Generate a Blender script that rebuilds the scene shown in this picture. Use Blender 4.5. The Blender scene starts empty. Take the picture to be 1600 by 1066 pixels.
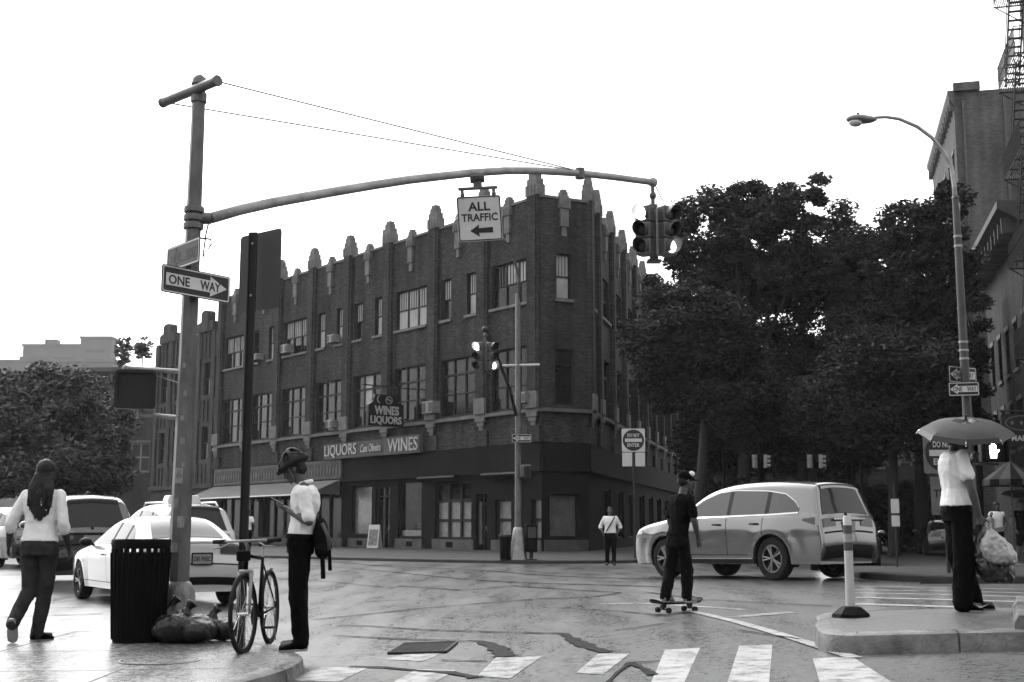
import bpy, bmesh, math, random
import numpy as np
from mathutils import Vector, Matrix, Euler

random.seed(7)
rng = np.random.default_rng(11)
R = math.radians
SC = bpy.context.scene
COL = SC.collection

# ------------------------------------------------------------------ camera
CAM_H, FPX, HORIZON = 1.15, 1950.0, 824.0          # camera height (m), focal length and eye level in photo pixels
PITCH = math.atan((HORIZON - 533.0) / FPX)
cam_data = bpy.data.cameras.new('camera')
cam = bpy.data.objects.new('camera', cam_data)
COL.objects.link(cam)
cam.location = (0, 0, CAM_H)
cam.rotation_euler = (R(90) + PITCH, 0, 0)
cam_data.sensor_width = 36.0
cam_data.lens = FPX / 1600.0 * 36.0
cam_data.clip_start = 0.1
cam_data.clip_end = 5000
SC.camera = cam

# ------------------------------------------------------------------ sky, sun, exposure
SUN_EL, SUN_AZ = 38.0, -32.0                       # veiled sun beyond the scene, to the left
world = bpy.data.worlds.new('World')
SC.world = world
world.use_nodes = True
wn, wl = world.node_tree.nodes, world.node_tree.links
wn.clear()
sky = wn.new('ShaderNodeTexSky')
sky.sky_type = 'NISHITA'
sky.sun_disc = False
sky.sun_elevation = R(SUN_EL)
sky.sun_rotation = R(SUN_AZ)
sky.dust_density = 4.0
bw = wn.new('ShaderNodeRGBToBW')
wl.new(sky.outputs[0], bw.inputs[0])
cloud = wn.new('ShaderNodeTexNoise')
cloud.inputs['Scale'].default_value = 2.2
cloud.inputs['Detail'].default_value = 6
cr = wn.new('ShaderNodeMapRange')
cr.inputs['To Min'].default_value = 9.5
cr.inputs['To Max'].default_value = 11.5
wl.new(cloud.outputs['Fac'], cr.inputs['Value'])
mx = wn.new('ShaderNodeMix')
mx.inputs['Factor'].default_value = 0.5           # the overcast layer over the clear sky
wl.new(bw.outputs[0], mx.inputs['A'])
wl.new(cr.outputs['Result'], mx.inputs['B'])
bg = wn.new('ShaderNodeBackground')
bg.inputs['Strength'].default_value = 0.15
wl.new(mx.outputs['Result'], bg.inputs['Color'])
wo = wn.new('ShaderNodeOutputWorld')
wl.new(bg.outputs[0], wo.inputs['Surface'])

sun_data = bpy.data.lights.new('sun', 'SUN')
sun_data.energy = 1.1
sun_data.angle = R(20)
sun_data.color = (1, 1, 1)
sun = bpy.data.objects.new('sun', sun_data)
COL.objects.link(sun)
sd = Vector((math.sin(R(SUN_AZ)) * math.cos(R(SUN_EL)), math.cos(R(SUN_AZ)) * math.cos(R(SUN_EL)), math.sin(R(SUN_EL))))
sun.rotation_euler = sd.to_track_quat('Z', 'Y').to_euler()
sun.location = (0, 0, 60)

SC.view_settings.view_transform = 'Standard'
SC.view_settings.look = 'None'
SC.view_settings.exposure = 1.12
SC.view_settings.gamma = 1.0
SC.render.engine = 'CYCLES'
SC.cycles.use_denoising = True
SC.cycles.sample_clamp_indirect = 1.0
SC.cycles.sample_clamp_direct = 3.0
SC.cycles.max_bounces = 6
SC.cycles.diffuse_bounces = 3
SC.cycles.glossy_bounces = 3
SC.cycles.transmission_bounces = 4
SC.cycles.volume_bounces = 0
SC.cycles.transparent_max_bounces = 8
SC.cycles.caustics_reflective = False
SC.cycles.caustics_refractive = False

# ------------------------------------------------------------------ the lie of the land
def gz(x, y):
    """Height of the road: it rises gently to the right and levels out farther away."""
    a = 0.05 + 0.15 * math.tanh((x - 1.0) / 3.0)
    t = min(max((y - 23.0) / 13.0, 0.0), 1.0)
    return a * (1 - t * t * (3 - 2 * t))

def at(px, py, dz=0.0):
    """Photo pixel -> point on the ground (dz above it)."""
    a = (px - 800.0) / FPX; b = (533.0 - py) / FPX
    r = (a, math.cos(PITCH) - b * math.sin(PITCH), math.sin(PITCH) + b * math.cos(PITCH))
    z = 0.0
    for _ in range(12):
        t = (z + dz - CAM_H) / r[2]
        z = gz(r[0] * t, r[1] * t)
    return Vector((r[0] * t, r[1] * t, z + dz))

def atd(px, py, d):
    """Photo pixel -> point at depth d."""
    a = (px - 800.0) / FPX; b = (533.0 - py) / FPX
    r = (a, math.cos(PITCH) - b * math.sin(PITCH), math.sin(PITCH) + b * math.cos(PITCH))
    t = d / r[1]
    return Vector((r[0] * t, d, CAM_H + r[2] * t))

# ------------------------------------------------------------------ objects
def tag(o, label=None, cat=None, group=None, kind=None):
    if label: o['label'] = label
    if cat: o['category'] = cat
    if group: o['group'] = group
    if kind: o['kind'] = kind
    return o

def empty(name, loc=(0, 0, 0), rz=0.0, label=None, cat=None, group=None):
    o = bpy.data.objects.new(name, None)
    o.empty_display_size = 0.2
    COL.objects.link(o)
    o.location = loc
    o.rotation_euler = (0, 0, rz)
    return tag(o, label, cat, group)

def copy_tree(o, parent=None):
    c = o.copy()
    COL.objects.link(c)
    if parent is not None: c.parent = parent
    for ch in list(o.children): copy_tree(ch, c)
    return c

def link_mesh(name, me, mat, parent=None):
    o = bpy.data.objects.new(name, me)
    COL.objects.link(o)
    if mat is not None:
        idx = [p.material_index for p in me.polygons] if isinstance(mat, (list, tuple)) else None
        me.materials.clear()
        for m in (mat if isinstance(mat, (list, tuple)) else [mat]): me.materials.append(m)
        if idx: me.polygons.foreach_set('material_index', idx)
    if parent is not None: o.parent = parent
    return o

class MB:
    """Collects shapes and links them as ONE mesh object."""
    def __init__(self): self.v = []; self.f = []; self.mi = []; self.cur = 0
    def add(self, vs, fs, M=None):
        n = len(self.v)
        for v in vs:
            v = Vector(v)
            self.v.append(tuple(M @ v) if M is not None else tuple(v))
        for f in fs:
            self.f.append(tuple(i + n for i in f)); self.mi.append(self.cur)
        return self
    def quad(self, a, b, c, d): return self.add([a, b, c, d], [(0, 1, 2, 3)])
    def box(self, c, s, M=None, rz=0.0):
        hx, hy, hz = s[0] / 2, s[1] / 2, s[2] / 2
        T = Matrix.Translation(c) @ Matrix.Rotation(rz, 4, 'Z')
        if M is not None: T = M @ T
        vs = [(x, y, z) for x in (-hx, hx) for y in (-hy, hy) for z in (-hz, hz)]
        return self.add(vs, [(0, 1, 3, 2), (4, 6, 7, 5), (0, 4, 5, 1), (2, 3, 7, 6), (0, 2, 6, 4), (1, 5, 7, 3)], T)
    def b2(self, x0, x1, y0, y1, z0, z1, M=None):
        return self.box(((x0 + x1) / 2, (y0 + y1) / 2, (z0 + z1) / 2), (x1 - x0, y1 - y0, z1 - z0), M)
    def tube(self, pts, rad, n=10, cap=True, M=None, squash=None):
        pts = [Vector(p) for p in pts]
        if not isinstance(rad, (list, tuple)): rad = [rad] * len(pts)
        vs, fs = [], []
        prev = None
        for i, p in enumerate(pts):
            t = (pts[min(i + 1, len(pts) - 1)] - pts[max(i - 1, 0)])
            t = t.normalized() if t.length > 1e-9 else Vector((0, 0, 1))
            if prev is None:
                u = t.cross(Vector((0, 0, 1)))
                if u.length < 1e-3: u = Vector((1, 0, 0))
            else:
                u = prev - t * prev.dot(t)
            u.normalize(); prev = u
            w = t.cross(u)
            for k in range(n):
                a = 2 * math.pi * k / n
                vs.append(p + u * math.cos(a) * rad[i] + w * math.sin(a) * rad[i] * (squash or 1))
        for i in range(len(pts) - 1):
            for k in range(n):
                k2 = (k + 1) % n
                fs.append((i * n + k, (i + 1) * n + k, (i + 1) * n + k2, i * n + k2))
        if cap:
            fs.append(tuple(range(n))); fs.append(tuple(reversed(range((len(pts) - 1) * n, len(pts) * n))))
        return self.add(vs, fs, M)
    def cyl(self, a, b, r0, r1=None, n=16, M=None): return self.tube([a, b], [r0, r0 if r1 is None else r1], n, True, M)
    def lathe(self, prof, n=24, M=None, cap=True):
        vs, fs = [], []
        for r, z in prof:
            for k in range(n):
                a = 2 * math.pi * k / n
                vs.append((r * math.cos(a), r * math.sin(a), z))
        for i in range(len(prof) - 1):
            for k in range(n):
                k2 = (k + 1) % n
                fs.append((i * n + k, i * n + k2, (i + 1) * n + k2, (i + 1) * n + k))
        if cap:
            fs.append(tuple(reversed(range(n)))); fs.append(tuple(range((len(prof) - 1) * n, len(prof) * n)))
        return self.add(vs, fs, M)
    def ell(self, c, r, nu=16, nv=10, M=None):
        vs, fs = [(0, 0, -1)], []
        for j in range(1, nv):
            th = math.pi * j / nv
            for k in range(nu):
                a = 2 * math.pi * k / nu
                vs.append((math.sin(th) * math.cos(a), math.sin(th) * math.sin(a), -math.cos(th)))
        vs.append((0, 0, 1))
        for k in range(nu): fs.append((0, 1 + (k + 1) % nu, 1 + k))
        for j in range(nv - 2):
            for k in range(nu):
                k2 = (k + 1) % nu
                a = 1 + j * nu; b = a + nu
                fs.append((a + k, a + k2, b + k2, b + k))
        L = len(vs) - 1; a = 1 + (nv - 2) * nu
        for k in range(nu): fs.append((a + k, a + (k + 1) % nu, L))
        r = r if isinstance(r, (list, tuple)) else (r, r, r)
        T = Matrix.Translation(c) @ (M if M is not None else Matrix.Identity(4)) @ Matrix.Diagonal((r[0], r[1], r[2], 1))
        return self.add(vs, fs, T)
    def loft(self, rings, cap=True, M=None):
        n = len(rings[0]); vs = [p for r in rings for p in r]; fs = []
        for i in range(len(rings) - 1):
            for k in range(n):
                k2 = (k + 1) % n
                fs.append((i * n + k, i * n + k2, (i + 1) * n + k2, (i + 1) * n + k))
        if cap:
            fs.append(tuple(reversed(range(n)))); fs.append(tuple(range((len(rings) - 1) * n, len(rings) * n)))
        return self.add(vs, fs, M)
    def prism(self, poly, y0, y1, M=None):
        """Outline in x,z given thickness along y."""
        n = len(poly)
        vs = [(x, y0, z) for x, z in poly] + [(x, y1, z) for x, z in poly]
        fs = [tuple(range(n)), tuple(reversed(range(n, 2 * n)))]
        for k in range(n): fs.append((k, k + n, (k + 1) % n + n, (k + 1) % n))
        return self.add(vs, fs, M)
    def mesh(self, name, smooth=False, fix=True):
        me = bpy.data.meshes.new(name)
        me.from_pydata(self.v, [], self.f)
        if any(self.mi): me.polygons.foreach_set('material_index', self.mi)
        if fix:
            bm = bmesh.new(); bm.from_mesh(me)
            bmesh.ops.recalc_face_normals(bm, faces=bm.faces)
            bm.to_mesh(me); bm.free()
        if smooth:
            me.polygons.foreach_set('use_smooth', [True] * len(me.polygons))
            if smooth is not True: me.set_sharp_from_angle(angle=R(smooth))
        me.update()
        return me
    def build(self, name, mat, parent=None, smooth=False, bevel=0.0, fix=True):
        o = link_mesh(name, self.mesh(name, smooth, fix), mat, parent)
        if bevel:
            m = o.modifiers.new('bevel', 'BEVEL'); m.width = bevel; m.segments = 2; m.limit_method = 'ANGLE'; m.angle_limit = R(40)
        return o

def remeshed(mb, name, mat, parent, voxel, wrinkle=0.0, wscale=9.0, smooth_it=2, seed=0):
    """Melts overlapping shapes into one continuous skin or cloth surface."""
    me = mb.mesh(name)
    o = bpy.data.objects.new(name, me); COL.objects.link(o)
    m = o.modifiers.new('r', 'REMESH'); m.mode = 'VOXEL'; m.voxel_size = voxel
    if smooth_it:
        s = o.modifiers.new('s', 'SMOOTH'); s.iterations = smooth_it; s.factor = 0.5
    dg = bpy.context.evaluated_depsgraph_get()
    dg.update()
    me2 = bpy.data.meshes.new_from_object(o.evaluated_get(dg))
    bpy.data.objects.remove(o)
    if wrinkle:
        from mathutils import noise
        nv = len(me2.vertices)
        no = [v.normal.copy() for v in me2.vertices]
        for i, v in enumerate(me2.vertices):
            p = v.co
            q = Vector((p.x * wscale + seed, p.y * wscale, p.z * wscale * 0.8 + p.x * 3))
            w = 0.5 - abs(noise.noise(q)) * 2.2 - 0.9 * abs(noise.noise(q * 2.1 + Vector((7, 3, 1)))) + 0.3
            v.co = p + no[i] * w * wrinkle
    me2.polygons.foreach_set('use_smooth', [True] * len(me2.polygons))
    me2.name = name
    return link_mesh(name, me2, mat, parent)

def text_mesh(s, size, width=None, bold=0.0, depth=0.003, align='CENTER', shear=0.0, height=None):
    """Lettering as a mesh in the x,z plane, facing -y, centred on the origin."""
    cu = bpy.data.curves.new('lettering', 'FONT')
    cu.body = s; cu.size = size; cu.align_x = 'CENTER'; cu.align_y = 'CENTER'
    cu.offset = bold; cu.extrude = depth; cu.shear = shear; cu.resolution_u = 3
    o = bpy.data.objects.new('lettering', cu); COL.objects.link(o)
    dg = bpy.context.evaluated_depsgraph_get(); dg.update()
    me = bpy.data.meshes.new_from_object(o.evaluated_get(dg))
    bpy.data.objects.remove(o); bpy.data.curves.remove(cu)
    xs = [v.co.x for v in me.vertices]; ys = [v.co.y for v in me.vertices]
    cx, cy = (min(xs) + max(xs)) / 2, (min(ys) + max(ys)) / 2
    kx = width / (max(xs) - min(xs)) if width else 1.0
    ky = height / (max(ys) - min(ys)) if height else 1.0
    vs = [((v.co.x - cx) * kx, -v.co.z, (v.co.y - cy) * ky) for v in me.vertices]
    fs = [tuple(p.vertices) for p in me.polygons]
    bpy.data.meshes.remove(me)
    return vs, fs

# ------------------------------------------------------------------ materials
def nd(t, kind, **kw):
    n = t.nodes.new(kind)
    for k, v in kw.items():
        if k in n.inputs: n.inputs[k].default_value = v
        else: setattr(n, k, v)
    return n

TONE = 0.67      # one common tone for all surfaces
def mat(name, lo, hi=None, rough=0.6, rough2=None, scale=4.0, detail=6.0, metal=0.0, bump=0.0, bscale=40.0,
        coat=0.0, emit=None, estr=1.0, spec=0.5, island=0.0, stretch=(1, 1, 1)):
    m = bpy.data.materials.new(name); m.use_nodes = True
    t = m.node_tree; L = t.links
    p = t.nodes['Principled BSDF']
    hi = lo if hi is None else hi
    if emit is None: lo, hi = lo * TONE, hi * TONE
    tc = nd(t, 'ShaderNodeTexCoord')
    mp = nd(t, 'ShaderNodeMapping'); mp.inputs['Scale'].default_value = stretch
    L.new(tc.outputs['Object'], mp.inputs['Vector'])
    n = nd(t, 'ShaderNodeTexNoise', Scale=scale, Detail=detail, Roughness=0.6)
    L.new(mp.outputs[0], n.inputs['Vector'])
    r = nd(t, 'ShaderNodeMapRange'); r.inputs['From Min'].default_value = 0.3; r.inputs['From Max'].default_value = 0.7
    r.inputs['To Min'].default_value = lo; r.inputs['To Max'].default_value = hi
    L.new(n.outputs['Fac'], r.inputs['Value'])
    out = r.outputs['Result']
    if island:
        g = nd(t, 'ShaderNodeNewGeometry')
        r2 = nd(t, 'ShaderNodeMapRange'); r2.inputs['To Min'].default_value = 1 - island; r2.inputs['To Max'].default_value = 1 + island
        L.new(g.outputs['Random Per Island'], r2.inputs['Value'])
        mu = nd(t, 'ShaderNodeMath', operation='MULTIPLY')
        L.new(out, mu.inputs[0]); L.new(r2.outputs['Result'], mu.inputs[1]); out = mu.outputs[0]
    cb = nd(t, 'ShaderNodeCombineColor')
    for k in range(3): L.new(out, cb.inputs[k])
    L.new(cb.outputs[0], p.inputs['Base Color'])
    p.inputs['Roughness'].default_value = rough
    if rough2 is not None:
        rr = nd(t, 'ShaderNodeMapRange'); rr.inputs['From Min'].default_value = 0.35; rr.inputs['From Max'].default_value = 0.65
        rr.inputs['To Min'].default_value = rough; rr.inputs['To Max'].default_value = rough2
        n2 = nd(t, 'ShaderNodeTexNoise', Scale=scale * 0.7, Detail=5.0)
        L.new(mp.outputs[0], n2.inputs['Vector']); L.new(n2.outputs['Fac'], rr.inputs['Value'])
        L.new(rr.outputs['Result'], p.inputs['Roughness'])
    p.inputs['Metallic'].default_value = metal
    p.inputs['Specular IOR Level'].default_value = spec
    p.inputs['Coat Weight'].default_value = coat
    p.inputs['Coat Roughness'].default_value = 0.06
    if bump:
        n3 = nd(t, 'ShaderNodeTexNoise', Scale=bscale, Detail=4.0)
        L.new(mp.outputs[0], n3.inputs['Vector'])
        b = nd(t, 'ShaderNodeBump'); b.inputs['Strength'].default_value = bump; b.inputs['Distance'].default_value = 0.02
        L.new(n3.outputs['Fac'], b.inputs['Height']); L.new(b.outputs[0], p.inputs['Normal'])
    if emit is not None:
        p.inputs['Emission Color'].default_value = (emit, emit, emit, 1); p.inputs['Emission Strength'].default_value = estr
    return m

def brick_mat(name, a, b, mortar, bw_=0.22, bh=0.075, stain=0.5):
    m = bpy.data.materials.new(name); m.use_nodes = True
    t = m.node_tree; L = t.links; p = t.nodes['Principled BSDF']
    tc = nd(t, 'ShaderNodeTexCoord')
    sx = nd(t, 'ShaderNodeSeparateXYZ'); L.new(tc.outputs['Object'], sx.inputs[0])
    ad = nd(t, 'ShaderNodeMath', operation='ADD'); L.new(sx.outputs[0], ad.inputs[0]); L.new(sx.outputs[1], ad.inputs[1])
    cx = nd(t, 'ShaderNodeCombineXYZ'); L.new(ad.outputs[0], cx.inputs[0]); L.new(sx.outputs[2], cx.inputs[1])
    br = nd(t, 'ShaderNodeTexBrick', Scale=1.0)
    a, b, mortar = a * TONE, b * TONE, mortar * TONE
    br.inputs['Color1'].default_value = (a, a, a, 1); br.inputs['Color2'].default_value = (b, b, b, 1)
    br.inputs['Mortar'].default_value = (mortar, mortar, mortar, 1)
    br.inputs['Brick Width'].default_value = bw_; br.inputs['Row Height'].default_value = bh
    br.inputs['Mortar Size'].default_value = 0.008; br.inputs['Bias'].default_value = -0.1
    L.new(cx.outputs[0], br.inputs['Vector'])
    n = nd(t, 'ShaderNodeTexNoise', Scale=0.5, Detail=7.0, Roughness=0.65); L.new(tc.outputs['Object'], n.inputs['Vector'])
    mp = nd(t, 'ShaderNodeMapping'); mp.inputs['Scale'].default_value = (1.6, 1.6, 0.12); L.new(tc.outputs['Object'], mp.inputs[0])
    n2 = nd(t, 'ShaderNodeTexNoise', Scale=1.0, Detail=5.0); L.new(mp.outputs[0], n2.inputs['Vector'])
    s1 = nd(t, 'ShaderNodeMath', operation='ADD'); L.new(n.outputs['Fac'], s1.inputs[0]); L.new(n2.outputs['Fac'], s1.inputs[1])
    r = nd(t, 'ShaderNodeMapRange'); r.inputs['From Min'].default_value = 0.7; r.inputs['From Max'].default_value = 1.3
    r.inputs['To Min'].default_value = 1 - stain * 0.6; r.inputs['To Max'].default_value = 1 + stain * 0.5
    L.new(s1.outputs[0], r.inputs['Value'])
    mu = nd(t, 'ShaderNodeVectorMath', operation='SCALE'); L.new(br.outputs['Color'], mu.inputs[0]); L.new(r.outputs['Result'], mu.inputs['Scale'])
    L.new(mu.outputs[0], p.inputs['Base Color'])
    p.inputs['Roughness'].default_value = 0.85
    p.inputs['Specular IOR Level'].default_value = 0.12
    b_ = nd(t, 'ShaderNodeBump'); b_.inputs['Strength'].default_value = 0.4; b_.inputs['Distance'].default_value = 0.01
    L.new(br.outputs['Fac'], b_.inputs['Height']); b_.invert = True; L.new(b_.outputs[0], p.inputs['Normal'])
    return m

def glass_mat(name, base, rough=0.03, spec=0.9):
    return mat(name, base * 0.7, base * 1.3, rough=rough, scale=1.2, spec=spec, bump=0.05, bscale=1.5)

def asphalt_mat(name, lo, hi, wet0=0.12, wet1=0.55, coat_r=0.32, rel=0.009):
    m = bpy.data.materials.new(name); m.use_nodes = True
    t = m.node_tree; L = t.links; p = t.nodes['Principled BSDF']
    tc = nd(t, 'ShaderNodeTexCoord')
    big = nd(t, 'ShaderNodeTexNoise', Scale=0.3, Detail=5.0, Roughness=0.5); L.new(tc.outputs['Object'], big.inputs['Vector'])
    mp = nd(t, 'ShaderNodeMapping'); mp.inputs['Rotation'].default_value = (0, 0, R(38)); mp.inputs['Scale'].default_value = (1.4, 0.22, 1)
    L.new(tc.outputs['Object'], mp.inputs[0])
    trk = nd(t, 'ShaderNodeTexNoise', Scale=1.2, Detail=6.0, Roughness=0.6); L.new(mp.outputs[0], trk.inputs['Vector'])
    fine = nd(t, 'ShaderNodeTexNoise', Scale=38.0, Detail=6.0, Roughness=0.85); L.new(tc.outputs['Object'], fine.inputs['Vector'])
    med = nd(t, 'ShaderNodeTexNoise', Scale=15.0, Detail=9.0, Roughness=0.85); L.new(tc.outputs['Object'], med.inputs['Vector'])
    a1 = nd(t, 'ShaderNodeMath', operation='MULTIPLY_ADD'); a1.inputs[1].default_value = 0.6
    L.new(fine.outputs['Fac'], a1.inputs[0]); b0 = nd(t, 'ShaderNodeMath', operation='MULTIPLY_ADD'); b0.inputs[1].default_value = .4; L.new(big.outputs['Fac'], b0.inputs[0]); L.new(med.outputs['Fac'], b0.inputs[2]); L.new(b0.outputs[0], a1.inputs[2])
    r = nd(t, 'ShaderNodeMapRange'); r.inputs['From Min'].default_value = 0.87; r.inputs['From Max'].default_value = 1.13
    r.inputs['To Min'].default_value = lo; r.inputs['To Max'].default_value = hi
    L.new(a1.outputs[0], r.inputs['Value'])
    cb = nd(t, 'ShaderNodeCombineColor')
    for k in range(3): L.new(r.outputs['Result'], cb.inputs[k])
    L.new(cb.outputs[0], p.inputs['Base Color'])
    w0_ = nd(t, 'ShaderNodeMath', operation='MULTIPLY_ADD'); w0_.inputs[1].default_value = .55; w0_.inputs[2].default_value = .225; L.new(trk.outputs['Fac'], w0_.inputs[0])
    w1 = nd(t, 'ShaderNodeMath', operation='ADD'); L.new(med.outputs['Fac'], w1.inputs[0]); L.new(w0_.outputs[0], w1.inputs[1])
    w2 = nd(t, 'ShaderNodeMath', operation='MULTIPLY'); w2.inputs[1].default_value = .7; L.new(fine.outputs['Fac'], w2.inputs[0])
    w = nd(t, 'ShaderNodeMath', operation='ADD'); L.new(w1.outputs[0], w.inputs[0]); L.new(w2.outputs[0], w.inputs[1])
    wr_ = nd(t, 'ShaderNodeMapRange'); wr_.inputs['From Min'].default_value = 1.12; wr_.inputs['From Max'].default_value = 1.58; wr_.inputs['To Min'].default_value = 0.7; wr_.inputs['To Max'].default_value = 1.3
    L.new(w.outputs[0], wr_.inputs['Value']); w = wr_
    rr = nd(t, 'ShaderNodeMapRange'); rr.inputs['From Min'].default_value = 0.70; rr.inputs['From Max'].default_value = 1.30
    rr.inputs['To Min'].default_value = wet0; rr.inputs['To Max'].default_value = wet1
    L.new(w.outputs[0], rr.inputs['Value']); L.new(rr.outputs['Result'], p.inputs['Roughness'])
    cw = nd(t, 'ShaderNodeMapRange'); cw.inputs['From Min'].default_value = 0.78; cw.inputs['From Max'].default_value = 1.28; cw.inputs['To Min'].default_value = 1.0; cw.inputs['To Max'].default_value = 0.1
    L.new(w.outputs[0], cw.inputs['Value']); L.new(cw.outputs['Result'], p.inputs['Coat Weight'])
    p.inputs['Specular IOR Level'].default_value = 0.8
    p.inputs['Coat Weight'].default_value = 1.0; p.inputs['Coat IOR'].default_value = 1.33; p.inputs['Coat Roughness'].default_value = coat_r
    bs = nd(t, 'ShaderNodeMapRange'); bs.inputs['From Min'].default_value = 0.78; bs.inputs['From Max'].default_value = 1.2
    bs.inputs['To Min'].default_value = 0.15; bs.inputs['To Max'].default_value = 0.6
    L.new(w.outputs[0], bs.inputs['Value'])
    b = nd(t, 'ShaderNodeBump'); b.inputs['Distance'].default_value = rel
    L.new(bs.outputs['Result'], b.inputs['Strength'])
    ch = nd(t, 'ShaderNodeMath', operation='MULTIPLY_ADD'); ch.inputs[1].default_value = 1.2
    L.new(med.outputs['Fac'], ch.inputs[0]); L.new(fine.outputs['Fac'], ch.inputs[2])
    L.new(ch.outputs[0], b.inputs['Height']); L.new(b.outputs[0], p.inputs['Normal'])
    return m

def paint_mat(name, paint, road, wear=0.5):
    """Road paint worn through to the asphalt in patches."""
    m = bpy.data.materials.new(name); m.use_nodes = True
    t = m.node_tree; L = t.links; p = t.nodes['Principled BSDF']
    tc = nd(t, 'ShaderNodeTexCoord')
    n = nd(t, 'ShaderNodeTexNoise', Scale=6.0, Detail=12.0, Roughness=0.82); L.new(tc.outputs['Object'], n.inputs['Vector'])
    r = nd(t, 'ShaderNodeMapRange'); r.inputs['From Min'].default_value = wear - 0.06; r.inputs['From Max'].default_value = wear + 0.06
    r.inputs['To Min'].default_value = road; r.inputs['To Max'].default_value = paint
    L.new(n.outputs['Fac'], r.inputs['Value'])
    cb = nd(t, 'ShaderNodeCombineColor')
    for k in range(3): L.new(r.outputs['Result'], cb.inputs[k])
    L.new(cb.outputs[0], p.inputs['Base Color'])
    p.inputs['Roughness'].default_value = 0.35
    return m

M = {}
M['asphalt'] = asphalt_mat('wet asphalt', 0.004, 0.085, 0.16, 0.55, .20, .007)
M['tar'] = mat('tar seal', 0.006, 0.014, rough=0.8, scale=12, spec=.12)
def ragged(m, thr):
    """Eats ragged holes into a thin layer."""
    t = m.node_tree; L = t.links; p = t.nodes['Principled BSDF']
    tc = nd(t, 'ShaderNodeTexCoord'); n = nd(t, 'ShaderNodeTexNoise', Scale=9.0, Detail=12.0, Roughness=0.85); L.new(tc.outputs['Object'], n.inputs['Vector'])
    r = nd(t, 'ShaderNodeMapRange'); r.inputs['From Min'].default_value = thr - .015; r.inputs['From Max'].default_value = thr + .015
    L.new(n.outputs['Fac'], r.inputs['Value']); L.new(r.outputs['Result'], p.inputs['Alpha'])
    return m
ragged(M['tar'], 0.42)
M['roof'] = mat('roof felt', .01, .02, rough=.9)
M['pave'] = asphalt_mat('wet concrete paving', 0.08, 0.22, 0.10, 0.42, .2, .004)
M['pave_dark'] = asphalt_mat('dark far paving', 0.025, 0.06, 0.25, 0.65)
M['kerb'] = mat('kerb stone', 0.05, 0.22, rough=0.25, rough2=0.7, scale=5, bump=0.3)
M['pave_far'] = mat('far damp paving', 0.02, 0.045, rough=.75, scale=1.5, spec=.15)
M['joint'] = mat('paving joint', 0.02, 0.05, rough=0.7)
M['white_paint'] = paint_mat('worn white road paint', 0.36, 0.08, 0.465)
M['faded_paint'] = paint_mat('faded road paint', 0.34, 0.06, 0.485)
M['brick'] = brick_mat('dark red brick', 0.027, 0.066, 0.04, stain=0.95)
M['brick_dark'] = brick_mat('dark painted brick', 0.006, 0.011, 0.008)
M['brick_pale'] = brick_mat('pale brick', 0.075, 0.12, 0.09, stain=0.7)
M['brick_far'] = brick_mat('grey brick', 0.045, 0.075, 0.06, stain=0.6)
M['stone'] = mat('grey limestone', 0.08, 0.16, rough=0.8, scale=2.5, bump=0.3, bscale=15)
M['stone_dark'] = mat('weathered stone', 0.045, 0.09, rough=0.8, scale=2.5, bump=0.3, bscale=15)
M['frame'] = mat('dark window frame', 0.006, 0.012, rough=0.6, spec=.2)
M['frame_white'] = mat('white window frame', 0.15, 0.25, rough=0.5)
M['pane'] = mat('window glass', 0.003, 0.03, rough=.1, scale=.9, spec=.16, bump=.1, bscale=1.5)
M['pane_shop'] = mat('dim shop window', 0.004, 0.02, rough=.12, scale=2.2, spec=.12)
M['pane_dull'] = glass_mat('dusty window glass', 0.06, 0.3, 0.3)
M['pale_sheet'] = mat('window shade', 0.25, 0.42, rough=0.6, scale=1.5)  # pale tone holds blinds and the sky mirrored in upper panes
M['paper'] = mat('papered shop window', 0.09, 0.17, rough=0.25, scale=2.5, bump=0.2, bscale=5, spec=0.6)
M['dark'] = mat('dark interior', 0.003, 0.006, rough=0.9, spec=.1)
M['black'] = mat('black paint', 0.002, 0.004, rough=0.6, spec=.06)
M['rubber'] = mat('tyre rubber', 0.006, 0.012, rough=0.8, spec=.2)
M['galv'] = mat('galvanised steel', 0.2, 0.4, rough=0.45, rough2=0.65, metal=0.3, scale=5, bump=0.1)
M['galv_dull'] = mat('dull grey pole paint', 0.035, 0.13, rough=0.5, scale=7, stretch=(1, 1, 0.4), bump=0.15)
M['steel_dark'] = mat('dark steel', 0.012, 0.025, rough=0.6, spec=.3)
M['chrome'] = mat('bright metal', 0.6, 0.75, rough=0.18, metal=1.0)
M['sign_white'] = mat('white sign sheet', 0.46, 0.58, rough=0.4, scale=3)
M['sign_black'] = mat('black sign sheet', 0.006, 0.011, rough=0.5, spec=.25)
M['sign_back'] = mat('dark back of sign', 0.010, 0.018, rough=0.6, scale=3, spec=.25)
M['sign_red'] = mat('dull red sign face', 0.012, 0.02, rough=0.5, spec=.3)
M['sig'] = mat('signal housing paint', 0.05, 0.095, rough=0.45, scale=6)
M['sig_dark'] = mat('dark signal lens', 0.004, 0.008, rough=0.4, spec=.2)
M['lamp_on'] = mat('lit signal lens', 0.8, rough=0.3, emit=1.0, estr=5.0)
M['lamp_dim'] = mat('dimmer lit signal lens', 0.7, rough=0.3, emit=1.0, estr=1.2)
M['ac'] = mat('air conditioner casing', 0.15, 0.25, rough=0.5)
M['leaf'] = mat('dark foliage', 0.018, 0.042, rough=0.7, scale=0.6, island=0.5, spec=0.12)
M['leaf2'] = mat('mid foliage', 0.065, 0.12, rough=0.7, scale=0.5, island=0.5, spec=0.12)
M['letter'] = mat('dull white sign letters', 0.32, 0.55, rough=.5, scale=6)
M['bark'] = mat('tree bark', 0.006, 0.014, rough=0.9, scale=8, bump=0.5, stretch=(1, 1, 0.2))
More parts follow.
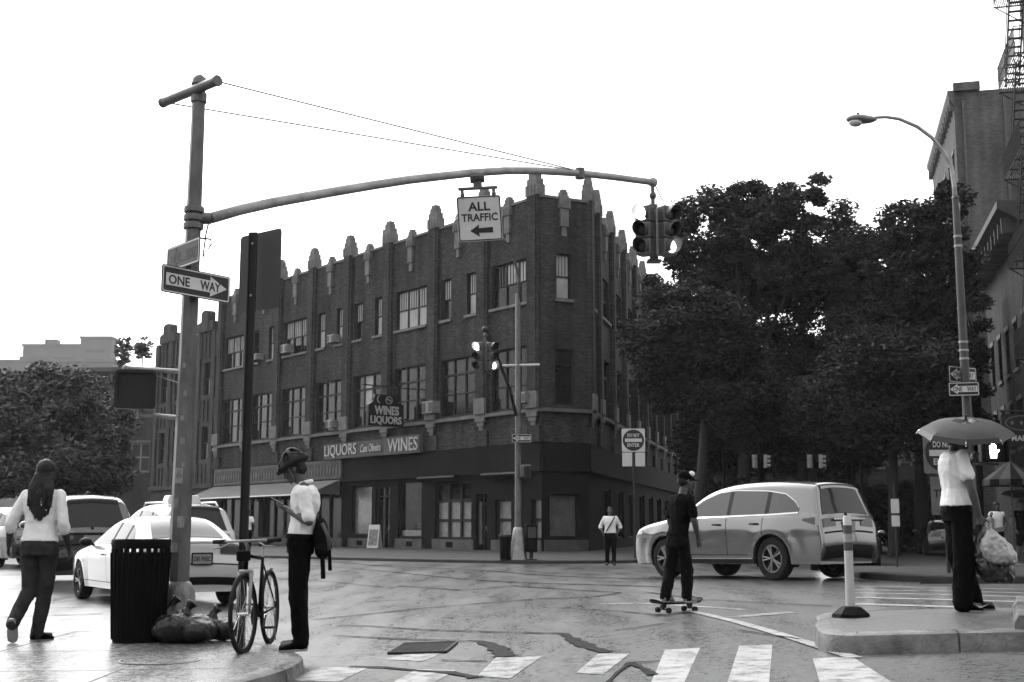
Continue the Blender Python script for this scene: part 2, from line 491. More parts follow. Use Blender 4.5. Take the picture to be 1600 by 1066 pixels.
# ------------------------------------------------------------------ the setting: road, pavements, markings
def drape(name, poly, dz, m, step=0.6, parent=None, kind='structure', label=None):
    """A thin sheet lying on the road, cut fine enough to follow it."""
    bm = bmesh.new()
    vs = [bm.verts.new((p[0], p[1], 0)) for p in poly]
    f = bm.faces.new(vs)
    xs = [p[0] for p in poly]; ys = [p[1] for p in poly]
    for ax, lo, hi in ((0, min(xs), max(xs)), (1, min(ys), max(ys))):
        k = lo + step
        while k < hi:
            no = (1, 0, 0) if ax == 0 else (0, 1, 0); co = (k, 0, 0) if ax == 0 else (0, k, 0)
            bmesh.ops.bisect_plane(bm, geom=bm.verts[:] + bm.edges[:] + bm.faces[:], plane_co=co, plane_no=no)
            k += step
    bmesh.ops.triangulate(bm, faces=[f for f in bm.faces if len(f.verts) > 4])
    for v in bm.verts: v.co.z = gz(v.co.x, v.co.y) + dz
    bmesh.ops.recalc_face_normals(bm, faces=bm.faces)
    for f in bm.faces:
        if f.normal.z < 0: f.normal_flip()
    me = bpy.data.meshes.new(name); bm.to_mesh(me); bm.free()
    o = link_mesh(name, me, m, parent)
    if kind: o['kind'] = kind
    return o

def smooth_loop(poly, n=4, keep=()):
    """Rounds a closed outline (Catmull-Rom); the corners listed in keep stay sharp."""
    out = []; N = len(poly)
    P = [Vector((p[0], p[1])) for p in poly]
    for i in range(N):
        p0, p1, p2, p3 = P[i - 1], P[i], P[(i + 1) % N], P[(i + 2) % N]
        if i in keep: p0 = p1
        if (i + 1) % N in keep: p3 = p2
        for k in range(n):
            t = k / n
            out.append(0.5 * ((2 * p1) + (p2 - p0) * t + (2 * p0 - 5 * p1 + 4 * p2 - p3) * t * t + (3 * p1 - p0 - 3 * p2 + p3) * t ** 3))
    return out

def inset_loop(loop, d):
    """Moves a closed counter-clockwise outline inwards by d."""
    N = len(loop); out = []
    for i in range(N):
        a = (loop[i] - loop[i - 1]); b = (loop[(i + 1) % N] - loop[i])
        n = Vector((-a.y, a.x)).normalized() + Vector((-b.y, b.x)).normalized()
        n = n.normalized() if n.length > 1e-6 else Vector((0, 0))
        out.append(loop[i] + n * d)
    return out

def area(loop): return sum(loop[i - 1][0] * loop[i][1] - loop[i][0] * loop[i - 1][1] for i in range(len(loop))) / 2

def pavement(name, poly, h, m, kerb_name, kw=0.16, n=4, keep=(), step=0.8, km='kerb'):
    loop = smooth_loop(poly, n, keep) if n > 1 else [Vector(p[:2]) for p in poly]
    if area(loop) < 0: loop.reverse()
    drape(name, inset_loop(loop, kw), h, m, step)
    mb = MB(); N = len(loop)
    prof = [(0.0, -0.05), (0.008, h * 0.6), (0.02, h - 0.02), (0.05, h - 0.004), (kw, h + 0.002)]
    rings = [inset_loop(loop, d) for d, z in prof]
    vs = []; fs = []
    for j, (d, z) in enumerate(prof):
        for p in rings[j]: vs.append((p.x, p.y, gz(p.x, p.y) + z))
    for j in range(len(prof) - 1):
        for i in range(N):
            i2 = (i + 1) % N
            fs.append((j * N + i, j * N + i2, (j + 1) * N + i2, (j + 1) * N + i))
    mb.add(vs, fs)
    if km == 'kerb':                             # seams between the kerb stones
        sm = MB(); run = 0.0
        for i in range(N):
            run += (loop[i] - loop[i - 1]).length
            if run > 1.35:
                run = 0.0; t_ = (loop[(i + 1) % N] - loop[i]).normalized() * .008
                q_ = [(rings[j][i].x, rings[j][i].y, gz(rings[j][i].x, rings[j][i].y) + prof[j][1] + (.003 if j > 1 else 0)) for j in range(len(prof))]
                nrm = inset_loop(loop, -.003)[i] - loop[i]
                for a_, b_ in zip(q_[:-1], q_[1:]):
                    sm.quad((a_[0] - t_.x + nrm.x, a_[1] - t_.y + nrm.y, a_[2]), (a_[0] + t_.x + nrm.x, a_[1] + t_.y + nrm.y, a_[2]), (b_[0] + t_.x + nrm.x, b_[1] + t_.y + nrm.y, b_[2]), (b_[0] - t_.x + nrm.x, b_[1] - t_.y + nrm.y, b_[2]))
        sm.build('kerb_joint', M['joint'])['kind'] = 'structure'
    o = mb.build(kerb_name, M[km], smooth=35)
    o['kind'] = 'structure'
    return loop

# one sheet of asphalt that reaches the horizon
gx = [-900, -500, -250, -120, -70, -45, -30, -20] + [i * 0.5 for i in range(-28, 33)] + [20, 30, 45, 70, 120, 250, 500, 900]
gy = [-60, -20, -5, 0, 3] + [4 + i * 0.5 for i in range(0, 72)] + [45, 55, 70, 100, 150, 250, 450, 900, 2000]
mb = MB()
mb.add([(x, y, gz(x, y)) for y in gy for x in gx],
       [(j * len(gx) + i, j * len(gx) + i + 1, (j + 1) * len(gx) + i + 1, (j + 1) * len(gx) + i) for j in range(len(gy) - 1) for i in range(len(gx) - 1)])
mb.build('road', M['asphalt'], smooth=True)['kind'] = 'structure'

# near pavement on the left, with its rounded corner
PAVE_H = 0.13
near_pave = [(-1.78, 10.98), (-2.15, 11.9), (-2.57, 12.85), (-3.3, 14.1), (-4.5, 14.0), (-5.7, 13.7), (-14, 12.4), (-14, 3), (-2.7, 3), (-2.15, 7.0), (-1.97, 8.9), (-1.75, 10.0)]
pavement('pavement', near_pave, PAVE_H, M['pave'], 'kerb', keep=(6, 7, 8))
jm = MB()
def joint(a, b, w=0.018, h=PAVE_H):
    a = Vector(a); b = Vector(b); d = (b - a); n = max(2, int(d.length / 0.5)); s = Vector((-d.y, d.x)).normalized() * w / 2
    vs = []
    for i in range(n + 1):
        p = a + d * i / n
        for q in (p - s, p + s): vs.append((q.x, q.y, gz(q.x, q.y) + h + 0.003))
    jm.add(vs, [(2 * i, 2 * i + 1, 2 * i + 3, 2 * i + 2) for i in range(n)])
for a, b in (((-8, 11.45), (-3.6, 11.6)), ((-3.6, 11.6), (-2.3, 11.5)), ((-8, 9.9), (-2.2, 10.0)), ((-3.1, 11.55), (-3.0, 8.0)), ((-4.7, 13.8), (-4.55, 8.0)), ((-6.2, 13.4), (-6.1, 8.0)), ((-8, 12.9), (-3.6, 13.2))):
    joint(a, b)
jm.build('pavement_joint', M['joint'])['kind'] = 'structure'

# traffic island on the right
ISL_H = 0.165
island_poly = [(2.60, 10.85), (2.72, 10.45), (3.0, 10.36), (4.19, 10.3), (5.25, 13.0), (3.3, 12.9), (2.85, 12.0)]
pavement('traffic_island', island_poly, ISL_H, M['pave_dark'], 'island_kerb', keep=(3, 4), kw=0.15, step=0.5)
# raised stone at the island's right end
a, b = Vector((4.22, 10.36)), Vector((5.22, 12.9))
d = (b - a).normalized(); s = Vector((d.y, -d.x))
mb = MB(); rings = []
for k in range(9):
    p = a + (b - a) * k / 8; w = 0.13 + 0.01 * math.sin(k * 2.1); zt = gz(p.x, p.y) + 0.27 + 0.01 * math.sin(k * 1.7)
    zb = gz(p.x, p.y) - 0.03
    q = [(-w, zb), (-w, zt - .06), (-w * .7, zt), (w * .6, zt), (w, zt - .07), (w, zb)]
    rings.append([(p.x + s.x * u, p.y + s.y * u, z) for u, z in q])
mb.loft(rings).build('island_end_kerb', M['kerb'], smooth=40)['kind'] = 'structure'

# far pavement round the corner building, and the park side on the right
far_pave = [(-26, 65), (-18, 56.5), (-9.7, 48.2), (-3.3, 42.6), (0.4, 40.3), (1.9, 40.4), (3.8, 41.0), (4.9, 43.5), (6.0, 48), (21, 112), (-10, 112), (-60, 100)]
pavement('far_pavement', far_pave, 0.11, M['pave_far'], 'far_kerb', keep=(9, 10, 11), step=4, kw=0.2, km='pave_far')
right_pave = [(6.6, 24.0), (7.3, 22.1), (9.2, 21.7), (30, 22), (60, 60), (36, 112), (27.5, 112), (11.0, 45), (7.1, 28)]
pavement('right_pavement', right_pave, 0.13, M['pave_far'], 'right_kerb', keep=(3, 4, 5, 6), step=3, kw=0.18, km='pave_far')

# markings: laid 4 mm above the asphalt
def px_poly(pts, dz=0.0): return [tuple(at(x, y)[:2]) for x, y in pts]
def marking(name, pts, m, dz=0.004): return drape(name, px_poly(pts), dz, m, 0.5)
def px_line(pts, w0, w1=None, jitter=0.0):
    """Ribbon of real width along points picked on the ground."""
    P = [at(x, y) for x, y in pts]; w1 = w0 if w1 is None else w1
    Q = []
    for i in range(len(P) - 1):
        n = max(1, int((P[i + 1] - P[i]).length / 0.12))
        for k in range(n): Q.append(P[i] + (P[i + 1] - P[i]) * k / n)
    Q.append(P[-1])
    L, Rr = [], []
    for i, p in enumerate(Q):
        t = Q[min(i + 1, len(Q) - 1)] - Q[max(i - 1, 0)]; s = Vector((-t.y, t.x, 0)).normalized()
        w = (w0 + (w1 - w0) * i / (len(Q) - 1)) * (1 + random.uniform(-jitter, jitter))
        L.append(p + s * w / 2); Rr.append(p - s * w / 2)
    return L, Rr
def ribbon(mb, pts, w0, w1=None, dz=0.004, jitter=0.35):
    if jitter == .5: w0, w1 = w0 * .85, (w0 if w1 is None else w1) * .85
    L, Rr = px_line(pts, w0, w1, jitter)
    vs = []
    for a, b in zip(L, Rr):
        vs += [(a.x, a.y, gz(a.x, a.y) + dz), (b.x, b.y, gz(b.x, b.y) + dz)]
    mb.add(vs, [(2 * i, 2 * i + 1, 2 * i + 3, 2 * i + 2) for i in range(len(L) - 1)])

for pts in ([(1039, 1016), (1094, 1013), (1066, 1075), (1015, 1073)], [(1155, 1010), (1207, 1008), (1201, 1078), (1133, 1078)],
            [(1270, 1030), (1330, 1026), (1395, 1068), (1415, 1082), (1285, 1082)]):
    marking('crosswalk_stripe', pts, M['white_paint'])
for pts in ([(935, 1022), (984, 1022), (942, 1055), (900, 1052)], [(775, 1028), (847, 1026), (797, 1061), (746, 1057)],
            [(652, 1046), (712, 1048), (655, 1080), (590, 1080)], [(503, 1043), (576, 1044), (529, 1066), (450, 1064)], [(640, 1020), (690, 1022), (660, 1034), (600, 1031)]):
    marking('crosswalk_stripe', pts, M['faded_paint'])
mb = MB()
ribbon(mb, [(1078, 955), (1150, 972), (1230, 995), (1295, 1016), (1335, 1029)], 0.12, 0.13, 0.008, 0.05)
mb.build('lane_line', M['white_paint'])['kind'] = 'structure'
mb = MB()
ribbon(mb, [(935, 944), (1000, 943), (1090, 948), (1163, 953)], 0.12, 0.1, 0.004, 0.1)
ribbon(mb, [(1146, 965), (1200, 960), (1240, 957)], 0.22, 0.26, 0.004, 0.1)
mb.build('lane_line', M['faded_paint'])['kind'] = 'structure'
mb = MB()
for y0, y1, w in ((917, 921, .12), (922, 927, .14), (927, 933, .15), (934, 941, .2), (944, 953, .26)):
    ribbon(mb, [(1335, y0), (1470, (y0 + y1) / 2 - 0.5), (1640, y1 + 1)], w, w, 0.004, 0.08)
mb.build('crosswalk_line', M['white_paint'])['kind'] = 'structure'
# tar seals and cracks
mb = MB()
for pts, w0, w1 in (([(531, 978), (575, 979), (665, 985), (800, 989), (880, 991)], .05, .07), ([(880, 991), (900, 1003), (925, 1014), (950, 1020)], .12, .2),
                    ([(520, 994), (640, 1000), (750, 1003)], .05, .09), ([(750, 1003), (775, 1012), (792, 1027)], .14, .28),
                    ([(490, 969), (560, 962), (660, 951), (760, 943), (860, 935)], .05, .1), ([(622, 916), (680, 920), (720, 923), (760, 920), (800, 916), (890, 922), (970, 927), (930, 933), (850, 937)], .1, .09),
                    ([(545, 1043), (600, 1044), (650, 1049)], .07, .1), ([(650, 1049), (700, 1052), (745, 1060)], .12, .16), ([(948, 1070), (965, 1052), (985, 1037), (1030, 1034)], .04, .06), ([(985, 1037), (1010, 1048), (1020, 1056)], .08, .1),
                    ([(490, 1028), (600, 1023)], .025, .03), ([(420, 903), (520, 910), (600, 918)], .06, .06), ([(572, 941), (640, 938)], .08, .04),
                    ([(690, 1033), (760, 1034)], .1, .06), ([(440, 872), (600, 885), (760, 892), (900, 902), (1000, 905)], .14, .12), ([(440, 880), (640, 897), (840, 912), (1040, 918)], .08, .1),
                    ([(860, 950), (960, 955), (1040, 963)], .03, .06), ([(960, 986), (1040, 975), (1100, 972)], .05, .03), ([(1100, 905), (1300, 915), (1480, 926)], .04, .04),
                    ([(1010, 926), (1100, 938), (1300, 948)], .06, .05), ([(0, 965), (160, 960)], .05, .07), ([(20, 952), (170, 949)], .06, .04), ([(1150, 985), (1250, 1000)], .03, .05)):
    ribbon(mb, pts, w0, w1, 0.010, 0.5)
mb.build('road_seal', M['tar'])['kind'] = 'structure'

# buildings on our own side of the street, behind the viewer, unseen: added to dim the facades and shape reflections in cars and windows
for x0, x1, y, h in ((-60, -7, -20, 15.5), (7, 60, -17, 17.5)):
    mb = MB(); mb.b2(x0, x1, y - 14, y, 0, h)
    for k in range(int((x1 - x0) / 3)):
        for z in (1.0, 5.2, 8.8, 12.2): mb.b2(x0 + .8 + k * 3, x0 + 2.2 + k * 3, y - .02, y + .05, z, z + 2)
    o = mb.build('buildings_behind', M['brick_dark']); o['kind'] = 'structure'
# drain grate and manhole cover
def grate():
    P = [at(607, 1023), at(632, 1008), at(714, 1006), at(696, 1021)]
    c = sum(P, Vector()) / 4
    root = empty('drain_grate', c, 0, 'dark square iron drain grate set in the wet road', 'grate')
    q = [p - c for p in P]
    up = Vector((0, 0, 1))
    fr = MB()
    for i in range(4):
        a, b = q[i], q[(i + 1) % 4]
        fr.tube([a + up * .012, b + up * .012], 0.016, 6)
    fr.build('frame', M['steel_dark'], root)
    ba = MB()
    for k in range(1, 16):
        t = k / 16
        a = q[0].lerp(q[3], t); b = q[1].lerp(q[2], t)
        ba.tube([a + up * .012, b + up * .012], 0.009, 5)
    for k in range(1, 8):
        t = k / 8
        a = q[0].lerp(q[1], t); b = q[3].lerp(q[2], t)
        ba.tube([a + up * .009, b + up * .009], 0.006, 5)
    ba.build('bar', M['steel_dark'], root)
    pit = MB(); pit.add([p + up * .006 for p in q], [(0, 1, 2, 3)]); pit.build('pit', M['dark'], root)
grate()
c = at(250, 1033, PAVE_H)
mh = empty('manhole_cover', c + Vector((0, 0, .004)), 0, 'round iron manhole cover in the wet pavement near the bin', 'manhole cover')
MB().lathe([(0.30, 0), (0.30, .006), (0.0, .008)], 32).build('lid', M['pave'], mh)
MB().lathe([(0.315, -.004), (0.315, .006), (0.335, .006), (0.335, -.004)], 32, cap=False).build('rim', M['pave_dark'], mh)
# ------------------------------------------------------------------ the corner building
A0 = Vector((1.313, 55.24, 0.0))                 # left edge of the chamfered corner
def dirv(deg): return Vector((math.sin(R(deg)), math.cos(R(deg)), 0))
B0 = A0 + dirv(63) * 2.41

def place_facade(o, origin, d, root):
    o.parent = root
    o.location = origin - root.location
    o.rotation_euler = (0, 0, math.atan2(d.y, d.x))
    return o

def wall_mesh(mb, L, z0, z1, openings, depth=0.24, x0=0.0):
    """Wall in x,z facing +y with reveals round its openings."""
    xs = sorted(set([x0, L] + [v for o in openings for v in o[:2]])); zs = sorted(set([z0, z1] + [v for o in openings for v in o[2:4]]))
    for i in range(len(xs) - 1):
        for j in range(len(zs) - 1):
            cx, cz = (xs[i] + xs[i + 1]) / 2, (zs[j] + zs[j + 1]) / 2
            if any(o[0] < cx < o[1] and o[2] < cz < o[3] for o in openings): continue
            mb.quad((xs[i], 0, zs[j]), (xs[i + 1], 0, zs[j]), (xs[i + 1], 0, zs[j + 1]), (xs[i], 0, zs[j + 1]))
    for a, b, c, e in [o[:4] for o in openings]:
        mb.quad((a, 0, c), (a, -depth, c), (a, -depth, e), (a, 0, e)); mb.quad((b, 0, c), (b, -depth, c), (b, -depth, e), (b, 0, e))
        mb.quad((a, 0, c), (b, 0, c), (b, -depth, c), (a, -depth, c)); mb.quad((a, 0, e), (b, 0, e), (b, -depth, e), (a, -depth, e))

def make_window(root, origin, d, o, sashes=3, style='upper', shade=None, fm='frame', dep=0.2):
    a, b, c, e = o[:4]
    fr = MB(); t = 0.07; y0, y1 = -dep - .04, -dep + .06
    fr.b2(a, b, y0, y1, e - t, e); fr.b2(a, b, y0, y1, c, c + t)
    W = (b - a) / sashes
    for k in range(sashes + 1):
        x = a + W * k; w = 0.05 if 0 < k < sashes else t
        fr.b2(max(a, x - w), min(b, x + w), y0 - .002, y1 + .002, c + .001, e - .001)
    panes = []
    mid = c + (e - c) * (0.5 if style == 'upper' else 0.38)
    for k in range(sashes):
        xa, xb = a + W * k + .06, a + W * (k + 1) - .06
        fr.b2(xa, xb, y0 + .002, y1 - .002, mid - .03, mid + .03)
        if style == 'upper':
            for q in range(1, 4):
                x = xa + (xb - xa) * q / 4
                fr.b2(x - .012, x + .012, y0 + .01, y1 - .02, mid + .03, e - t)
        elif style == 'tall':
            zt = c + (e - c) * 0.72
            fr.b2(xa, xb, y0 + .002, y1 + .004, zt - .05, zt + .05)
        panes.append((xa, xb))
    w = place_facade(fr.build('window', M[fm]), origin, d, root)
    pm = MB(); pm.quad((a, -dep, c), (b, -dep, c), (b, -dep, e), (a, -dep, e))
    pm.build('pane', M['pane'], w)
    if shade:
        sm = MB()
        for k, s in enumerate(shade):
            if not s: continue
            xa, xb = panes[k]
            zl = c + t if s == 2 else mid + .03 if s == 1 else c + (e - c) * .3
            sm.quad((xa, -dep + .012, zl), (xb, -dep + .012, zl), (xb, -dep + .012, e - t), (xa, -dep + .012, e - t))
        if sm.f: sm.build('pale_sheet', M['pale_sheet'], w)  # pale sheet before the glass: blinds and reflected sky put into its colour
    return w

def pinnacle(mb, x, w, z0, z1, y=0.22):
    h = z1 - z0
    mb.b2(x - w / 2, x + w / 2, -.25, y, z0, z0 + h * .42)
    mb.b2(x - w * .40, x + w * .40, -.22, y - .03, z0 + h * .42, z0 + h * .66)
    mb.b2(x - w * .30, x + w * .30, -.18, y - .06, z0 + h * .66, z0 + h * .87)
    mb.b2(x - w * .22, x + w * .22, -.14, y - .09, z0 + h * .87, z1)
    for q in (-.28, 0, .28):
        mb.b2(x + q * w - .03, x + q * w + .03, y, y + .03, z0, z0 + h * .4)

corner = empty('brick_building', A0, 0, 'three storey dark brick corner building with stepped stone pinnacles along its parapet', 'building')
ZP, ZS, ZL = 16.05, 11.3, 6.4
def shell(origin, d, L, bays, win3, win2, ground, piers, smalls, pier_w=0.85):
    ops = [w[:4] for w in win3] + [w[:4] for w in win2] + [g[:4] for g in ground]
    up = MB(); wall_mesh(up, L, 4.9, ZP, [o for o in ops if o[3] > 5])
    place_facade(up.build('wall', M['brick']), origin, d, corner)
    lo = MB(); wall_mesh(lo, L, 0.0, 4.9, [o for o in ops if o[3] < 5], 0.3)
    lo.b2(0, L, .002, .10, 3.66, 4.86); lo.b2(0, L, .002, .16, 3.6, 3.68)
    place_facade(lo.build('shopfront', M['brick_dark']), origin, d, corner)
    st = MB()
    st.b2(0, L, .001, .20, 6.24, 6.40); st.b2(0, L, -.25, .07, ZP - .02, ZP + .10)
    for w in win3: st.b2(w[0] - .1, w[1] + .1, .002, .12, w[2] - .14, w[2] - .005)
    for x in piers:
        st.b2(x - .42, x + .42, .18, .30, 6.405, 7.15)
        for q in range(3): st.b2(x - .36 + q * .1, x + .36 - q * .1, .16 - q * .02, .27 - q * .05, 6.23 - .2 * (q + 1), 6.235 - .2 * q)
    for x in smalls:
        st.b2(x - .2, x + .2, .002, .16, 14.75, 15.6); st.b2(x - .12, x + .12, .001, .1, 14.3, 14.75)
        pinnacle(st, x, .58, 15.6, 16.5, .2)
    for x in piers: pinnacle(st, x, .86, ZP + .1, 17.35, .24)
    place_facade(st.build('stonework', M['stone']), origin, d, corner)
    pm = MB()
    for x in piers:
        a_, b_ = max(x - pier_w / 2, 0.002), min(x + pier_w / 2, L - .002)
        pm.b2(a_, b_, .003, .17, 6.405, ZP + .1); pm.b2(a_ + .14, b_ - .14, .17, .23, 7.15, ZP + .1)
        pm.b2(a_, b_, .003, .15, 4.9, 5.62)
    if piers: place_facade(pm.build('pier', M['brick']), origin, d, corner)

dL = dirv(-38)
PX = [0.42, 4.3, 8.44, 12.73, 16.86, 20.95, 25.1, 29.2, 33.2]
w3 = []; z3 = (11.33, 13.38)
for i, kind in enumerate('TSTSSTST'):
    a, b = PX[i], PX[i + 1]; m = (a + b) / 2 + (0.02 if i else -.1)
    if kind == 'T': w3.append((m - 1.43, m + 1.43) + z3 + (3,))
    else: w3 += [(m - 1.52, m - .68) + z3 + (1,), (m + .62, m + 1.46) + z3 + (1,)]
w2 = []
for i in range(8):
    m = (PX[i] + PX[i + 1]) / 2 + (0.06 if i else -.1)
    w2.append((m - 1.42, m + 1.42, 6.5, 9.32, 3))
gr = [(0.05, 0.78, 0.62, 2.4), (2.2, 3.4, 0.62, 2.4), (4.02, 4.9, 0.05, 2.7), (5.25, 8.3, 0.62, 3.3), (9.45, 11.6, .65, 3.45),
      (12.4, 13.8, .06, 3.2), (14.15, 16.25, .75, 3.35), (17.3, 20.3, .5, 3.5), (20.8, 22.4, .06, 3.4), (23.0, 26.6, .5, 3.5), (27.2, 32.6, .5, 3.5)]
shell(A0, dL, 33.6, 8, w3, w2, gr, PX, [(PX[i] + PX[i + 1]) / 2 for i in range(8)])
sheet_sets = {0: (0, 0, 3), 3: (1, 2, 2), 8: (3, 1, 1), 11: (1, 3, 1)}
for k, o in enumerate(w3):
    if o[4] == 3: make_window(corner, A0, dL, o, 3, 'upper', {0: (1, 1, 0), 3: (2, 2, 2), 8: (1, 1, 1), 11: (1, 1, 1)}.get(k))
    else: make_window(corner, A0, dL, o, 1, 'upper', (2,) if k in (1, 4, 6, 7, 9) else (1,) if k in (2, 5) else None)
for k, o in enumerate(w2): make_window(corner, A0, dL, o, 3, 'tall', (0, 3, 0) if k == 3 else None)
# shop windows
def shop_window(root, origin, d, o, nx, nz, m, band=None):
    a, b, c, e = o
    fr = MB(); t = .07
    fr.b2(a, b, -.3, -.14, e - t, e); fr.b2(a, b, -.3, -.14, c, c + t)
    for k in range(nx + 1):
        x = a + (b - a) * k / nx; fr.b2(max(a, x - t), min(b, x + t), -.301, -.139, c + .001, e - .001)
    zc = c + (min(e, 2.4) - c) * .48
    if nz > 1: fr.b2(a, b, -.299, -.15, zc - .07, zc + .07)
    if e > 2.6 and nz > 1: fr.b2(a, b, -.299, -.15, 2.36, 2.5)
    w = place_facade(fr.build('shop_window', M['frame']), origin, d, root)
    top = min(e, 2.4)
    pm = MB(); pm.quad((a, -.24, c), (b, -.24, c), (b, -.24, e), (a, -.24, e)); pm.build('pane', M['pane_shop'], w)
    if m:
        q = MB(); q.quad((a + .06, -.225, c + .05), (b - .06, -.225, c + .05), (b - .06, -.225, (top if nz > 1 else e) - .05), (a + .06, -.225, (top if nz > 1 else e) - .05))
        q.build('window_paper', M[m], w)
    if band:
        q = MB(); q.b2(a + .1, b - .1, -.222, -.2, band[0], band[1]); q.build('window_card', M['paper'], w)
    return w
for o, nx, nz, m in ((gr[0], 1, 2, 'paper'), (gr[1], 1, 2, 'paper'), (gr[3], 3, 2, 'paper'), (gr[4], 1, 1, None), (gr[6], 1, 1, 'paper'), (gr[7], 2, 1, None), (gr[9], 3, 1, None), (gr[10], 4, 1, None)):
    shop_window(corner, A0, dL, o, nx, nz, m, (0.72, 1.0) if o is gr[4] else None)
for o in (gr[2], gr[5], gr[8]):
    a, b, c, e = o
    fr = MB(); fr.b2(a, b, -.3, -.16, e - .5, e - .42)
    for x in (a + .05, b - .05, (a + b) / 2): fr.b2(x - .05, x + .05, -.3, -.16, c, e)
    dr = place_facade(fr.build('door', M['frame']), A0, dL, corner)
    q = MB(); q.quad((a, -.26, c), (b, -.26, c), (b, -.26, e), (a, -.26, e)); q.build('pane', M['pane_shop'], dr)
    if o is gr[2]:
        q = MB(); q.b2(b - .30, b - .1, -.159, -.15, c + .3, 2.35); q.build('door_panel', M['stone_dark'], dr)
    q = MB(); q.tube([(a + .16, -.13, 1.0), (a + .16, -.08, 1.02), (a + .16, -.08, 1.2), (a + .16, -.13, 1.22)], .012, 6); q.build('handle', M['chrome'], dr)
for a, b in ((5.0, 8.4), (9.3, 11.75), (14.0, 16.4), (17.1, 20.5), (22.8, 33.5), (.0, .95), (2.0, 3.6)):
    bs = MB(); bs.b2(a, b, .002, .09, 0.1, .58)
    place_facade(bs.build('stone_base', M['stone_dark']), A0, dL, corner)
for x in (6.9, 10.4, 15.2):
    vn = MB(); vn.b2(x - .28, x + .28, .07, .10, .2, .45)
    place_facade(vn.build('vent', M['dark']), A0, dL, corner)
# the chamfer
dC = -dirv(63)
cw3 = (0.86, 1.62, 11.4, 13.5); cw2 = (0.74, 1.7, 6.58, 9.1); cg = (0.55, 2.02, 0.7, 2.62)
shell(B0, dC, 2.41, 1, [cw3 + (1,)], [cw2 + (1,)], [cg], [], [1.24])
make_window(corner, B0, dC, cw3, 1, 'upper', (2,))
make_window(corner, B0, dC, cw2, 1, 'tall')
shop_window(corner, B0, dC, cg, 1, 1, 'paper')
sb = MB(); sb.b2(.1, 2.3, .002, .09, .1, .6); place_facade(sb.build('stone_base', M['stone_dark']), B0, dC, corner)
# the long right flank
dR = -dirv(13.5); LR = 46.0
C0 = B0 - dR * LR
RP = [LR - 0.3 - (2.43 if k == 1 else 2.43 + 4.2 * (k - 1)) if k else LR - .44 for k in range(0, 12)]
rw3, rw2 = [], []
for k in range(1, 11):
    m = (RP[k] + RP[k + 1]) / 2
    rw3.append((m - 1.4, m + 1.4, 11.33, 13.38, 3)); rw2.append((m - 1.4, m + 1.4, 6.5, 9.3, 3))
m = (RP[0] + RP[1]) / 2
rw3.append((m - .5, m + .5, 11.33, 13.38, 1)); rw2.append((m - .5, m + .5, 6.5, 9.3, 1))
shell(C0, dR, LR, 11, rw3, rw2, [(LR - 6.3 - 4.2 * k, LR - 3.7 - 4.2 * k, .6, 3.0) for k in range(8)], RP, [(RP[i] + RP[i + 1]) / 2 for i in range(1, 11)])
for k, o in enumerate(rw3): make_window(corner, C0, dR, o, o[4], 'upper', (2,) if k == 10 else (1, 1, 0) if k in (0, 2) else None)
for o in rw2: make_window(corner, C0, dR, o, o[4], 'tall')
for k in range(8): shop_window(corner, C0, dR, (LR - 6.3 - 4.2 * k, LR - 3.7 - 4.2 * k, .6, 3.0), 2, 1, None)
D0 = A0 + dL * 33.6
rf = MB()
P = [A0 - A0, B0 - A0, C0 - A0, D0 - A0]
rf.add([(p.x, p.y, 15.4) for p in P], [(0, 1, 2, 3)])
rf.build('roof', M['roof'], corner)
bk = MB()
for a, b in ((P[3], P[2]),): bk.quad((a.x, a.y, 0), (b.x, b.y, 0), (b.x, b.y, ZP), (a.x, a.y, ZP))
for a, b in ((P[0], P[1]), (P[1], P[2]), (P[0], P[3])):    # inner side of the parapet
    n = Vector((-(b - a).y, (b - a).x, 0)).normalized() * .25
    if n.dot((P[2] + P[3]) / 2 - a) < 0: n = -n
    bk.quad((a.x + n.x, a.y + n.y, 15.2), (b.x + n.x, b.y + n.y, 15.2), (b.x + n.x, b.y + n.y, ZP), (a.x + n.x, a.y + n.y, ZP))
bk.build('rear_wall', M['brick'], corner)

def on_left(t, out, z): return A0 + dL * t + Vector((-dL.y, dL.x, 0)) * out + Vector((0, 0, z))
ANG_SIGN = math.atan2(-dL.y, -dL.x)              # x axis runs left to right in the picture, -y points out of the wall
# window air conditioners
def make_ac(loc, rz, s, label):
    r = empty('air_conditioner', loc, rz, label, 'air conditioner', 'window air conditioners')
    c = MB(); c.box((0, -.22, .2 * s), (.62 * s, .5, .4 * s)); c.build('casing', M['ac'], r, bevel=.015)
    for q in (-.19, .19):
        g = MB(); g.box((q * s, -.475, .2 * s), (.2 * s, .012, .3 * s)); g.build('grille', M['stone_dark'], r)
    return r
for t, z, s, lab in ((23.6, 11.42, 1.25, 'air conditioner in the triple top floor window left of the tall sign-free pier'), (18.1, 11.4, 1.1, 'air conditioner in a single top floor window of the corner building'),
                     (27.4, 11.4, .95, 'air conditioner in the top floor window behind the dark sign post'), (18.0, 6.6, 1.1, 'air conditioner in the second floor window left of the blade sign'),
                     (8.35, 6.72, 1.5, 'big pale air conditioner on a bracket right of the blade sign'), (.95, 6.65, 1.2, 'air conditioner beside the corner lamp post on the second floor')):
    make_ac(on_left(t, .02, z), ANG_SIGN, s, lab)

# thin poles on the roof
for t_, h_, lab in ((15.4, 1.6, 'thin pale pole on the corner building roof, nearer the middle pinnacles'), (22.6, 1.5, 'thin pale pole on the corner building roof, nearer the dark sign post')):
    o = MB(); o.tube([(0, 0, 0), (0, 0, h_ + .6)], .035, 6); o = o.build('roof_pole', M['ac']); o.location = on_left(t_, -1.2, 15.4); tag(o, lab, 'pole', 'poles on the roof')
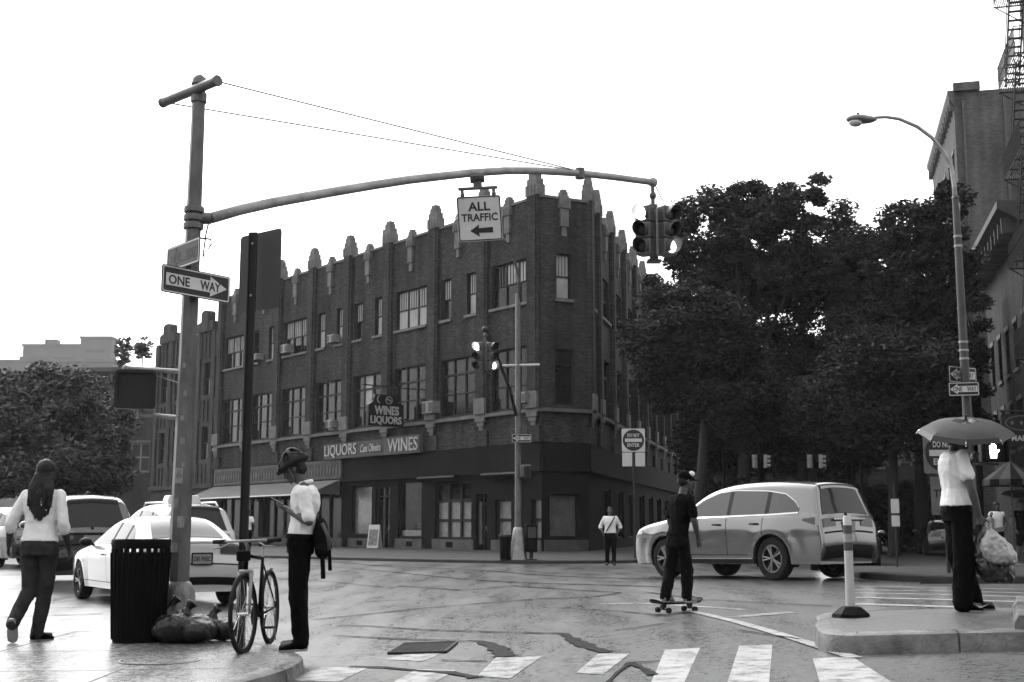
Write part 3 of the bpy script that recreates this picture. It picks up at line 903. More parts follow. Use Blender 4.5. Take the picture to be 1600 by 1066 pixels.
# writing on the building
def letters(name, s, width, height, mtl, parent, loc=(0, 0, 0), bold=0.0, depth=.01, shear=0.0, flip=False, rz=0.0, rx=0.0):
    vs, fs = text_mesh(s, 1.0, width, bold, depth, shear=shear, height=height)
    T = Matrix.Translation(loc) @ Matrix.Rotation(rz, 4, 'Z') @ Matrix.Rotation(rx, 4, 'X')
    mb = MB(); mb.add(vs, fs, T)
    return mb.build(name, mtl, parent)
fs_ = empty('shop_sign', on_left(13.92, .2, 5.28), ANG_SIGN, 'long dark fascia sign lettered LIQUORS and WINES above the shopfront', 'sign')
mb = MB(); mb.b2(-4.85, 1.5, -.12, 0, -.42, .42); mb.build('board', M['sign_black'], fs_)
mb = MB(); mb.b2(1.5, 4.8, -.2, .02, -.44, .46); mb.build('light_box', M['stone_dark'], fs_)
letters('lettering', 'LIQUORS', 3.4, .70, M['letter'], fs_, (-3.05, -.14, 0), .0, .02)
letters('lettering', 'Casa Oliveira', 2.0, .42, M['letter'], fs_, (.1, -.14, .02), .01, .02, .3)
letters('lettering', 'WINES', 2.75, .68, M['letter'], fs_, (3.3, -.22, .02), .0, .02)

bl = empty('blade_sign', on_left(11.0, 0, 0), math.atan2(.616, .788), 'dark hanging sign lettered WINES LIQUORS sticking out from the second floor', 'sign')
mb = MB(); mb.prism([(-2.3, 6.2), (-.2, 6.2), (-.2, 7.3), (-.55, 7.45), (-.75, 7.8), (-1.9, 7.8), (-2.05, 7.4), (-2.3, 7.25)], -.12, .12); mb.build('board', M['sign_black'], bl)
letters('lettering', 'WINES', 1.45, .46, M['letter'], bl, (-1.22, -.13, 7.0), .03, .02)
letters('lettering', 'LIQUORS', 1.85, .46, M['letter'], bl, (-1.25, -.13, 6.48), .03, .02)
mb = MB()
n = 14
cres = [(.2 * math.cos(R(90 + 180 * k / n)), .2 * math.sin(R(90 + 180 * k / n))) for k in range(n + 1)] + [(.07 + .2 * math.cos(R(255 - 150 * k / n)) , .19 * math.sin(R(255 - 150 * k / n))) for k in range(n + 1)]
mb.prism([(x - 1.62, z + 7.55) for x, z in cres], -.14, -.125)
mb.tube([(-1.1 + .19 * math.cos(R(k * 20)), -.135, 7.52 + .19 * math.sin(R(k * 20))) for k in range(19)], .022, 6)
mb.ell((-1.15, -.135, 7.56), (.06, .02, .05)); mb.ell((-1.03, -.135, 7.5), (.06, .02, .05))
mb.build('emblem', M['pale_sheet'], bl)
mb = MB(); mb.tube([(-2.6, 0, 8.25), (1.2, 0, 8.2)], .035, 6); mb.tube([(-2.0, 0, 8.24), (-2.0, 0, 7.4)], .02, 6); mb.tube([(-.8, 0, 8.22), (-.8, 0, 7.4)], .02, 6); mb.tube([(-.2, 0, 6.6), (.05, 0, 6.6)], .05, 6)
mb.build('bracket', M['steel_dark'], bl)

# awning with a patterned valance board
aw = empty('awning', on_left(25.0, .1, 3.72), ANG_SIGN, 'grey sloping shop awning under a pale lattice patterned board', 'awning')
mb = MB(); mb.b2(-8.2, 7.9, -.12, 0, .06, 1.1); mb.build('valance_board', M['stone'], aw)
mb = MB()
for k in range(46):
    x = -8.0 + k * .345
    mb.tube([(x, -.13, .2), (x + .2, -.13, .95)], .022, 4); mb.tube([(x + .2, -.132, .2), (x, -.132, .95)], .016, 4)
mb.b2(-8.2, 7.9, -.14, -.125, 1.0, 1.06); mb.b2(-8.2, 7.9, -.14, -.125, .1, .15)
mb.build('lattice', M['stone_dark'], aw)
mb = MB()
xs = np.linspace(-8.2, 7.9, 24)
for k in range(23):
    a, b = xs[k], xs[k + 1]
    mb.add([(a, -.14, 0), (b, -.14, 0), (b, -2.1, -.82), (a, -2.1, -.82), (a, -.14, -.03), (b, -.14, -.03), (b, -2.1, -.85), (a, -2.1, -.85)], [(0, 1, 2, 3), (7, 6, 5, 4), (3, 2, 6, 7)])
mb.add([(-8.2, -.14, 0), (-8.2, -2.1, -.82), (-8.2, -.14, -.8)], [(0, 1, 2)]); mb.add([(7.9, -.14, 0), (7.9, -2.1, -.82), (7.9, -.14, -.8)], [(0, 1, 2)])
mb.build('canopy', M['stone_dark'], aw)
mb = MB(); mb.tube([(-8.2, -2.12, -.83), (7.9, -2.12, -.83)], .05, 6); mb.build('front_bar', M['sign_white'], aw)

# narrow awning boxes with small lettering over the papered shops
for t0, t1, lab in ((6.1, 9.2, 'rolled black awning box over the three papered windows'), (0.6, 3.9, 'rolled black awning box beside the corner lamp post')):
    b = empty('awning_box', on_left((t0 + t1) / 2, .12, 3.5), ANG_SIGN, lab, 'awning', 'rolled awnings over the papered shops')
    mb = MB(); mb.tube([(-(t1 - t0) / 2, -.18, 0), ((t1 - t0) / 2, -.18, 0)], .14, 10); mb.build('roller', M['black'], b)
    mb = MB(); mb.b2(-(t1 - t0) / 2, (t1 - t0) / 2, -.36, -.33, .03, .09); mb.build('front_bar', M['stone'], b)

# the next building along the same street: pale brick, ribbed
rib = empty('ribbed_brick_building', D0 + dL * .05, 0, 'grey ribbed brick building with stepped top at the far end of the block', 'building')
W_ = 10.6
mb = MB(); rops = [(x, x + 1.0, z, z + 2.2) for x in (1.2, 3.6, 6.0, 8.4) for z in (5.6, 9.9)]
wall_mesh(mb, W_, 0, 14.2, rops)
place_facade(mb.build('wall', M['brick_far']), rib.location.copy(), dL, rib)
for o in rops: make_window(rib, rib.location.copy(), dL, o, 1, 'upper')
mb = MB()
for k in range(18):
    for q0, q1 in ((4.0, 5.3), (8.1, 9.6), (12.4, 14.1)): mb.b2(.12 + k * .6, .28 + k * .6, .004, .09, q0, q1)
for x in (.55, 2.9, 5.3, 7.7, 10.05): mb.b2(x - .22, x + .22, .003, .13, 4.0, 14.2)
mb.b2(0, W_, .002, .2, 3.7, 4.0)
place_facade(mb.build('rib', M['brick_far']), rib.location.copy(), dL, rib)
mb = MB()
for x, w, h in ((2.0, 2.6, .6), (2.0, 1.1, 1.3), (8.4, 2.6, .6), (8.4, 1.3, 1.2)):
    mb.prism([(x - w / 2, 14.2), (x + w / 2, 14.2), (x + w / 2, 14.2 + h), (x + w * .2, 14.35 + h), (x - w * .2, 14.35 + h), (x - w / 2, 14.2 + h)], -.3 - h * .05, .12 + h * .05)
place_facade(mb.build('parapet', M['brick_far']), rib.location.copy(), dL, rib)
mb = MB(); e_ = dL * W_; q_ = Vector((dL.y, -dL.x, 0)) * 14
mb.add([(0, 0, 13.9), (e_.x, e_.y, 13.9), (e_.x + q_.x, e_.y + q_.y, 13.9), (q_.x, q_.y, 13.9)], [(0, 1, 2, 3)])
mb.quad((e_.x, e_.y, 0), (e_.x + q_.x, e_.y + q_.y, 0), (e_.x + q_.x, e_.y + q_.y, 13.9), (e_.x, e_.y, 13.9))
mb.build('roof', M['roof'], rib)
# ------------------------------------------------------------------ other buildings
def block_building(name, label, loc, rz, w, dep, h, m, wins=(), cornice=0.0, roofm='roof', sash='frame', style='tall', nsash=1):
    """A box-like building: x along its front (facing -y), depth behind."""
    r = empty(name, loc, rz, label, 'building')
    def front(mb, L, ops):
        t = MB(); wall_mesh(t, L, 0, h, ops)
        mb.add([(x, -y, z) for x, y, z in t.v], t.f)
    mb = MB(); front(mb, w, wins)
    mb.quad((0, 0, 0), (0, dep, 0), (0, dep, h), (0, 0, h)); mb.quad((w, 0, 0), (w, dep, 0), (w, dep, h), (w, 0, h)); mb.quad((0, dep, 0), (w, dep, 0), (w, dep, h), (0, dep, h))
    mb.build('wall', m, r)
    mb = MB(); mb.quad((0, 0, h - .3), (w, 0, h - .3), (w, dep, h - .3), (0, dep, h - .3)); mb.build('roof', M[roofm], r)
    if cornice:
        mb = MB(); mb.prism([(-cornice, h + .05), (-cornice, h - .25), (-cornice * .35, h - .7), (.0, h - .9), (.0, h + .05)], -.25, w + .25, Matrix.Rotation(R(90), 4, 'Z') @ Matrix.Diagonal((1, -1, 1, 1)))
        for k in range(int(w / 1.1) + 1): mb.b2(k * 1.1, k * 1.1 + .18, -cornice * .8, -.01, h - 1.15, h - .5)
        mb.build('cornice', M['stone_dark'], r)
    for o in wins:
        a, b, c, e = o
        fr = MB(); t = .08
        fr.b2(a, b, .16, .26, e - t, e); fr.b2(a, b, .16, .26, c, c + t); fr.b2(a, a + t, .161, .261, c, e); fr.b2(b - t, b, .161, .261, c, e); fr.b2(a + t, b - t, .15, .25, (c + e) / 2 - .05, (c + e) / 2 + .05)
        for k in range(1, nsash): x = a + (b - a) * k / nsash; fr.b2(x - .05, x + .05, .159, .262, c, e)
        wn_ = fr.build('window', M[sash], r)
        pm = MB(); pm.quad((a, .2, c), (b, .2, c), (b, .2, e), (a, .2, e)); pm.build('pane', M['pane'], wn_)
        sl = MB(); sl.b2(a - .1, b + .1, -.1, -.002, c - .16, c - .01); sl.build('sill', M['stone'], wn_)
        sl = MB(); sl.b2(a - .08, b + .08, -.05, -.002, e + .01, e + .22); sl.build('lintel', M['stone'], wn_)
    return r

# low house left of the ribbed building
lowh = block_building('low_building', 'low plastered house with dark cornice and white framed window, left of the pole', (-33.4, 97, 0), R(-4), 6.2, 12, 13.4, M['brick_far'],
               [(3.2, 5.4, 5.4, 7.6), (.6, 2.6, 5.4, 7.6)], .6, sash='frame_white', nsash=3)
# pale blocks far away
M['far_wall'] = mat('pale far concrete', 0.10, 0.13, rough=0.9, scale=.05)
def far_block(px0, px1, top, d, label):
    a = atd(px0, top, d); b = atd(px1, top, d)
    w = b.x - a.x; h = a.z
    wins = []
    r = empty('apartment_block', (a.x, d, 0), 0, label, 'building')
    mb = MB(); mb.b2(0, w, 0, w * .6, 0, h); mb.build('wall', M['far_wall'], r)
    mb = MB()
    for z in np.arange(h - 5, h * .35, -4.2):
        mb = MB(); mb.b2(2.5, w - 2.5, -.06, .1, z - 1.2, z); mb.build('window_band', M['pane_dull'], r)
    mb = MB(); mb.b2(-.5, w + .5, -.5, w * .6 + .5, h, h + 1.0)
    if w > 20: mb.b2(w * .3, w * .5, w * .2, w * .4, h + 1, h + 4)
    mb.build('roof', M['far_wall'], r)
far_block(36, 126, 541, 560, 'long flat pale apartment block far beyond the trees')
far_block(126, 174, 529, 545, 'tall narrow pale apartment block standing above its long neighbour')
far_block(-60, 176, 566, 500, 'lowest and broadest of the pale apartment blocks beyond the trees')

# right side of the street, receding 14 degrees to the right
def rline(d): return Vector((18.05 + .249 * (d - 38), d, 0))
RZ_ST = R(90) - R(13.98)                         # x axis along the street, away from the camera
def street_frame(d0): return rline(d0)
def street_building(name, label, d0, d1, h, m, floors, cornice, wwin=1.0, dep=14, gap=2.6, sash='frame'):
    L = (d1 - d0) / math.cos(R(13.98))
    wins = []
    z = 4.6
    while z + 2.2 < h - 1 and floors > 0:
        k = 1.2
        while k + wwin < L - .6:
            wins.append((L - k - wwin, L - k, z, z + 2.0)); k += gap
        z += 3.4; floors -= 1
    # front faces the street on the left: x axis runs towards the camera
    return block_building(name, label, tuple(rline(d1)), RZ_ST + math.pi, L, dep, h, m, wins, cornice, sash=sash)
tall = street_building('tall_brick_building', 'tall plain brick building with a blank side wall above the trees on the right', 72, 87, 27.0, M['brick_pale'], 6, .35)
# side wall extras of the tall building: chimney breast and a raised corner
s_ = Vector((math.cos(R(13.98)), -math.sin(R(13.98)), 0))
for nm, u0, u1, y0, z0, z1, mm in (('parapet', .0, 1.5, -.02, 27.0, 27.5, 'brick_pale'), ('drain_pipe', 2.75, 2.95, -.16, 4, 26.9, 'stone_dark'), ('brick_pilaster', .45, .6, -.12, 4, 26.4, 'stone_dark')):
    L = 15 / math.cos(R(13.98))
    mb = MB(); mb.b2(L - .001 if nm == 'parapet' else L + .002, L + .3 if nm == 'parapet' else L - y0, u0, u1, z0, z1)
    mb.build(nm, M[mm], tall)
mid = street_building('tenement_house', 'four storey dark tenement with a heavy overhanging cornice', 49.6, 63.0, 14.3, M['brick'], 3, 1.1, 1.1, sash='frame_white')
near = street_building('fire_escape_tenement', 'dark tenement at the right edge that carries the iron fire escape', 33.0, 49.4, 25.5, M['brick'], 6, .6, 1.1, sash='frame_white')
# row of low houses closing the view under the trees
x = 9.0
for k, (w, h, lab) in enumerate(((12.5, 9.2, 'dark low house glimpsed behind the trees, nearest the corner building'), (10.5, 8.2, 'middle of the dark low houses behind the trees'), (11, 9.0, 'dark low house behind the trees, nearest the tall brick building'))):
    block_building('row_house', lab, (x + 7, 124 - k, 0), R(-6), w, 10, h, M['brick_dark'], [(q, q + 1.1, z, z + 1.8) for q in np.arange(1.2, w - 2, 2.6) for z in (1.2, 5.0)], .4)
    x += w + .4
block_building('pale_house', 'pale stuccoed house end showing between the brick flank and the leaning trunk', (14.0, 104.5, 0), R(-10), 1.9, 8, 11.8, M['far_wall'])

# ------------------------------------------------------------------ fire escape on the right-hand tenement
near.location.x += .3
fe = empty('fire_escape', rline(45.6) + Vector((.3, 0, 0)), RZ_ST + math.pi, 'black iron fire escape with landings, stairs and ladder at the right edge', 'fire escape')
zs = [7.6, 11.2, 14.8, 18.4, 22.0]
for z in zs:
    mb = MB()
    for k in range(15): mb.b2(-2.2, 2.2, -1.25 + k * .085, -1.22 + k * .085, z, z + .03)
    for x in (-2.2, -.7, .7, 2.2): mb.b2(x - .03, x + .03, -1.3, 0, z - .05, z - .005)
    mb.build('landing', M['steel_dark'], fe)
    mb = MB()
    for zz in (.5, 1.0):
        mb.tube([(-2.2, 0, z + zz), (-2.2, -1.28, z + zz), (2.2, -1.28, z + zz), (2.2, 0, z + zz)], .022, 5)
    for k in range(31):
        x = -2.2 + k * 4.4 / 30; mb.tube([(x, -1.28, z), (x, -1.28, z + 1.0)], .010, 4)
    for y in (-.3, -.6, -.9):
        for x in (-2.2, 2.2): mb.tube([(x, y, z), (x, y, z + 1.0)], .010, 4)
    mb.tube([(-2.2, 0, z - .9), (-2.2, -1.2, z - .05)], .025, 5); mb.tube([(2.2, 0, z - .9), (2.2, -1.2, z - .05)], .025, 5)
    mb.build('railing', M['steel_dark'], fe)
for z in zs[:-1]:
    mb = MB()
    for y in (-1.1, -.6): mb.tube([(-1.6, y, z), (1.2, y, z + 3.6)], .04, 5); mb.tube([(-1.6, y, z + .8), (1.2, y, z + 4.4)], .02, 5)
    for k in range(13):
        t = (k + .5) / 13; mb.b2(-1.6 + 2.8 * t - .1, -1.6 + 2.8 * t + .1, -1.1, -.6, z + 3.6 * t, z + 3.6 * t + .02)
    mb.build('stair', M['galv_dull'], fe)
mb = MB()
for x in (1.6, 2.05): mb.tube([(x, -1.34, 4.4), (x, -1.34, 11.4)], .025, 5)
for k in range(23): mb.tube([(1.6, -1.34, 4.5 + k * .3), (2.05, -1.34, 4.5 + k * .3)], .013, 4)
mb.build('ladder', M['steel_dark'], fe)

# ------------------------------------------------------------------ trees
def tree(name, label, base, trunk_top, r0, crown, nclump, per, leaf, m, group, seed, cl_r=(0.75, 1.3), lean=(0, 0), inner=0.35, nlimb=9):
    """base (x,y); crown = list of ellipsoids (centre x,y,z, radii); leaves are many small faces in uneven clumps."""
    rg = np.random.default_rng(seed)
    root = empty(name, (base[0], base[1], 0.05), 0, label, 'shrub' if 'shrub' in name else 'tree', group)
    vol = np.array([c[3] * c[4] * c[5] for c in crown]); pr = vol / vol.sum()
    cl = []
    for _ in range(nclump):
        c = crown[rg.choice(len(crown), p=pr)]
        u = rg.normal(size=3); u /= np.linalg.norm(u); rad = .92 * (inner + (1 - inner) * rg.random() ** 0.6)
        cl.append((c[0] - base[0] + u[0] * c[3] * rad, c[1] - base[1] + u[1] * c[4] * rad, c[2] + u[2] * c[5] * rad, rg.uniform(*cl_r)))
    cl = np.array(cl)
    n = nclump * per
    idx = np.repeat(np.arange(nclump), per)
    u = rg.normal(size=(n, 3)); u /= np.linalg.norm(u, axis=1)[:, None]
    rad = rg.random(n) ** 0.5
    pos = cl[idx, :3] + u * (rad * cl[idx, 3])[:, None] * np.array([1, 1, .62])
    pos[:, 2] -= 0.05 * (np.abs(u[:, 0]) + np.abs(u[:, 1])) * cl[idx, 3]
    a = rg.normal(size=(n, 3)); a[:, 2] *= .5; a /= np.linalg.norm(a, axis=1)[:, None]
    b = np.cross(a, rg.normal(size=(n, 3))); b /= np.linalg.norm(b, axis=1)[:, None]
    s = leaf * rg.uniform(.45, 1.7, n)[:, None]
    v = np.stack([pos - a * s, pos + b * s * .42, pos + a * s, pos - b * s * .42], 1).reshape(-1, 3)
    me = bpy.data.meshes.new('crown')
    me.vertices.add(4 * n); me.vertices.foreach_set('co', v.ravel())
    me.loops.add(4 * n); me.loops.foreach_set('vertex_index', np.arange(4 * n))
    me.polygons.add(n); me.polygons.foreach_set('loop_start', np.arange(0, 4 * n, 4)); me.polygons.foreach_set('loop_total', np.full(n, 4))
    me.update(); me.validate()
    link_mesh('crown', me, M[m], root)
    mb = MB()
    tt = Vector((trunk_top[0] - base[0], trunk_top[1] - base[1], trunk_top[2]))
    mid_ = tt * .5 + Vector((lean[0], lean[1], 0))
    mb.tube([(0, 0, -.1), (0, 0, .25), mid_, tt], [r0 * 1.5, r0 * 1.05, r0 * .85, r0 * .65], 9)
    order = rg.permutation(nclump)[:nlimb]
    for k in order:
        e = Vector(cl[k, :3]); s_ = mid_.lerp(tt, rg.uniform(.5, 1.0)); m_ = s_.lerp(e, .5) + Vector((rg.uniform(-.3, .3), rg.uniform(-.3, .3), rg.uniform(.1, .6)))
        mb.tube([s_, m_, e], [r0 * .42, r0 * .25, r0 * .06], 6)
        for j in range(3):
            k2 = rg.integers(nclump); e2 = Vector(cl[k2, :3])
            if (e2 - m_).length < 3.5: mb.tube([m_, m_.lerp(e2, .5) + Vector((0, 0, .15)), e2], [r0 * .2, r0 * .1, r0 * .03], 5)
    mb.build('trunk', M['bark'], root, smooth=True)
    return root
def el(px, py, d, rx, ry, dy=1.0):
    p = atd(px, py, d); k = d / FPX
    return (p.x, d, p.z, rx * k, rx * k * dy, ry * k)
GR = 'trees of the little park across the street'
def ptree(label, bpx, d, top, r0, crown, nc, per, leaf, m, seed, **kw):
    b = atd(bpx, 824, d); tp = atd(*top, d)
    return tree('park_tree', label, (b.x, d), tuple(tp), r0, crown, nc, per, leaf, m, GR, seed, **kw)
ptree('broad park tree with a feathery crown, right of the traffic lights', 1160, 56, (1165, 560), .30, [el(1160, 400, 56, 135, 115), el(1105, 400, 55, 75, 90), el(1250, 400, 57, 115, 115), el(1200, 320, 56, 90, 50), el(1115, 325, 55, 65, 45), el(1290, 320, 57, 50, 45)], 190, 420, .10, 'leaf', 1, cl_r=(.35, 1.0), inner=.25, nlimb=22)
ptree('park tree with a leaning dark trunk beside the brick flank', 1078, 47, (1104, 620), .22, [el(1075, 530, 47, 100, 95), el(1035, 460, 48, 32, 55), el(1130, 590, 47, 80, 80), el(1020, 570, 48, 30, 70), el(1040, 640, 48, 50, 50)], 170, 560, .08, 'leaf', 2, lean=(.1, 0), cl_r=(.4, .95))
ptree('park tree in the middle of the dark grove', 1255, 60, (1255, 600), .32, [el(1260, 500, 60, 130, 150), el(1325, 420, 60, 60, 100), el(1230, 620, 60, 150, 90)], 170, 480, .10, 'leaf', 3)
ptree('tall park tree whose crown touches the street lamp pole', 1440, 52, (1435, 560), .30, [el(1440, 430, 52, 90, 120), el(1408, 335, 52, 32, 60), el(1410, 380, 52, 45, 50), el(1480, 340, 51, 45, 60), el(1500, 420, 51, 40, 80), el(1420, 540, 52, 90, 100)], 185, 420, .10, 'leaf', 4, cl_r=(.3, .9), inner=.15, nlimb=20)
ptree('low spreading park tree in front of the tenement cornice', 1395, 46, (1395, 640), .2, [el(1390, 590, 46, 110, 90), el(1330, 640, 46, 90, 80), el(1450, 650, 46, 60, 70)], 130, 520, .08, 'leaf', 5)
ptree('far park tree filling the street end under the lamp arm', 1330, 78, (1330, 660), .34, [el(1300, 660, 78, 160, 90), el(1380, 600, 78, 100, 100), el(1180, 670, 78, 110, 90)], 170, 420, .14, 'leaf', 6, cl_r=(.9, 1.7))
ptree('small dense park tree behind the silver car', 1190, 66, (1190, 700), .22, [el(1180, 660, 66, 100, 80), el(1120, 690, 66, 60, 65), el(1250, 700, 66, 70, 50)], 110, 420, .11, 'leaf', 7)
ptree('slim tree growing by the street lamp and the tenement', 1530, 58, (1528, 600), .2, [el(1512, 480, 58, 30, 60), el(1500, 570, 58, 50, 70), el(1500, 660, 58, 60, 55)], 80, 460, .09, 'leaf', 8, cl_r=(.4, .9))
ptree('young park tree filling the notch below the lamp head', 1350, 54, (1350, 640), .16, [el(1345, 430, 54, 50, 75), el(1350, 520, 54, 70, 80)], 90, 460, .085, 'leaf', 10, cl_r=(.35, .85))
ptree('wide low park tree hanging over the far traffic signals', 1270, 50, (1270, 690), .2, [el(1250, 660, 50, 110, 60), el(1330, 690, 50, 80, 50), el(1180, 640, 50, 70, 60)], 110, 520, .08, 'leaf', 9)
GL = 'trees lining the avenue on the left'
def ltree(label, bpx, d, topy, crown, nc, seed):
    b = atd(bpx, 824, d); tp = atd(bpx, topy, d)
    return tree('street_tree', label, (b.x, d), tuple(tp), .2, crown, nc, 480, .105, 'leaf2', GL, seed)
ltree('rounded street tree above the walking person on the left', 60, 58, 720, [el(60, 660, 58, 90, 78), el(110, 690, 57, 60, 75), el(30, 730, 58, 90, 45), el(25, 592, 58, 28, 22), el(72, 585, 57, 16, 18), el(118, 588, 57, 22, 20)], 165, 21)
ltree('street tree at the left edge of the picture', -25, 62, 720, [el(-20, 655, 62, 75, 75), el(-10, 720, 62, 80, 50)], 110, 22)
ltree('street tree beside the pole on the left, its crown reaching the pedestrian signal', 150, 66, 720, [el(148, 668, 66, 56, 80), el(110, 640, 66, 50, 58), el(140, 735, 66, 62, 40), el(150, 590, 66, 18, 20), el(185, 610, 66, 16, 22)], 145, 23)
for px, py, r, s, lab in ((192, 556, 15, 31, 'thin roof garden tree left of its twin'), (222, 552, 16, 32, 'thin roof garden tree nearest the ribbed brick building')):
    p = atd(px, 575, 99)
    t = tree('roof_garden_tree', lab, (p.x, 99), (p.x, 99, 2.0), .06, [(p.x, 99, 2.0, r * 95 / FPX, r * 99 / FPX, 26 * 99 / FPX)], 46, 26, .13, 'leaf2', 'roof garden trees', s, cl_r=(.12, .4), inner=.1, nlimb=22)
    t.location.z = 13.1
# shrubs in the park
for k, (px, d, w) in enumerate(((1115, 50, 3.0), (1200, 52, 3.6), (1290, 50, 3.2), (1375, 53, 3.4), (1440, 55, 3.0))):
    p = atd(px, 824, d)
    tree('park_shrub', ['dark shrub by the leaning trunk', 'dark shrub behind the silver roof', 'dark shrub under the far signals', 'dark shrub behind the dark car', 'dark shrub behind the umbrella'][k], (p.x, d), (p.x, d, .9), .05, [(p.x, d, 1.6, w * .62, .9, 1.5)], 34, 160, .12, 'leaf', 'park shrubs', 60 + k, cl_r=(.4, .8), nlimb=6)
# ------------------------------------------------------------------ street furniture
def face_frame(loc, rz): return Matrix.Translation(loc) @ Matrix.Rotation(rz, 4, 'Z')
def rrect(w, h, r, n=4):
    out = []
    for cx, cz, a0 in ((w / 2 - r, h / 2 - r, 0), (-w / 2 + r, h / 2 - r, 90), (-w / 2 + r, -h / 2 + r, 180), (w / 2 - r, -h / 2 + r, 270)):
        for k in range(n + 1):
            a = R(a0 + 90 * k / n); out.append((cx + r * math.cos(a), cz + r * math.sin(a)))
    return out
def ring_prism(mb, o, i, y0, y1):
    n = len(o)
    vs = [(x, y0, z) for x, z in o] + [(x, y0, z) for x, z in i] + [(x, y1, z) for x, z in o] + [(x, y1, z) for x, z in i]
    fs = []
    for k in range(n):
        q = (k + 1) % n
        fs += [(k, q, n + q, n + k), (2 * n + k, 3 * n + k, 3 * n + q, 2 * n + q), (k, 2 * n + k, 2 * n + q, q), (n + k, n + q, 3 * n + q, 3 * n + k)]
    mb.add(vs, fs)

def one_way(label, loc, rz, W, H, side=1, tilt=0.0, dim=False):
    """Black plate, white arrow with black lettering; side +1 points right, -1 left."""
    r = empty('one_way_sign', loc, rz, label, 'street sign', 'one way signs')
    r.rotation_euler = (0, tilt, rz)
    mb = MB(); mb.prism(rrect(W, H, H * .08), -.004, .004); mb.build('plate', M['sign_black'], r)
    mb = MB(); ring_prism(mb, rrect(W - .02, H - .02, H * .07), rrect(W - .045, H - .045, H * .05), -.0065, -.0045)
    mb.build('border', M['sign_white'], r)
    a = [(-.44, -.22), (.20, -.22), (.20, -.37), (.45, 0), (.20, .37), (.20, .22), (-.44, .22)]
    mb = MB(); mb.prism([(side * x * W, z * H) for x, z in a], -.0075, -.0048); mb.build('arrow', M['sign_white'] if not dim else M['stone'], r)
    letters('lettering', 'ONE', W * .30, H * .34, M['sign_black'], r, (-.255 * W if side > 0 else -.20 * W, -.0095, 0), .02, .001)
    letters('lettering', 'WAY', W * .30, H * .34, M['sign_black'], r, (.20 * W if side > 0 else .255 * W, -.0095, 0), .02, .001)
    mb = MB(); mb.box((0, .02, H * .3), (.07, .03, .03)); mb.box((0, .02, -H * .3), (.07, .03, .03)); mb.build('bracket', M['galv'], r)
    return r

def disc_poly(r, n=28): return [(r * math.cos(2 * math.pi * k / n), r * math.sin(2 * math.pi * k / n)) for k in range(n)]
def do_not_enter(label, base, h, W, rz, lower, pm='sign_white'):
    r = empty('do_not_enter_sign', base, rz, label, 'street sign', 'do not enter signs')
    mb = MB(); mb.b2(-.03, .03, .006, .05, 0, h + W / 2); mb.build('post', M['steel_dark'], r)
    T = Matrix.Translation((0, 0, h))
    mb = MB(); t = MB(); t.prism(rrect(W, W, .04), -.004, .004); mb.add(t.v, t.f, T); mb.build('plate', M[pm], r)
    mb = MB(); t = MB(); t.prism(disc_poly(W * .46), -.008, -.0045); mb.add(t.v, t.f, T); mb.build('disc', M['sign_red'], r)
    mb = MB(); mb.b2(-W * .36, W * .36, -.011, -.0085, h - W * .075, h + W * .075); mb.build('bar', M['sign_white'], r)
    letters('lettering', 'DO NOT', W * .52, W * .15, M['sign_white'], r, (0, -.0105, h + W * .21), .02, .001)
    letters('lettering', 'ENTER', W * .52, W * .15, M['sign_white'], r, (0, -.0105, h - W * .21), .02, .001)
    if lower == 'pair':
        for s in (-1, 1):
            mb = MB(); mb.b2(s * W * .28 - W * .21, s * W * .28 + W * .21, -.004, .004, h - W * 1.12, h - W * .53); mb.build('lower_plate', M['sign_white'], r)
    else:
        mb = MB(); mb.b2(-W * .36, W * .36, -.004, .004, h - W * 1.5, h - W * .58); mb.build('lower_plate', M[pm], r)
        letters('lettering', lower, W * .2, W * .18, M['sign_black'], r, (-W * .2, -.0065, h - W * .98), .02, .001)
    return r

# traffic lights: two heads back to back on one hanger
def signal_head(root, yaw, lit, glow):
    """One three-lens head facing yaw; x out of the face."""
    T = Matrix.Rotation(yaw, 4, 'Z')
    hd = MB()
    for k in range(3):
        z = .23 * (1 - k)
        hd.box((.07, 0, z), (.15, .23, .222), T)
    hd.box((-.02, 0, 0), (.05, .20, .69), T)
    h = hd.build('signal_head', M['sig'], root, bevel=.015)
    for k in range(3):
        z = .23 * (1 - k)
        vs, fs = [], []
        n = 20
        for i, (x, r_) in enumerate(((.145, .098), (.30, .102), (.30, .097), (.15, .092))):
            for q in range(n + 1):
                a = R(-52 + 284 * q / n)
                cut = .10 * (0.5 - .5 * math.sin(a)) if i in (1, 2) else 0
                vs.append((x - cut, r_ * math.cos(a), z + r_ * math.sin(a)))
        for i in range(3):
            for q in range(n): fs.append((i * (n + 1) + q, i * (n + 1) + q + 1, (i + 1) * (n + 1) + q + 1, (i + 1) * (n + 1) + q))
        v = MB(); v.add(vs, fs, T); v.build('visor', M['sig'], h, smooth=50)
        le = MB(); le.ell(T @ Vector((.146, 0, z)), (.03, .092, .092), 16, 10, T)
        le.build('lens', (M['lamp_on'] if glow == 'on' else M['lamp_dim']) if k == lit else M['sig_dark'], h, smooth=True)
    return h
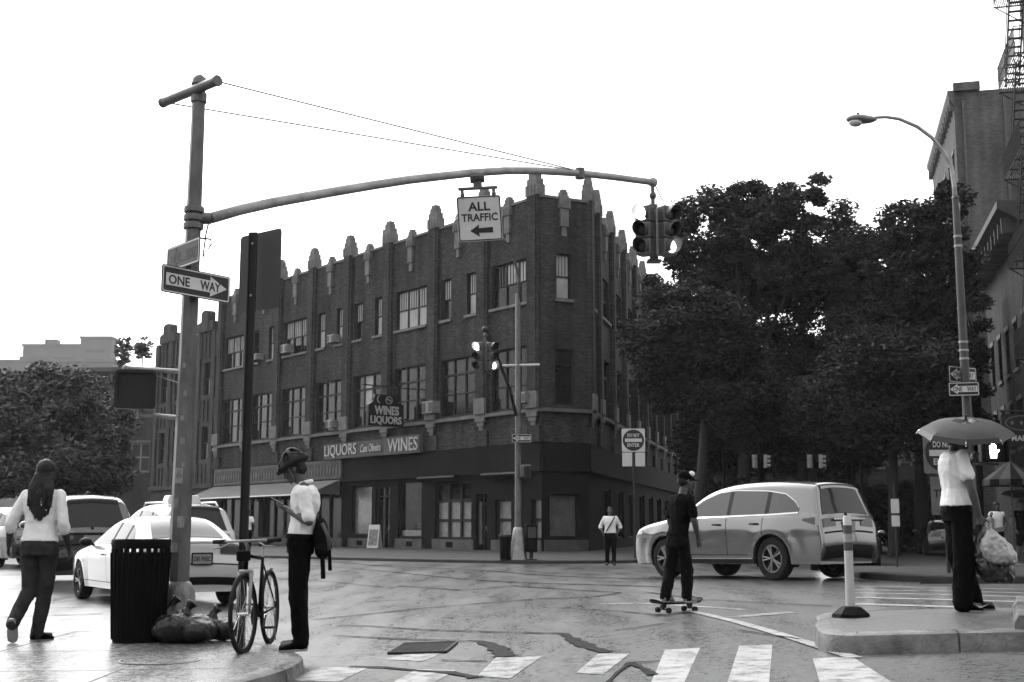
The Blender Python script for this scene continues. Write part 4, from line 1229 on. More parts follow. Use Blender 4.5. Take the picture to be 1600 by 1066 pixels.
def traffic_light(label, loc, yaw1, yaw2, lit1, lit2, hang=.33, scale=1.0):
    r = empty('traffic_light', loc, 0, label, 'traffic light', 'traffic lights over the junction')
    r.scale = (scale,) * 3
    off = .26
    signal_head(r, yaw1, lit1, 'on'); signal_head(r, yaw2, lit2, 'dim')
    for h, y in zip([c for c in r.children], (yaw1, yaw2)): h.location = (off * math.cos(y) * .8, off * math.sin(y) * .8, 0)
    mb = MB(); mb.tube([(0, 0, .37), (0, 0, .37 + hang)], .028, 8); mb.box((0, 0, .40), (.12, .12, .05)); mb.ell((0, 0, .37 + hang * .5), (.05, .05, .06))
    mb.build('hanger', M['galv_dull'], r)
    mb = MB(); mb.box((0, 0, 0), (.12, .12, .72)); mb.box((0, 0, -.38), (.2, .2, .03)); mb.build('spine', M['sig'], r, bevel=.01)
    mb = MB(); mb.tube([(.02, 0, .37 + hang), (.12, .02, .3 + hang * .6), (.2, .04, .45), (.1, .03, .40)], .008, 5); mb.build('cable', M['black'], r)
    return r

# --- the near pole with the mast arm
pb = Vector((-3.42, 13.0, 0)); pb.z = gz(pb.x, pb.y) + PAVE_H
TOPZ = atd(313, 130, 13.0).z
pole = empty('traffic_pole', pb, R(11), 'worn grey octagonal traffic pole with a long curved mast arm, by the bin', 'pole')
mb = MB(); hz = TOPZ - pb.z
LEAN = Matrix.Identity(4); LEAN[0][2] = .004; LEAN[1][2] = -.0008
mb.lathe([(.112, .4), (.105, 1.2), (.090, 3.0), (.068, hz)], 8, LEAN); mb.build('shaft', M['galv_dull'], pole)
M['pole_base'] = mat('flaking base paint', 0.01, 0.3, rough=0.5, rough2=0.3, scale=5, detail=10, stretch=(1, 1, .5), bump=.3)
mb = MB(); mb.lathe([(.21, 0), (.21, .06), (.185, .10), (.18, .40), (.17, .47), (.135, .54), (.11, .56)], 16); mb.build('base', M['pole_base'], pole, smooth=40)
mb = MB()
for k in range(4): a = R(45 + 90 * k); mb.cyl((.195 * math.cos(a), .195 * math.sin(a), .0), (.195 * math.cos(a), .195 * math.sin(a), .1), .018, n=6)
mb.build('anchor_bolt', M['galv_dull'], pole)
inv = Matrix.Rotation(-R(11), 4, 'Z') @ Matrix.Translation(-pb)
def P_(px, py, d): return inv @ atd(px, py, d)
# posters and stickers on the shaft
M['sticker'] = mat('torn stickers', 0.08, 0.3, rough=.6, scale=9)
for z, a, h, w in ((1.55, 262, .16, .8), (1.95, 275, .07, .5), (1.3, 250, .10, .6), (2.2, 268, .05, .4), (2.45, 280, .06, .4), (1.1, 285, .12, .7), (0.85, 255, .1, .7), (1.72, 285, .05, .3), (2.75, 262, .05, .4)):
    rr = .112 - (z - .4) * .0085 + .001
    n = 6
    vs = []; mb = MB()
    for k in range(n + 1):
        t = R(a) - R(11) + (k / n - .5) * w
        for zz in (z, z + h): vs.append((rr * math.cos(t), rr * math.sin(t), zz))
    mb.add(vs, [(2 * k, 2 * k + 2, 2 * k + 3, 2 * k + 1) for k in range(n)], LEAN)
    mb.build('sticker', M['sticker'], pole, fix=False)
ends = (P_(338, 127, 12.72), P_(256, 160, 13.28))
mb = MB(); mb.tube(ends, .052, 12); mb.tube([ends[0], ends[0] + (ends[0] - ends[1]).normalized() * .03], .062, 12); mb.tube([ends[1], ends[1] + (ends[1] - ends[0]).normalized() * .03], .058, 12)
mb.lathe([(.085, hz - .22), (.085, hz - .12)], 12, LEAN); mb.lathe([(.09, hz - .02), (.075, hz + .05), (.03, hz + .09)], 12, LEAN); mb.box((.004 * hz, -.0008 * hz, hz - .03), (.12, .12, .12))
mb.build('guy_bracket', M['galv_dull'], pole, smooth=40)
arm_px = [(330, 341), (375, 328), (430, 316), (520, 300), (580, 290), (640, 281), (740, 270), (790, 267), (840, 267), (907, 271), (960, 277), (1020, 285)]
arm = [P_(x, y, 13 + 4 * (x - 322) / 698.0) for x, y in arm_px]
mb = MB(); mb.tube(arm, [.060, .060, .058, .056, .055, .054, .052, .051, .050, .049, .048, .047], 12); mb.ell(arm[-1], (.07, .07, .07)); mb.build('mast_arm', M['galv'], pole, smooth=True)
mb = MB()
za = P_(305, 341, 13).z
for dz in (-.09, 0, .09): mb.lathe([(.105, za + dz - .03), (.108, za + dz), (.105, za + dz + .03)], 14, LEAN)
mb.tube([Vector((.07, 0, za)), arm[0]], .065, 10); mb.build('clamp', M['galv_dull'], pole, smooth=40)
clampp = P_(906, 268, 13 + 4 * (906 - 322) / 698.0)
for e in ends:
    mb = MB(); mb.tube([e, clampp], .010, 5); mb.build('guy_wire', M['galv'], pole)
mb = MB(); mb.tube([clampp - Vector((0, 0, .1)), clampp + Vector((0, 0, .04))], .066, 10); mb.build('wire_clamp', M['galv_dull'], pole)
mb = MB(); mb.tube([P_(326, 348, 13.0), P_(322, 365, 12.95), P_(317, 402, 12.9), P_(330, 382, 12.95), P_(329, 374, 12.95), P_(312, 372, 12.9)], .010, 6); mb.build('loose_cable', M['steel_dark'], pole)

sgp = atd(1021, 367, 17.0)
hang_top = atd(1020, 285, 17.0).z
traffic_light('big grey two faced traffic light hanging from the end of the mast arm', sgp, R(238), R(306), 0, 2, hang_top - sgp.z - .37)

# ALL TRAFFIC sign
c = atd(749.5, 341.5, 15.42)
at_ = empty('all_traffic_sign', c, R(4), 'white square ALL TRAFFIC sign with a left arrow, hung from the mast arm', 'street sign')
at_.rotation_euler = (R(3), R(-4.0), R(3))
W = .56; Hh = .58
mb = MB(); mb.prism(rrect(W, Hh, .03), -.004, .004); mb.build('plate', M['sign_white'], at_)
mb = MB(); ring_prism(mb, rrect(W - .012, Hh - .012, .027), rrect(W - .04, Hh - .04, .02), -.0065, -.0045); mb.build('border', M['sign_black'], at_)
letters('lettering', 'ALL', .28, .115, M['sign_black'], at_, (0, -.0065, .155), .025, .001)
letters('lettering', 'TRAFFIC', .46, .10, M['sign_black'], at_, (0, -.0065, .015), .022, .001)
mb = MB(); mb.prism([(-.13, -.155), (-.01, -.075), (-.02, -.125), (.16, -.118), (.16, -.188), (-.02, -.185), (-.01, -.235)], -.0075, -.0048); mb.build('arrow', M['sign_black'], at_)
mb = MB(); mb.tube([(-.25, 0, .39), (.25, 0, .39)], .022, 8)
for s in (-1, 1): mb.tube([(s * .2, 0, .39), (s * .2, 0, .27)], .022, 8); mb.ell((s * .2, 0, .31), (.03, .03, .035))
mb.box((0, 0, .44), (.11, .07, .12)); mb.tube([(-.09, 0, .53), (.09, 0, .535)], .075, 10); mb.build('hanger', M['galv_dull'], at_)

one_way('black ONE WAY sign pointing right, lower of the two on the near pole', atd(307, 444, 12.86), R(53), .89, .29, 1)
one_way('dim ONE WAY sign pointing left, partly behind the lower sign on the near pole', atd(286, 399, 12.9), R(-50), .78, .27, -1, dim=True)

# pedestrian signal on the near pole
c = atd(212, 609, 13.1)
ps = empty('pedestrian_signal', c, R(12), 'unlit square pedestrian signal held by two arms on the near pole', 'pedestrian signal')
mb = MB(); mb.box((0, .06, 0), (.41, .16, .40)); mb.build('housing', M['sig'], ps, bevel=.03)
mb = MB(); ring_prism(mb, rrect(.42, .41, .04), rrect(.36, .35, .03), -.05, -.015); mb.build('hood', M['sign_back'], ps)
mb = MB(); mb.prism(rrect(.36, .35, .03), -.026, -.0205); mb.build('lens_panel', M['sign_back'], ps)
mb = MB()
for z, L in ((.235, .45), (-.255, .42)): mb.tube([(-.12 if z > 0 else .05, .06, z), (L, .02, z - .03)], .026, 8); mb.ell((-.12 if z > 0 else .05, .06, z), .034)
mb.tube([(.1, .06, .19), (.42, .02, .09)], .008, 5); mb.tube([(-.1, .06, .18), (-.1, .06, .235)], .03, 8); mb.tube([(0.05, .06, -.255), (.05, .06, -.19)], .03, 8)
mb.build('arm', M['galv'], ps, smooth=40)

# sign post by the bicycle (the back of its panel faces us)
b = Vector((-2.46, 11.6, 0)); b.z = gz(b.x, b.y) + PAVE_H
sp = empty('sign_post', b, 0, 'dark steel channel post carrying the blank back of a parking sign, beside the bicycle', 'sign post')
mb = MB(); h = atd(385, 363, 11.6).z - b.z
mb.prism([(-.036, 0), (.036, 0), (.036, h), (-.036, h)], -.004, .004); mb.b2(-.040, -.030, -.03, .0, 0, h - .01); mb.b2(.030, .040, -.03, 0, 0, h - .01)
mb.build('post', M['sign_back'], sp)
mb = MB(); pl = MB(); pl.prism(rrect(.60, .76, .04), -.003, .003)
mb.add(pl.v, pl.f, Matrix.Translation((.06, .05, h - .37)) @ Matrix.Rotation(R(-39), 4, 'Z')); mb.build('panel', M['sign_back'], sp)
mb = MB(); mb.ell((0, -.036, h - .12), .012); mb.ell((0, -.036, h - .62), .012); mb.build('bolt', M['galv'], sp)

# --- bin and rubbish bags
b = Vector((-3.672, 12.53, 0)); b.z = gz(b.x, b.y) + PAVE_H
bn = empty('litter_bin', b, 0, 'tall black street litter bin with a slotted rim', 'litter bin')
mb = MB(); mb.lathe([(.235, .0), (.245, .03), (.278, .86), (.255, .86), (.24, .2), (.0, .2)], 36); mb.build('body', M['black'], bn, smooth=40)
mb = MB(); n = 36
mb.lathe([(.281, .90), (.287, .93), (.287, .975), (.281, .99), (.255, .99), (.255, .90), (.281, .90)], 36, cap=False)
for k in range(24): a = R(15 * k); mb.box((.274 * math.cos(a), .274 * math.sin(a), .88), (.018, .034, .045), rz=a)
mb.build('rim', M['black'], bn, smooth=40)
mb = MB()
for k in range(30): a = R(12 * k); mb.tube([(.247 * math.cos(a), .247 * math.sin(a), .03), (.286 * math.cos(a), .286 * math.sin(a), .86)], .007, 4)
mb.build('slats', M['black'], bn)

def bag(label, loc, s, seed, name='rubbish_bag', m='bag', cat='rubbish bag', group='rubbish bags round the pole'):
    rg = random.Random(seed)
    mb = MB()
    for k in range(7): mb.ell((rg.uniform(-.14, .14) * s[0] * 3, rg.uniform(-.1, .1) * s[1] * 3, .13 * s[2] * 3 * rg.uniform(.7, 1.1)), (rg.uniform(.14, .22) * s[0] * 3, rg.uniform(.12, .2) * s[1] * 3, rg.uniform(.12, .16) * s[2] * 3))
    mb.tube([(0, 0, .25 * s[2] * 3), (.02, 0, .36 * s[2] * 3), (.06, .02, .42 * s[2] * 3)], [.08, .03, .06], 8)
    o = remeshed(mb, name, M[m], None, .016, wrinkle=.011, wscale=11, smooth_it=3, seed=seed)
    o.location = loc
    zmin = min(v.co.z for v in o.data.vertices); o.location.z -= zmin
    return tag(o, label, cat, group)
M['bag'] = mat('black plastic bag', 0.003, 0.006, spec=.3, rough=0.3, bump=.5, bscale=25)
def pv(x, y): return (x, y, gz(x, y) + PAVE_H)
bag('slumped black rubbish bag in front of the traffic pole', pv(-3.16, 12.35), (.42, .30, .27), 3)
bag('small black rubbish bag at the right foot of the traffic pole', pv(-2.94, 12.5), (.28, .25, .22), 8)
bag('crumpled black rubbish bag squeezed between bin and pole', pv(-3.36, 12.55), (.3, .28, .3), 5)

# --- bicycle leaning at the sign post
def bicycle(label, loc, rz, lean, steer, group=None):
    r = empty('bicycle', loc, rz, label, 'bicycle', group)
    r.rotation_euler = (lean, 0, rz)
    RW = .335; WB = 1.02
    def wheel(x, par, ang=0.0):
        T = Matrix.Translation((x, 0, RW)) @ Matrix.Rotation(ang, 4, 'Z')
        n = 40
        t = MB(); t.tube([(RW * math.cos(R(360 * k / n)), 0, RW * math.sin(R(360 * k / n))) for k in range(n + 1)], .021, 8, False, T)
        w = t.build('wheel', M['rubber'], par, smooth=True)
        t = MB(); t.tube([((RW - .03) * math.cos(R(360 * k / n)), 0, (RW - .03) * math.sin(R(360 * k / n))) for k in range(n + 1)], .010, 6, False, T); t.build('rim', M['steel_dark'], w, smooth=True)
        t = MB()
        for k in range(28):
            a = R(360 * k / 28); s = .028 if k % 2 else -.028
            t.tube([(.02 * math.cos(a + .5), s, .02 * math.sin(a + .5)), ((RW - .035) * math.cos(a), 0, (RW - .035) * math.sin(a))], .0016, 3, False, T)
        t.build('spokes', M['chrome'], w)
        t = MB(); t.cyl((0, -.05, 0), (0, .05, 0), .02, n=10, M=T); t.build('hub', M['chrome'], w)
        return w
    head_t, head_b = Vector((WB - .13, 0, .86)), Vector((WB - .085, 0, .72))
    seat_t, bb, rear = Vector((.28, 0, .80)), Vector((.43, 0, .28)), Vector((0, 0, RW))
    f = MB()
    f.tube([head_t - Vector((.0, 0, .02)), seat_t], .016, 8); f.tube([head_b, bb], .019, 8); f.tube([seat_t, bb], .016, 8)
    f.tube([head_t, head_b], .022, 8)
    for s in (-1, 1):
        f.tube([seat_t - Vector((0, 0, .03)), rear + Vector((0, s * .06, 0))], .009, 6); f.tube([bb, rear + Vector((0, s * .06, 0))], .010, 6)
    f.build('frame', M['black'], r, smooth=True)
    hub = Vector((WB, 0, RW))
    st = Matrix.Translation((WB, 0, 0)) @ Matrix.Rotation(steer, 4, 'Z') @ Matrix.Translation((-WB, 0, 0))
    fk = MB()
    for s in (-1, 1): fk.tube([head_b + Vector((.02, s * .055, -.02)), Vector((WB - .02, s * .055, .5)), hub + Vector((0, s * .055, 0))], [.018, .016, .011], 8, True, st)
    fk.tube([head_b + Vector((.02, -.06, -.02)), head_b + Vector((.02, .06, -.02))], .018, 8, True, st); fk.build('fork', M['galv'], r, smooth=True)
    hb = MB()
    p0 = head_t + Vector((.0, 0, .05)); p1 = p0 + Vector((.07, 0, .06))
    hb.tube([head_t, p0, p1], .017, 8, True, st); hb.tube([p1 + Vector((-.05, -.30, .0)), p1 + Vector((0, -.1, 0)), p1 + Vector((0, .1, 0)), p1 + Vector((-.05, .30, 0))], .012, 8, True, st); hb.build('handlebar', M['galv'], r, smooth=True)
    for s in (-1, 1):
        g = MB(); g.tube([p1 + Vector((-.03, s * .19, 0)), p1 + Vector((-.052, s * .315, 0))], .019, 8, True, st); g.build('grip', M['rubber'], r, smooth=True)
        g = MB(); g.tube([p1 + Vector((.02, s * .14, -.02)), p1 + Vector((.06, s * .2, -.05)), p1 + Vector((.03, s * .29, -.06))], .008, 6, True, st); g.build('brake_lever', M['galv'], r, smooth=True)
    wheel(0, r); wheel(WB, r, steer)
    s_ = MB(); s_.tube([seat_t, seat_t + Vector((-.04, 0, .12))], .013, 8); s_.build('seat_post', M['galv'], r)
    s_ = MB(); q = seat_t + Vector((-.05, 0, .14))
    for x, w, z in ((0,0,0),): pass
    s_.loft([[(q.x + x, q.y + w * math.cos(a), q.z + z + .022 * math.sin(a)) for a in [R(30 * k) for k in range(12)]] for x, w, z in ((-.13, .05, .02), (-.12, .075, .015), (-.05, .065, .005), (.05, .03, 0), (.14, .018, -.005), (.15, .008, -.01))])
    s_.build('saddle', M['rubber'], r, smooth=True)
    c = MB(); c.lathe([(.085, -.004), (.09, 0), (.085, .004)], 24, Matrix.Translation(bb + Vector((0, -.055, 0))) @ Matrix.Rotation(R(90), 4, 'X'))
    for s in (-1, 1):
        e = bb + Vector((s * .12, s * .07, -s * .10)); c.tube([bb + Vector((0, s * .06, 0)), e], .010, 6); c.box(e + Vector((0, s * .05, 0)), (.09, .09, .02))
    c.tube([bb + Vector((.0, -.055, .085)), Vector((0, -.055, RW + .04))], .006, 4); c.tube([bb + Vector((0, -.055, -.085)), Vector((0, -.055, RW - .04))], .006, 4)
    c.build('crank', M['steel_dark'], r)
    d = MB(); d.box(head_t + Vector((.12, .0, -.02)), (.05, .12, .09), st); d.build('front_bag', M['black'], r, bevel=.01)
    k = MB(); k.tube([Vector((.1, .06, .1 + RW)), Vector((-.02, .05, .02))], .006, 5); k.tube([Vector((.14, 0, .62)), Vector((.0, 0, .70)), Vector((-.13, 0, .69))], .010, 6); k.build('rack', M['galv'], r)
    return r
bicycle('black city bicycle seen nearly head on, leaning on the sign post', pv(-2.32, 12.25), math.atan2(-1.0, -.035), R(2), R(-5))

# --- far corner lamp post with its own signal arm
b = on_left(0, 0, 0); b = Vector((.2, 40.9, .11))
lp = empty('lamp_post', b, 0, 'pale octagonal lamp post with signal arm standing at the far corner kerb', 'lamp post')
mb = MB(); mb.lathe([(.30, 0), (.28, .1), (.17, .95), (.15, 1.0), (.115, 1.05)], 8); mb.build('base', M['galv'], lp)
mb = MB(); mb.lathe([(.115, 1.05), (.10, 4.0), (.085, 8.75)], 8); mb.build('shaft', M['galv_dull'], lp)
q = lambda px, py, d: atd(px, py, d) - b
mb = MB(); mb.tube([q(813, 470, 40.9), q(810, 430, 40.7), q(803, 403, 40.5), q(790, 378, 40.1), q(770, 356, 39.6), q(745, 344, 39)], [.06, .055, .05, .045, .04, .035], 8); mb.build('lamp_arm', M['galv_dull'], lp, smooth=True)
e = q(742, 343, 39)
mb = MB(); mb.ell(e + Vector((-.25, 0, 0)), (.38, .16, .1)); mb.build('lamp_head', M['galv'], lp, smooth=True)
mb = MB(); mb.tube([q(806, 648, 40.8), q(797, 610, 39.2), q(778, 560, 36.6), q(758, 516, 34.0)], [.06, .055, .05, .045], 8); mb.ell(q(758, 515, 34), .09); mb.build('signal_arm', M['steel_dark'], lp, smooth=True)
mb = MB(); mb.tube([q(765, 572, 40.8), q(843, 570, 40.9)], .045, 6); mb.build('cross_arm', M['sign_white'], lp)
mb = MB(); mb.b2(.05, .42, -.2, .16, 2.62, 3.05); mb.b2(.08, .2, -.3, -.2, 2.66, 3.0); mb.build('signal_box', M['sig'], lp, bevel=.02)
mb = MB(); mb.b2(.22, .40, -.34, -.2, 2.66, 3.0); mb.build('signal_face', M['sig_dark'], lp)
s2 = atd(758, 559, 34.0)
traffic_light('smaller two faced traffic light in front of the second floor windows', s2, R(240), R(306), 0, 2, atd(758, 515, 34).z - s2.z - .37 * 1.12, 1.12)
one_way('small ONE WAY sign pointing left on the far corner lamp post', atd(815, 685, 40.6), R(4), .64, .27, -1)
mb = MB()
o = empty('litter_bin', (-.22, 40.75, .11), 0, 'low dark litter bin beside the far corner lamp post', 'litter bin')
mb.lathe([(.17, 0), (.2, .75), (.18, .75), (.16, .1), (0, .1)], 18); mb.build('body', M['black'], o, smooth=40)
mb = MB(); mb.lathe([(.205, .73), (.215, .76), (.205, .8), (.18, .8), (.18, .73), (.205, .73)], 18, cap=False); mb.build('rim', M['steel_dark'], o)
o = empty('news_box', (.62, 40.8, .11), R(8), 'dark newspaper box right of the far corner lamp post', 'newspaper box')
mb = MB(); mb.b2(-.18, .18, -.18, .18, .25, 1.15); mb.build('case', M['black'], o, bevel=.03)
mb = MB(); mb.b2(-.13, .13, -.19, -.182, .7, 1.05); mb.build('window', M['pane_dull'], o)
mb = MB(); mb.b2(-.05, .05, -.1, .1, .03, .25); mb.b2(-.17, .17, -.17, .17, 0, .03); mb.build('stand', M['steel_dark'], o)
do_not_enter('round DO NOT ENTER sign with two blank white plates under it, at the far corner', (4.18, 43.0, .11), atd(990, 688, 43).z - .11, .80, 0, 'pair')

# sandwich board and potted plants
sb_ = empty('sandwich_board', on_left(12.2, 1.0, .11), ANG_SIGN + R(35), 'white sandwich board standing in front of the shop door', 'sandwich board')
for s in (-1, 1):
    mb = MB(); t = MB(); t.b2(-.3, .3, -.012, .012, 0, 1.2); mb.add(t.v, t.f, Matrix.Translation((0, s * .3, 0)) @ Matrix.Rotation(R(s * 14), 4, 'X')); mb.build('board', M['sign_white'], sb_)
mb = MB(); t = MB(); t.b2(-.24, .24, -.016, -.013, .12, .95); mb.add(t.v, t.f, Matrix.Translation((0, -.3, 0)) @ Matrix.Rotation(R(-14), 4, 'X')); mb.build('picture', mat('printed picture', .05, .3, scale=9), sb_)
def plant(label, loc, h, w, seed):
    r = empty('potted_plant', loc, 0, label, 'potted plant', 'potted plants under the shop awning')
    mb = MB(); mb.lathe([(w * .32, 0), (w * .42, .42), (w * .38, .42), (w * .36, .36), (0, .36)], 16); mb.build('pot', M['stone_dark'], r, smooth=40)
    rg = np.random.default_rng(seed); m_ = MB()
    for k in range(160):
        a = Vector(rg.normal(size=3)); a.normalize(); p = Vector((a.x * w * .5, a.y * w * .5, .36 + (h - .36) * .5 + a.z * (h - .36) * .5)); u = Vector(rg.normal(size=3)).normalized() * .09; v = u.cross(Vector(rg.normal(size=3))).normalized() * .045
        m_.add([p - u, p + v, p + u, p - v], [(0, 1, 2, 3)])
    m_.build('foliage', M['leaf'], r, fix=False)
plant('tall potted plant at the right end of the shop awning', on_left(17.6, 1.3, .11), 1.3, .8, 1)
plant('small round potted plant under the middle of the shop awning', on_left(20.2, 1.5, .11), 1.0, .7, 2)
plant('potted plant behind the bicycle handlebar under the awning', on_left(25.5, 1.6, .11), 1.2, .8, 3)

M['pole_dark'] = mat('dark pole paint', .012, .045, rough=.55, scale=7, stretch=(1, 1, .4))
M['cover_glass'] = mat('frosted lamp cover', .6, .75, rough=.2)
# --- right-hand street lamp and its signs
LD = 22.3
b = Vector(((1513 - 800) / FPX * LD, LD, 0)); b.z = gz(b.x, b.y) + .13
sl = empty('street_lamp', b, 0, 'tall grey street lamp whose curved arm reaches left over the park trees', 'street lamp')
q = lambda px, py, d=LD: atd(px, py, d) - b
hp = q(1500, 310).z
mb = MB(); mb.lathe([(.19, 0), (.19, .5), (.14, .6), (.11, .65)], 12); mb.build('base', M['pole_dark'], sl, smooth=40)
mb = MB(); mb.lathe([(.095, .6), (.083, 3.0), (.065, hp)], 10); mb.lathe([(.08, hp), (.05, hp + .05)], 10); mb.build('shaft', M['pole_dark'], sl, smooth=40)
mb = MB()
for py in (370, 385, 535, 548, 561):
    z = q(1500, py).z; rb_ = .074 if py < 400 else .084
    mb.lathe([(rb_, z - .02), (rb_ + .004, z), (rb_, z + .02)], 12)
mb.build('band', M['galv'], sl)
mb = MB(); mb.tube([q(1493, 328), q(1491, 290), q(1487, 262), q(1474, 237), q(1456, 215), q(1433, 198), q(1405, 186), q(1385, 183), q(1366, 184)], [.045, .042, .04, .038, .036, .034, .032, .03, .028], 10); mb.tube([q(1495, 332), q(1495, 318)], .06, 10); mb.build('lamp_arm', M['galv'], sl, smooth=True)
e = q(1346, 187)
mb = MB(); mb.ell(e, (.29, .14, .075)); mb.ell(e + Vector((-.05, 0, .01)), (.24, .15, .08)); mb.build('lamp_head', M['ac'], sl, smooth=True)
mb = MB(); mb.ell(e + Vector((-.11, 0, -.05)), (.13, .11, .085)); mb.build('lamp_glass', M['cover_glass'], sl, smooth=True)
mb = MB(); mb.cyl(e + Vector((-.06, 0, .07)), e + Vector((-.06, 0, .13)), .025, n=8); mb.build('photocell', M['steel_dark'], sl)
one_way('upper ONE WAY sign on the right, behind the street lamp pole', atd(1504, 586, LD + .15), R(-30) + R(60), .72, .3, -1)
one_way('lower ONE WAY sign on the right, in front of the street lamp pole', atd(1506, 608, LD - .16), R(-14), .52, .25, -1)
do_not_enter('half hidden DO NOT ENTER sign behind the shoulder of the umbrella man', (atd(1480, 824, 23.2).x, 23.2, gz(8, 23.2) + .13), atd(1480, 708, 23.2).z - gz(8, 23.2) - .13, .76, R(4), 'TI', 'stone')
hs = empty('pedestrian_signal', atd(1553, 704, LD - .1), R(4), 'pedestrian signal showing a lit raised hand beside the street lamp', 'pedestrian signal')
mb = MB(); mb.box((0, .08, 0), (.44, .18, .40)); mb.build('housing', M['sig'], hs, bevel=.02)
mb = MB(); ring_prism(mb, rrect(.46, .42, .03), rrect(.40, .36, .02), -.10, -.008); mb.build('hood', M['black'], hs)
mb = MB(); mb.prism(rrect(.40, .36, .02), -.016, -.011); mb.build('lens_panel', M['sig_dark'], hs)
hand = [(-.055, -.14), (.055, -.14), (.062, -.06), (.115, -.0), (.10, .02), (.05, -.02), (.055, .09), (.035, .10), (.028, .03), (.024, .135), (.002, .14), (-.002, .03), (-.012, .13), (-.034, .125), (-.032, .02), (-.05, .09), (-.07, .08), (-.066, -.04)]
mb = MB(); mb.prism([(x - .02, z) for x, z in hand], -.022, -.018); mb.build('lit_hand', mat('lit hand symbol', .9, emit=1.0, estr=3.0), hs)
mb = MB(); mb.tube([(-.45, .1, .23), (.12, .1, .23)], .025, 8); mb.tube([(-.45, .1, -.24), (.12, .1, -.24)], .022, 8); mb.build('arm', M['galv_dull'], hs)
pn = empty('parking_sign', (atd(1400, 824, 30).x, 30, .1), R(5), 'slim white parking sign on a thin post behind the dark car', 'street sign')
mb = MB(); mb.tube([(0, .02, 0), (0, .02, 2.1)], .025, 6); mb.build('post', M['steel_dark'], pn)
mb = MB(); mb.prism([(x, z + 1.55) for x, z in rrect(.2, .34, .02)], -.004, .004); mb.prism([(x, z + 1.2) for x, z in rrect(.2, .26, .02)], -.004, .004); mb.build('plate', M['sign_white'], pn)

# --- flexible post on the traffic island
b = Vector((3.217, 12.1, 0)); b.z = gz(b.x, b.y) + ISL_H
fp = empty('flexible_post', b, 0, 'white flexible traffic post with grey bands standing on the island', 'traffic post')
mb = MB(); mb.lathe([(.185, 0), (.175, .03), (.10, .09), (.06, .10)], 8); mb.build('base', M['black'], fp)
mb = MB(); mb.lathe([(.044, .09), (.041, .6), (.040, .93), (.03, .95)], 18); mb.build('post', M['sign_white'], fp, smooth=40)
for z0, z1, m_ in ((.62, .70, 'stone_dark'), (.78, .86, 'stone_dark'), (.70, .78, 'galv')):
    mb = MB(); mb.lathe([(.0425, z0), (.0425, z1)], 18, cap=False); mb.build('band', M[m_], fp, smooth=True)

# --- far signals over the side street
def far_signal(label, px, py, d, dirx, armpx):
    p = atd(px, py, d)
    r = empty('traffic_light', p, 0, label, 'traffic light', 'small traffic lights far down the side street')
    for x, yaw in ((-.17, R(250)), (.2, R(350))):
        hm = MB(); T = Matrix.Translation((x, 0, 0)) @ Matrix.Rotation(yaw, 4, 'Z'); hm.box((0, 0, 0), (.12, .17, .46), T)
        for k in range(3): hm.cyl((.05, 0, .15 * (1 - k)), (.18, 0, .15 * (1 - k)), .06, n=10, M=T)
        hm.build('signal_head', M['ac'], r)
    mb = MB(); e = atd(*armpx, d) - p
    mb.tube([(0, 0, -.25), (0, 0, .42)], .03, 6); mb.tube([(0, 0, .42), e], .035, 6); mb.tube([e, (e.x, e.y, .1 - p.z)], [.04, .06], 8); mb.build('mast', M['black'], r)
far_signal('far small traffic light above the silver car roof, on an arm from the right', 1273, 721, 43, 1, (1345, 716))
far_signal('far small traffic light nearer the leaning trunk, on an arm from the left', 1187, 721, 44.5, -1, (1130, 702))

# --- right edge: hanging shop sign, patio umbrella
hsn = empty('hanging_sign', atd(1597, 672, 36), R(4), 'black hanging sign with an oval emblem at the right edge', 'sign')
mb = MB(); mb.prism(rrect(1.25, .92, .04), -.05, .05); mb.build('board', M['sign_black'], hsn)
mb = MB(); ring_prism(mb, [(x * 1.0, z * .42 + .2) for x, z in disc_poly(.52)], [(x * 1.0, z * .40 + .2) for x, z in disc_poly(.49)], -.058, -.05)
for x in (-.28, .0, .28): mb.ell((x - .03, -.055, .2), (.05, .006, .06))
mb.build('emblem', M['stone'], hsn)
letters('lettering', 'MAR', .46, .16, M['letter'], hsn, (-.12, -.056, -.24), .02, .003)
mb = MB(); mb.tube([(.9, 0, .55), (-.62, 0, .55)], .03, 6); mb.tube([(-.4, 0, .55), (-.4, 0, .4)], .015, 5); mb.tube([(.4, 0, .55), (.4, 0, .4)], .015, 5); mb.build('bracket', M['steel_dark'], hsn)
pu = empty('patio_umbrella', (atd(1584, 824, 33).x, 33, .12), 0, 'striped half lowered patio umbrella at the right edge', 'patio umbrella')
za = atd(1580, 720, 33).z - .12
mb = MB(); n = 16
for k in range(n):
    a0, a1 = 2 * math.pi * k / n, 2 * math.pi * (k + 1) / n
    mb.cur = k % 2
    mb.add([(0, 0, za), (.72 * math.cos(a0), .72 * math.sin(a0), za - .5), (.72 * math.cos(a1), .72 * math.sin(a1), za - .5)], [(0, 1, 2)])
    mb.add([(.72 * math.cos(a0), .72 * math.sin(a0), za - .5), (.73 * math.cos(a0), .73 * math.sin(a0), za - .66), (.73 * math.cos(a1), .73 * math.sin(a1), za - .66), (.72 * math.cos(a1), .72 * math.sin(a1), za - .5)], [(0, 1, 2, 3)])
mb.build('canopy', [M['brick_far'], M['black']], pu, fix=False)
mb = MB(); mb.tube([(0, 0, 0), (0, 0, za + .1)], .025, 8); mb.build('pole', M['steel_dark'], pu)
mb = MB(); mb.lathe([(.3, 0), (.3, .06), (.05, .1)], 16); mb.build('base', M['stone_dark'], pu)
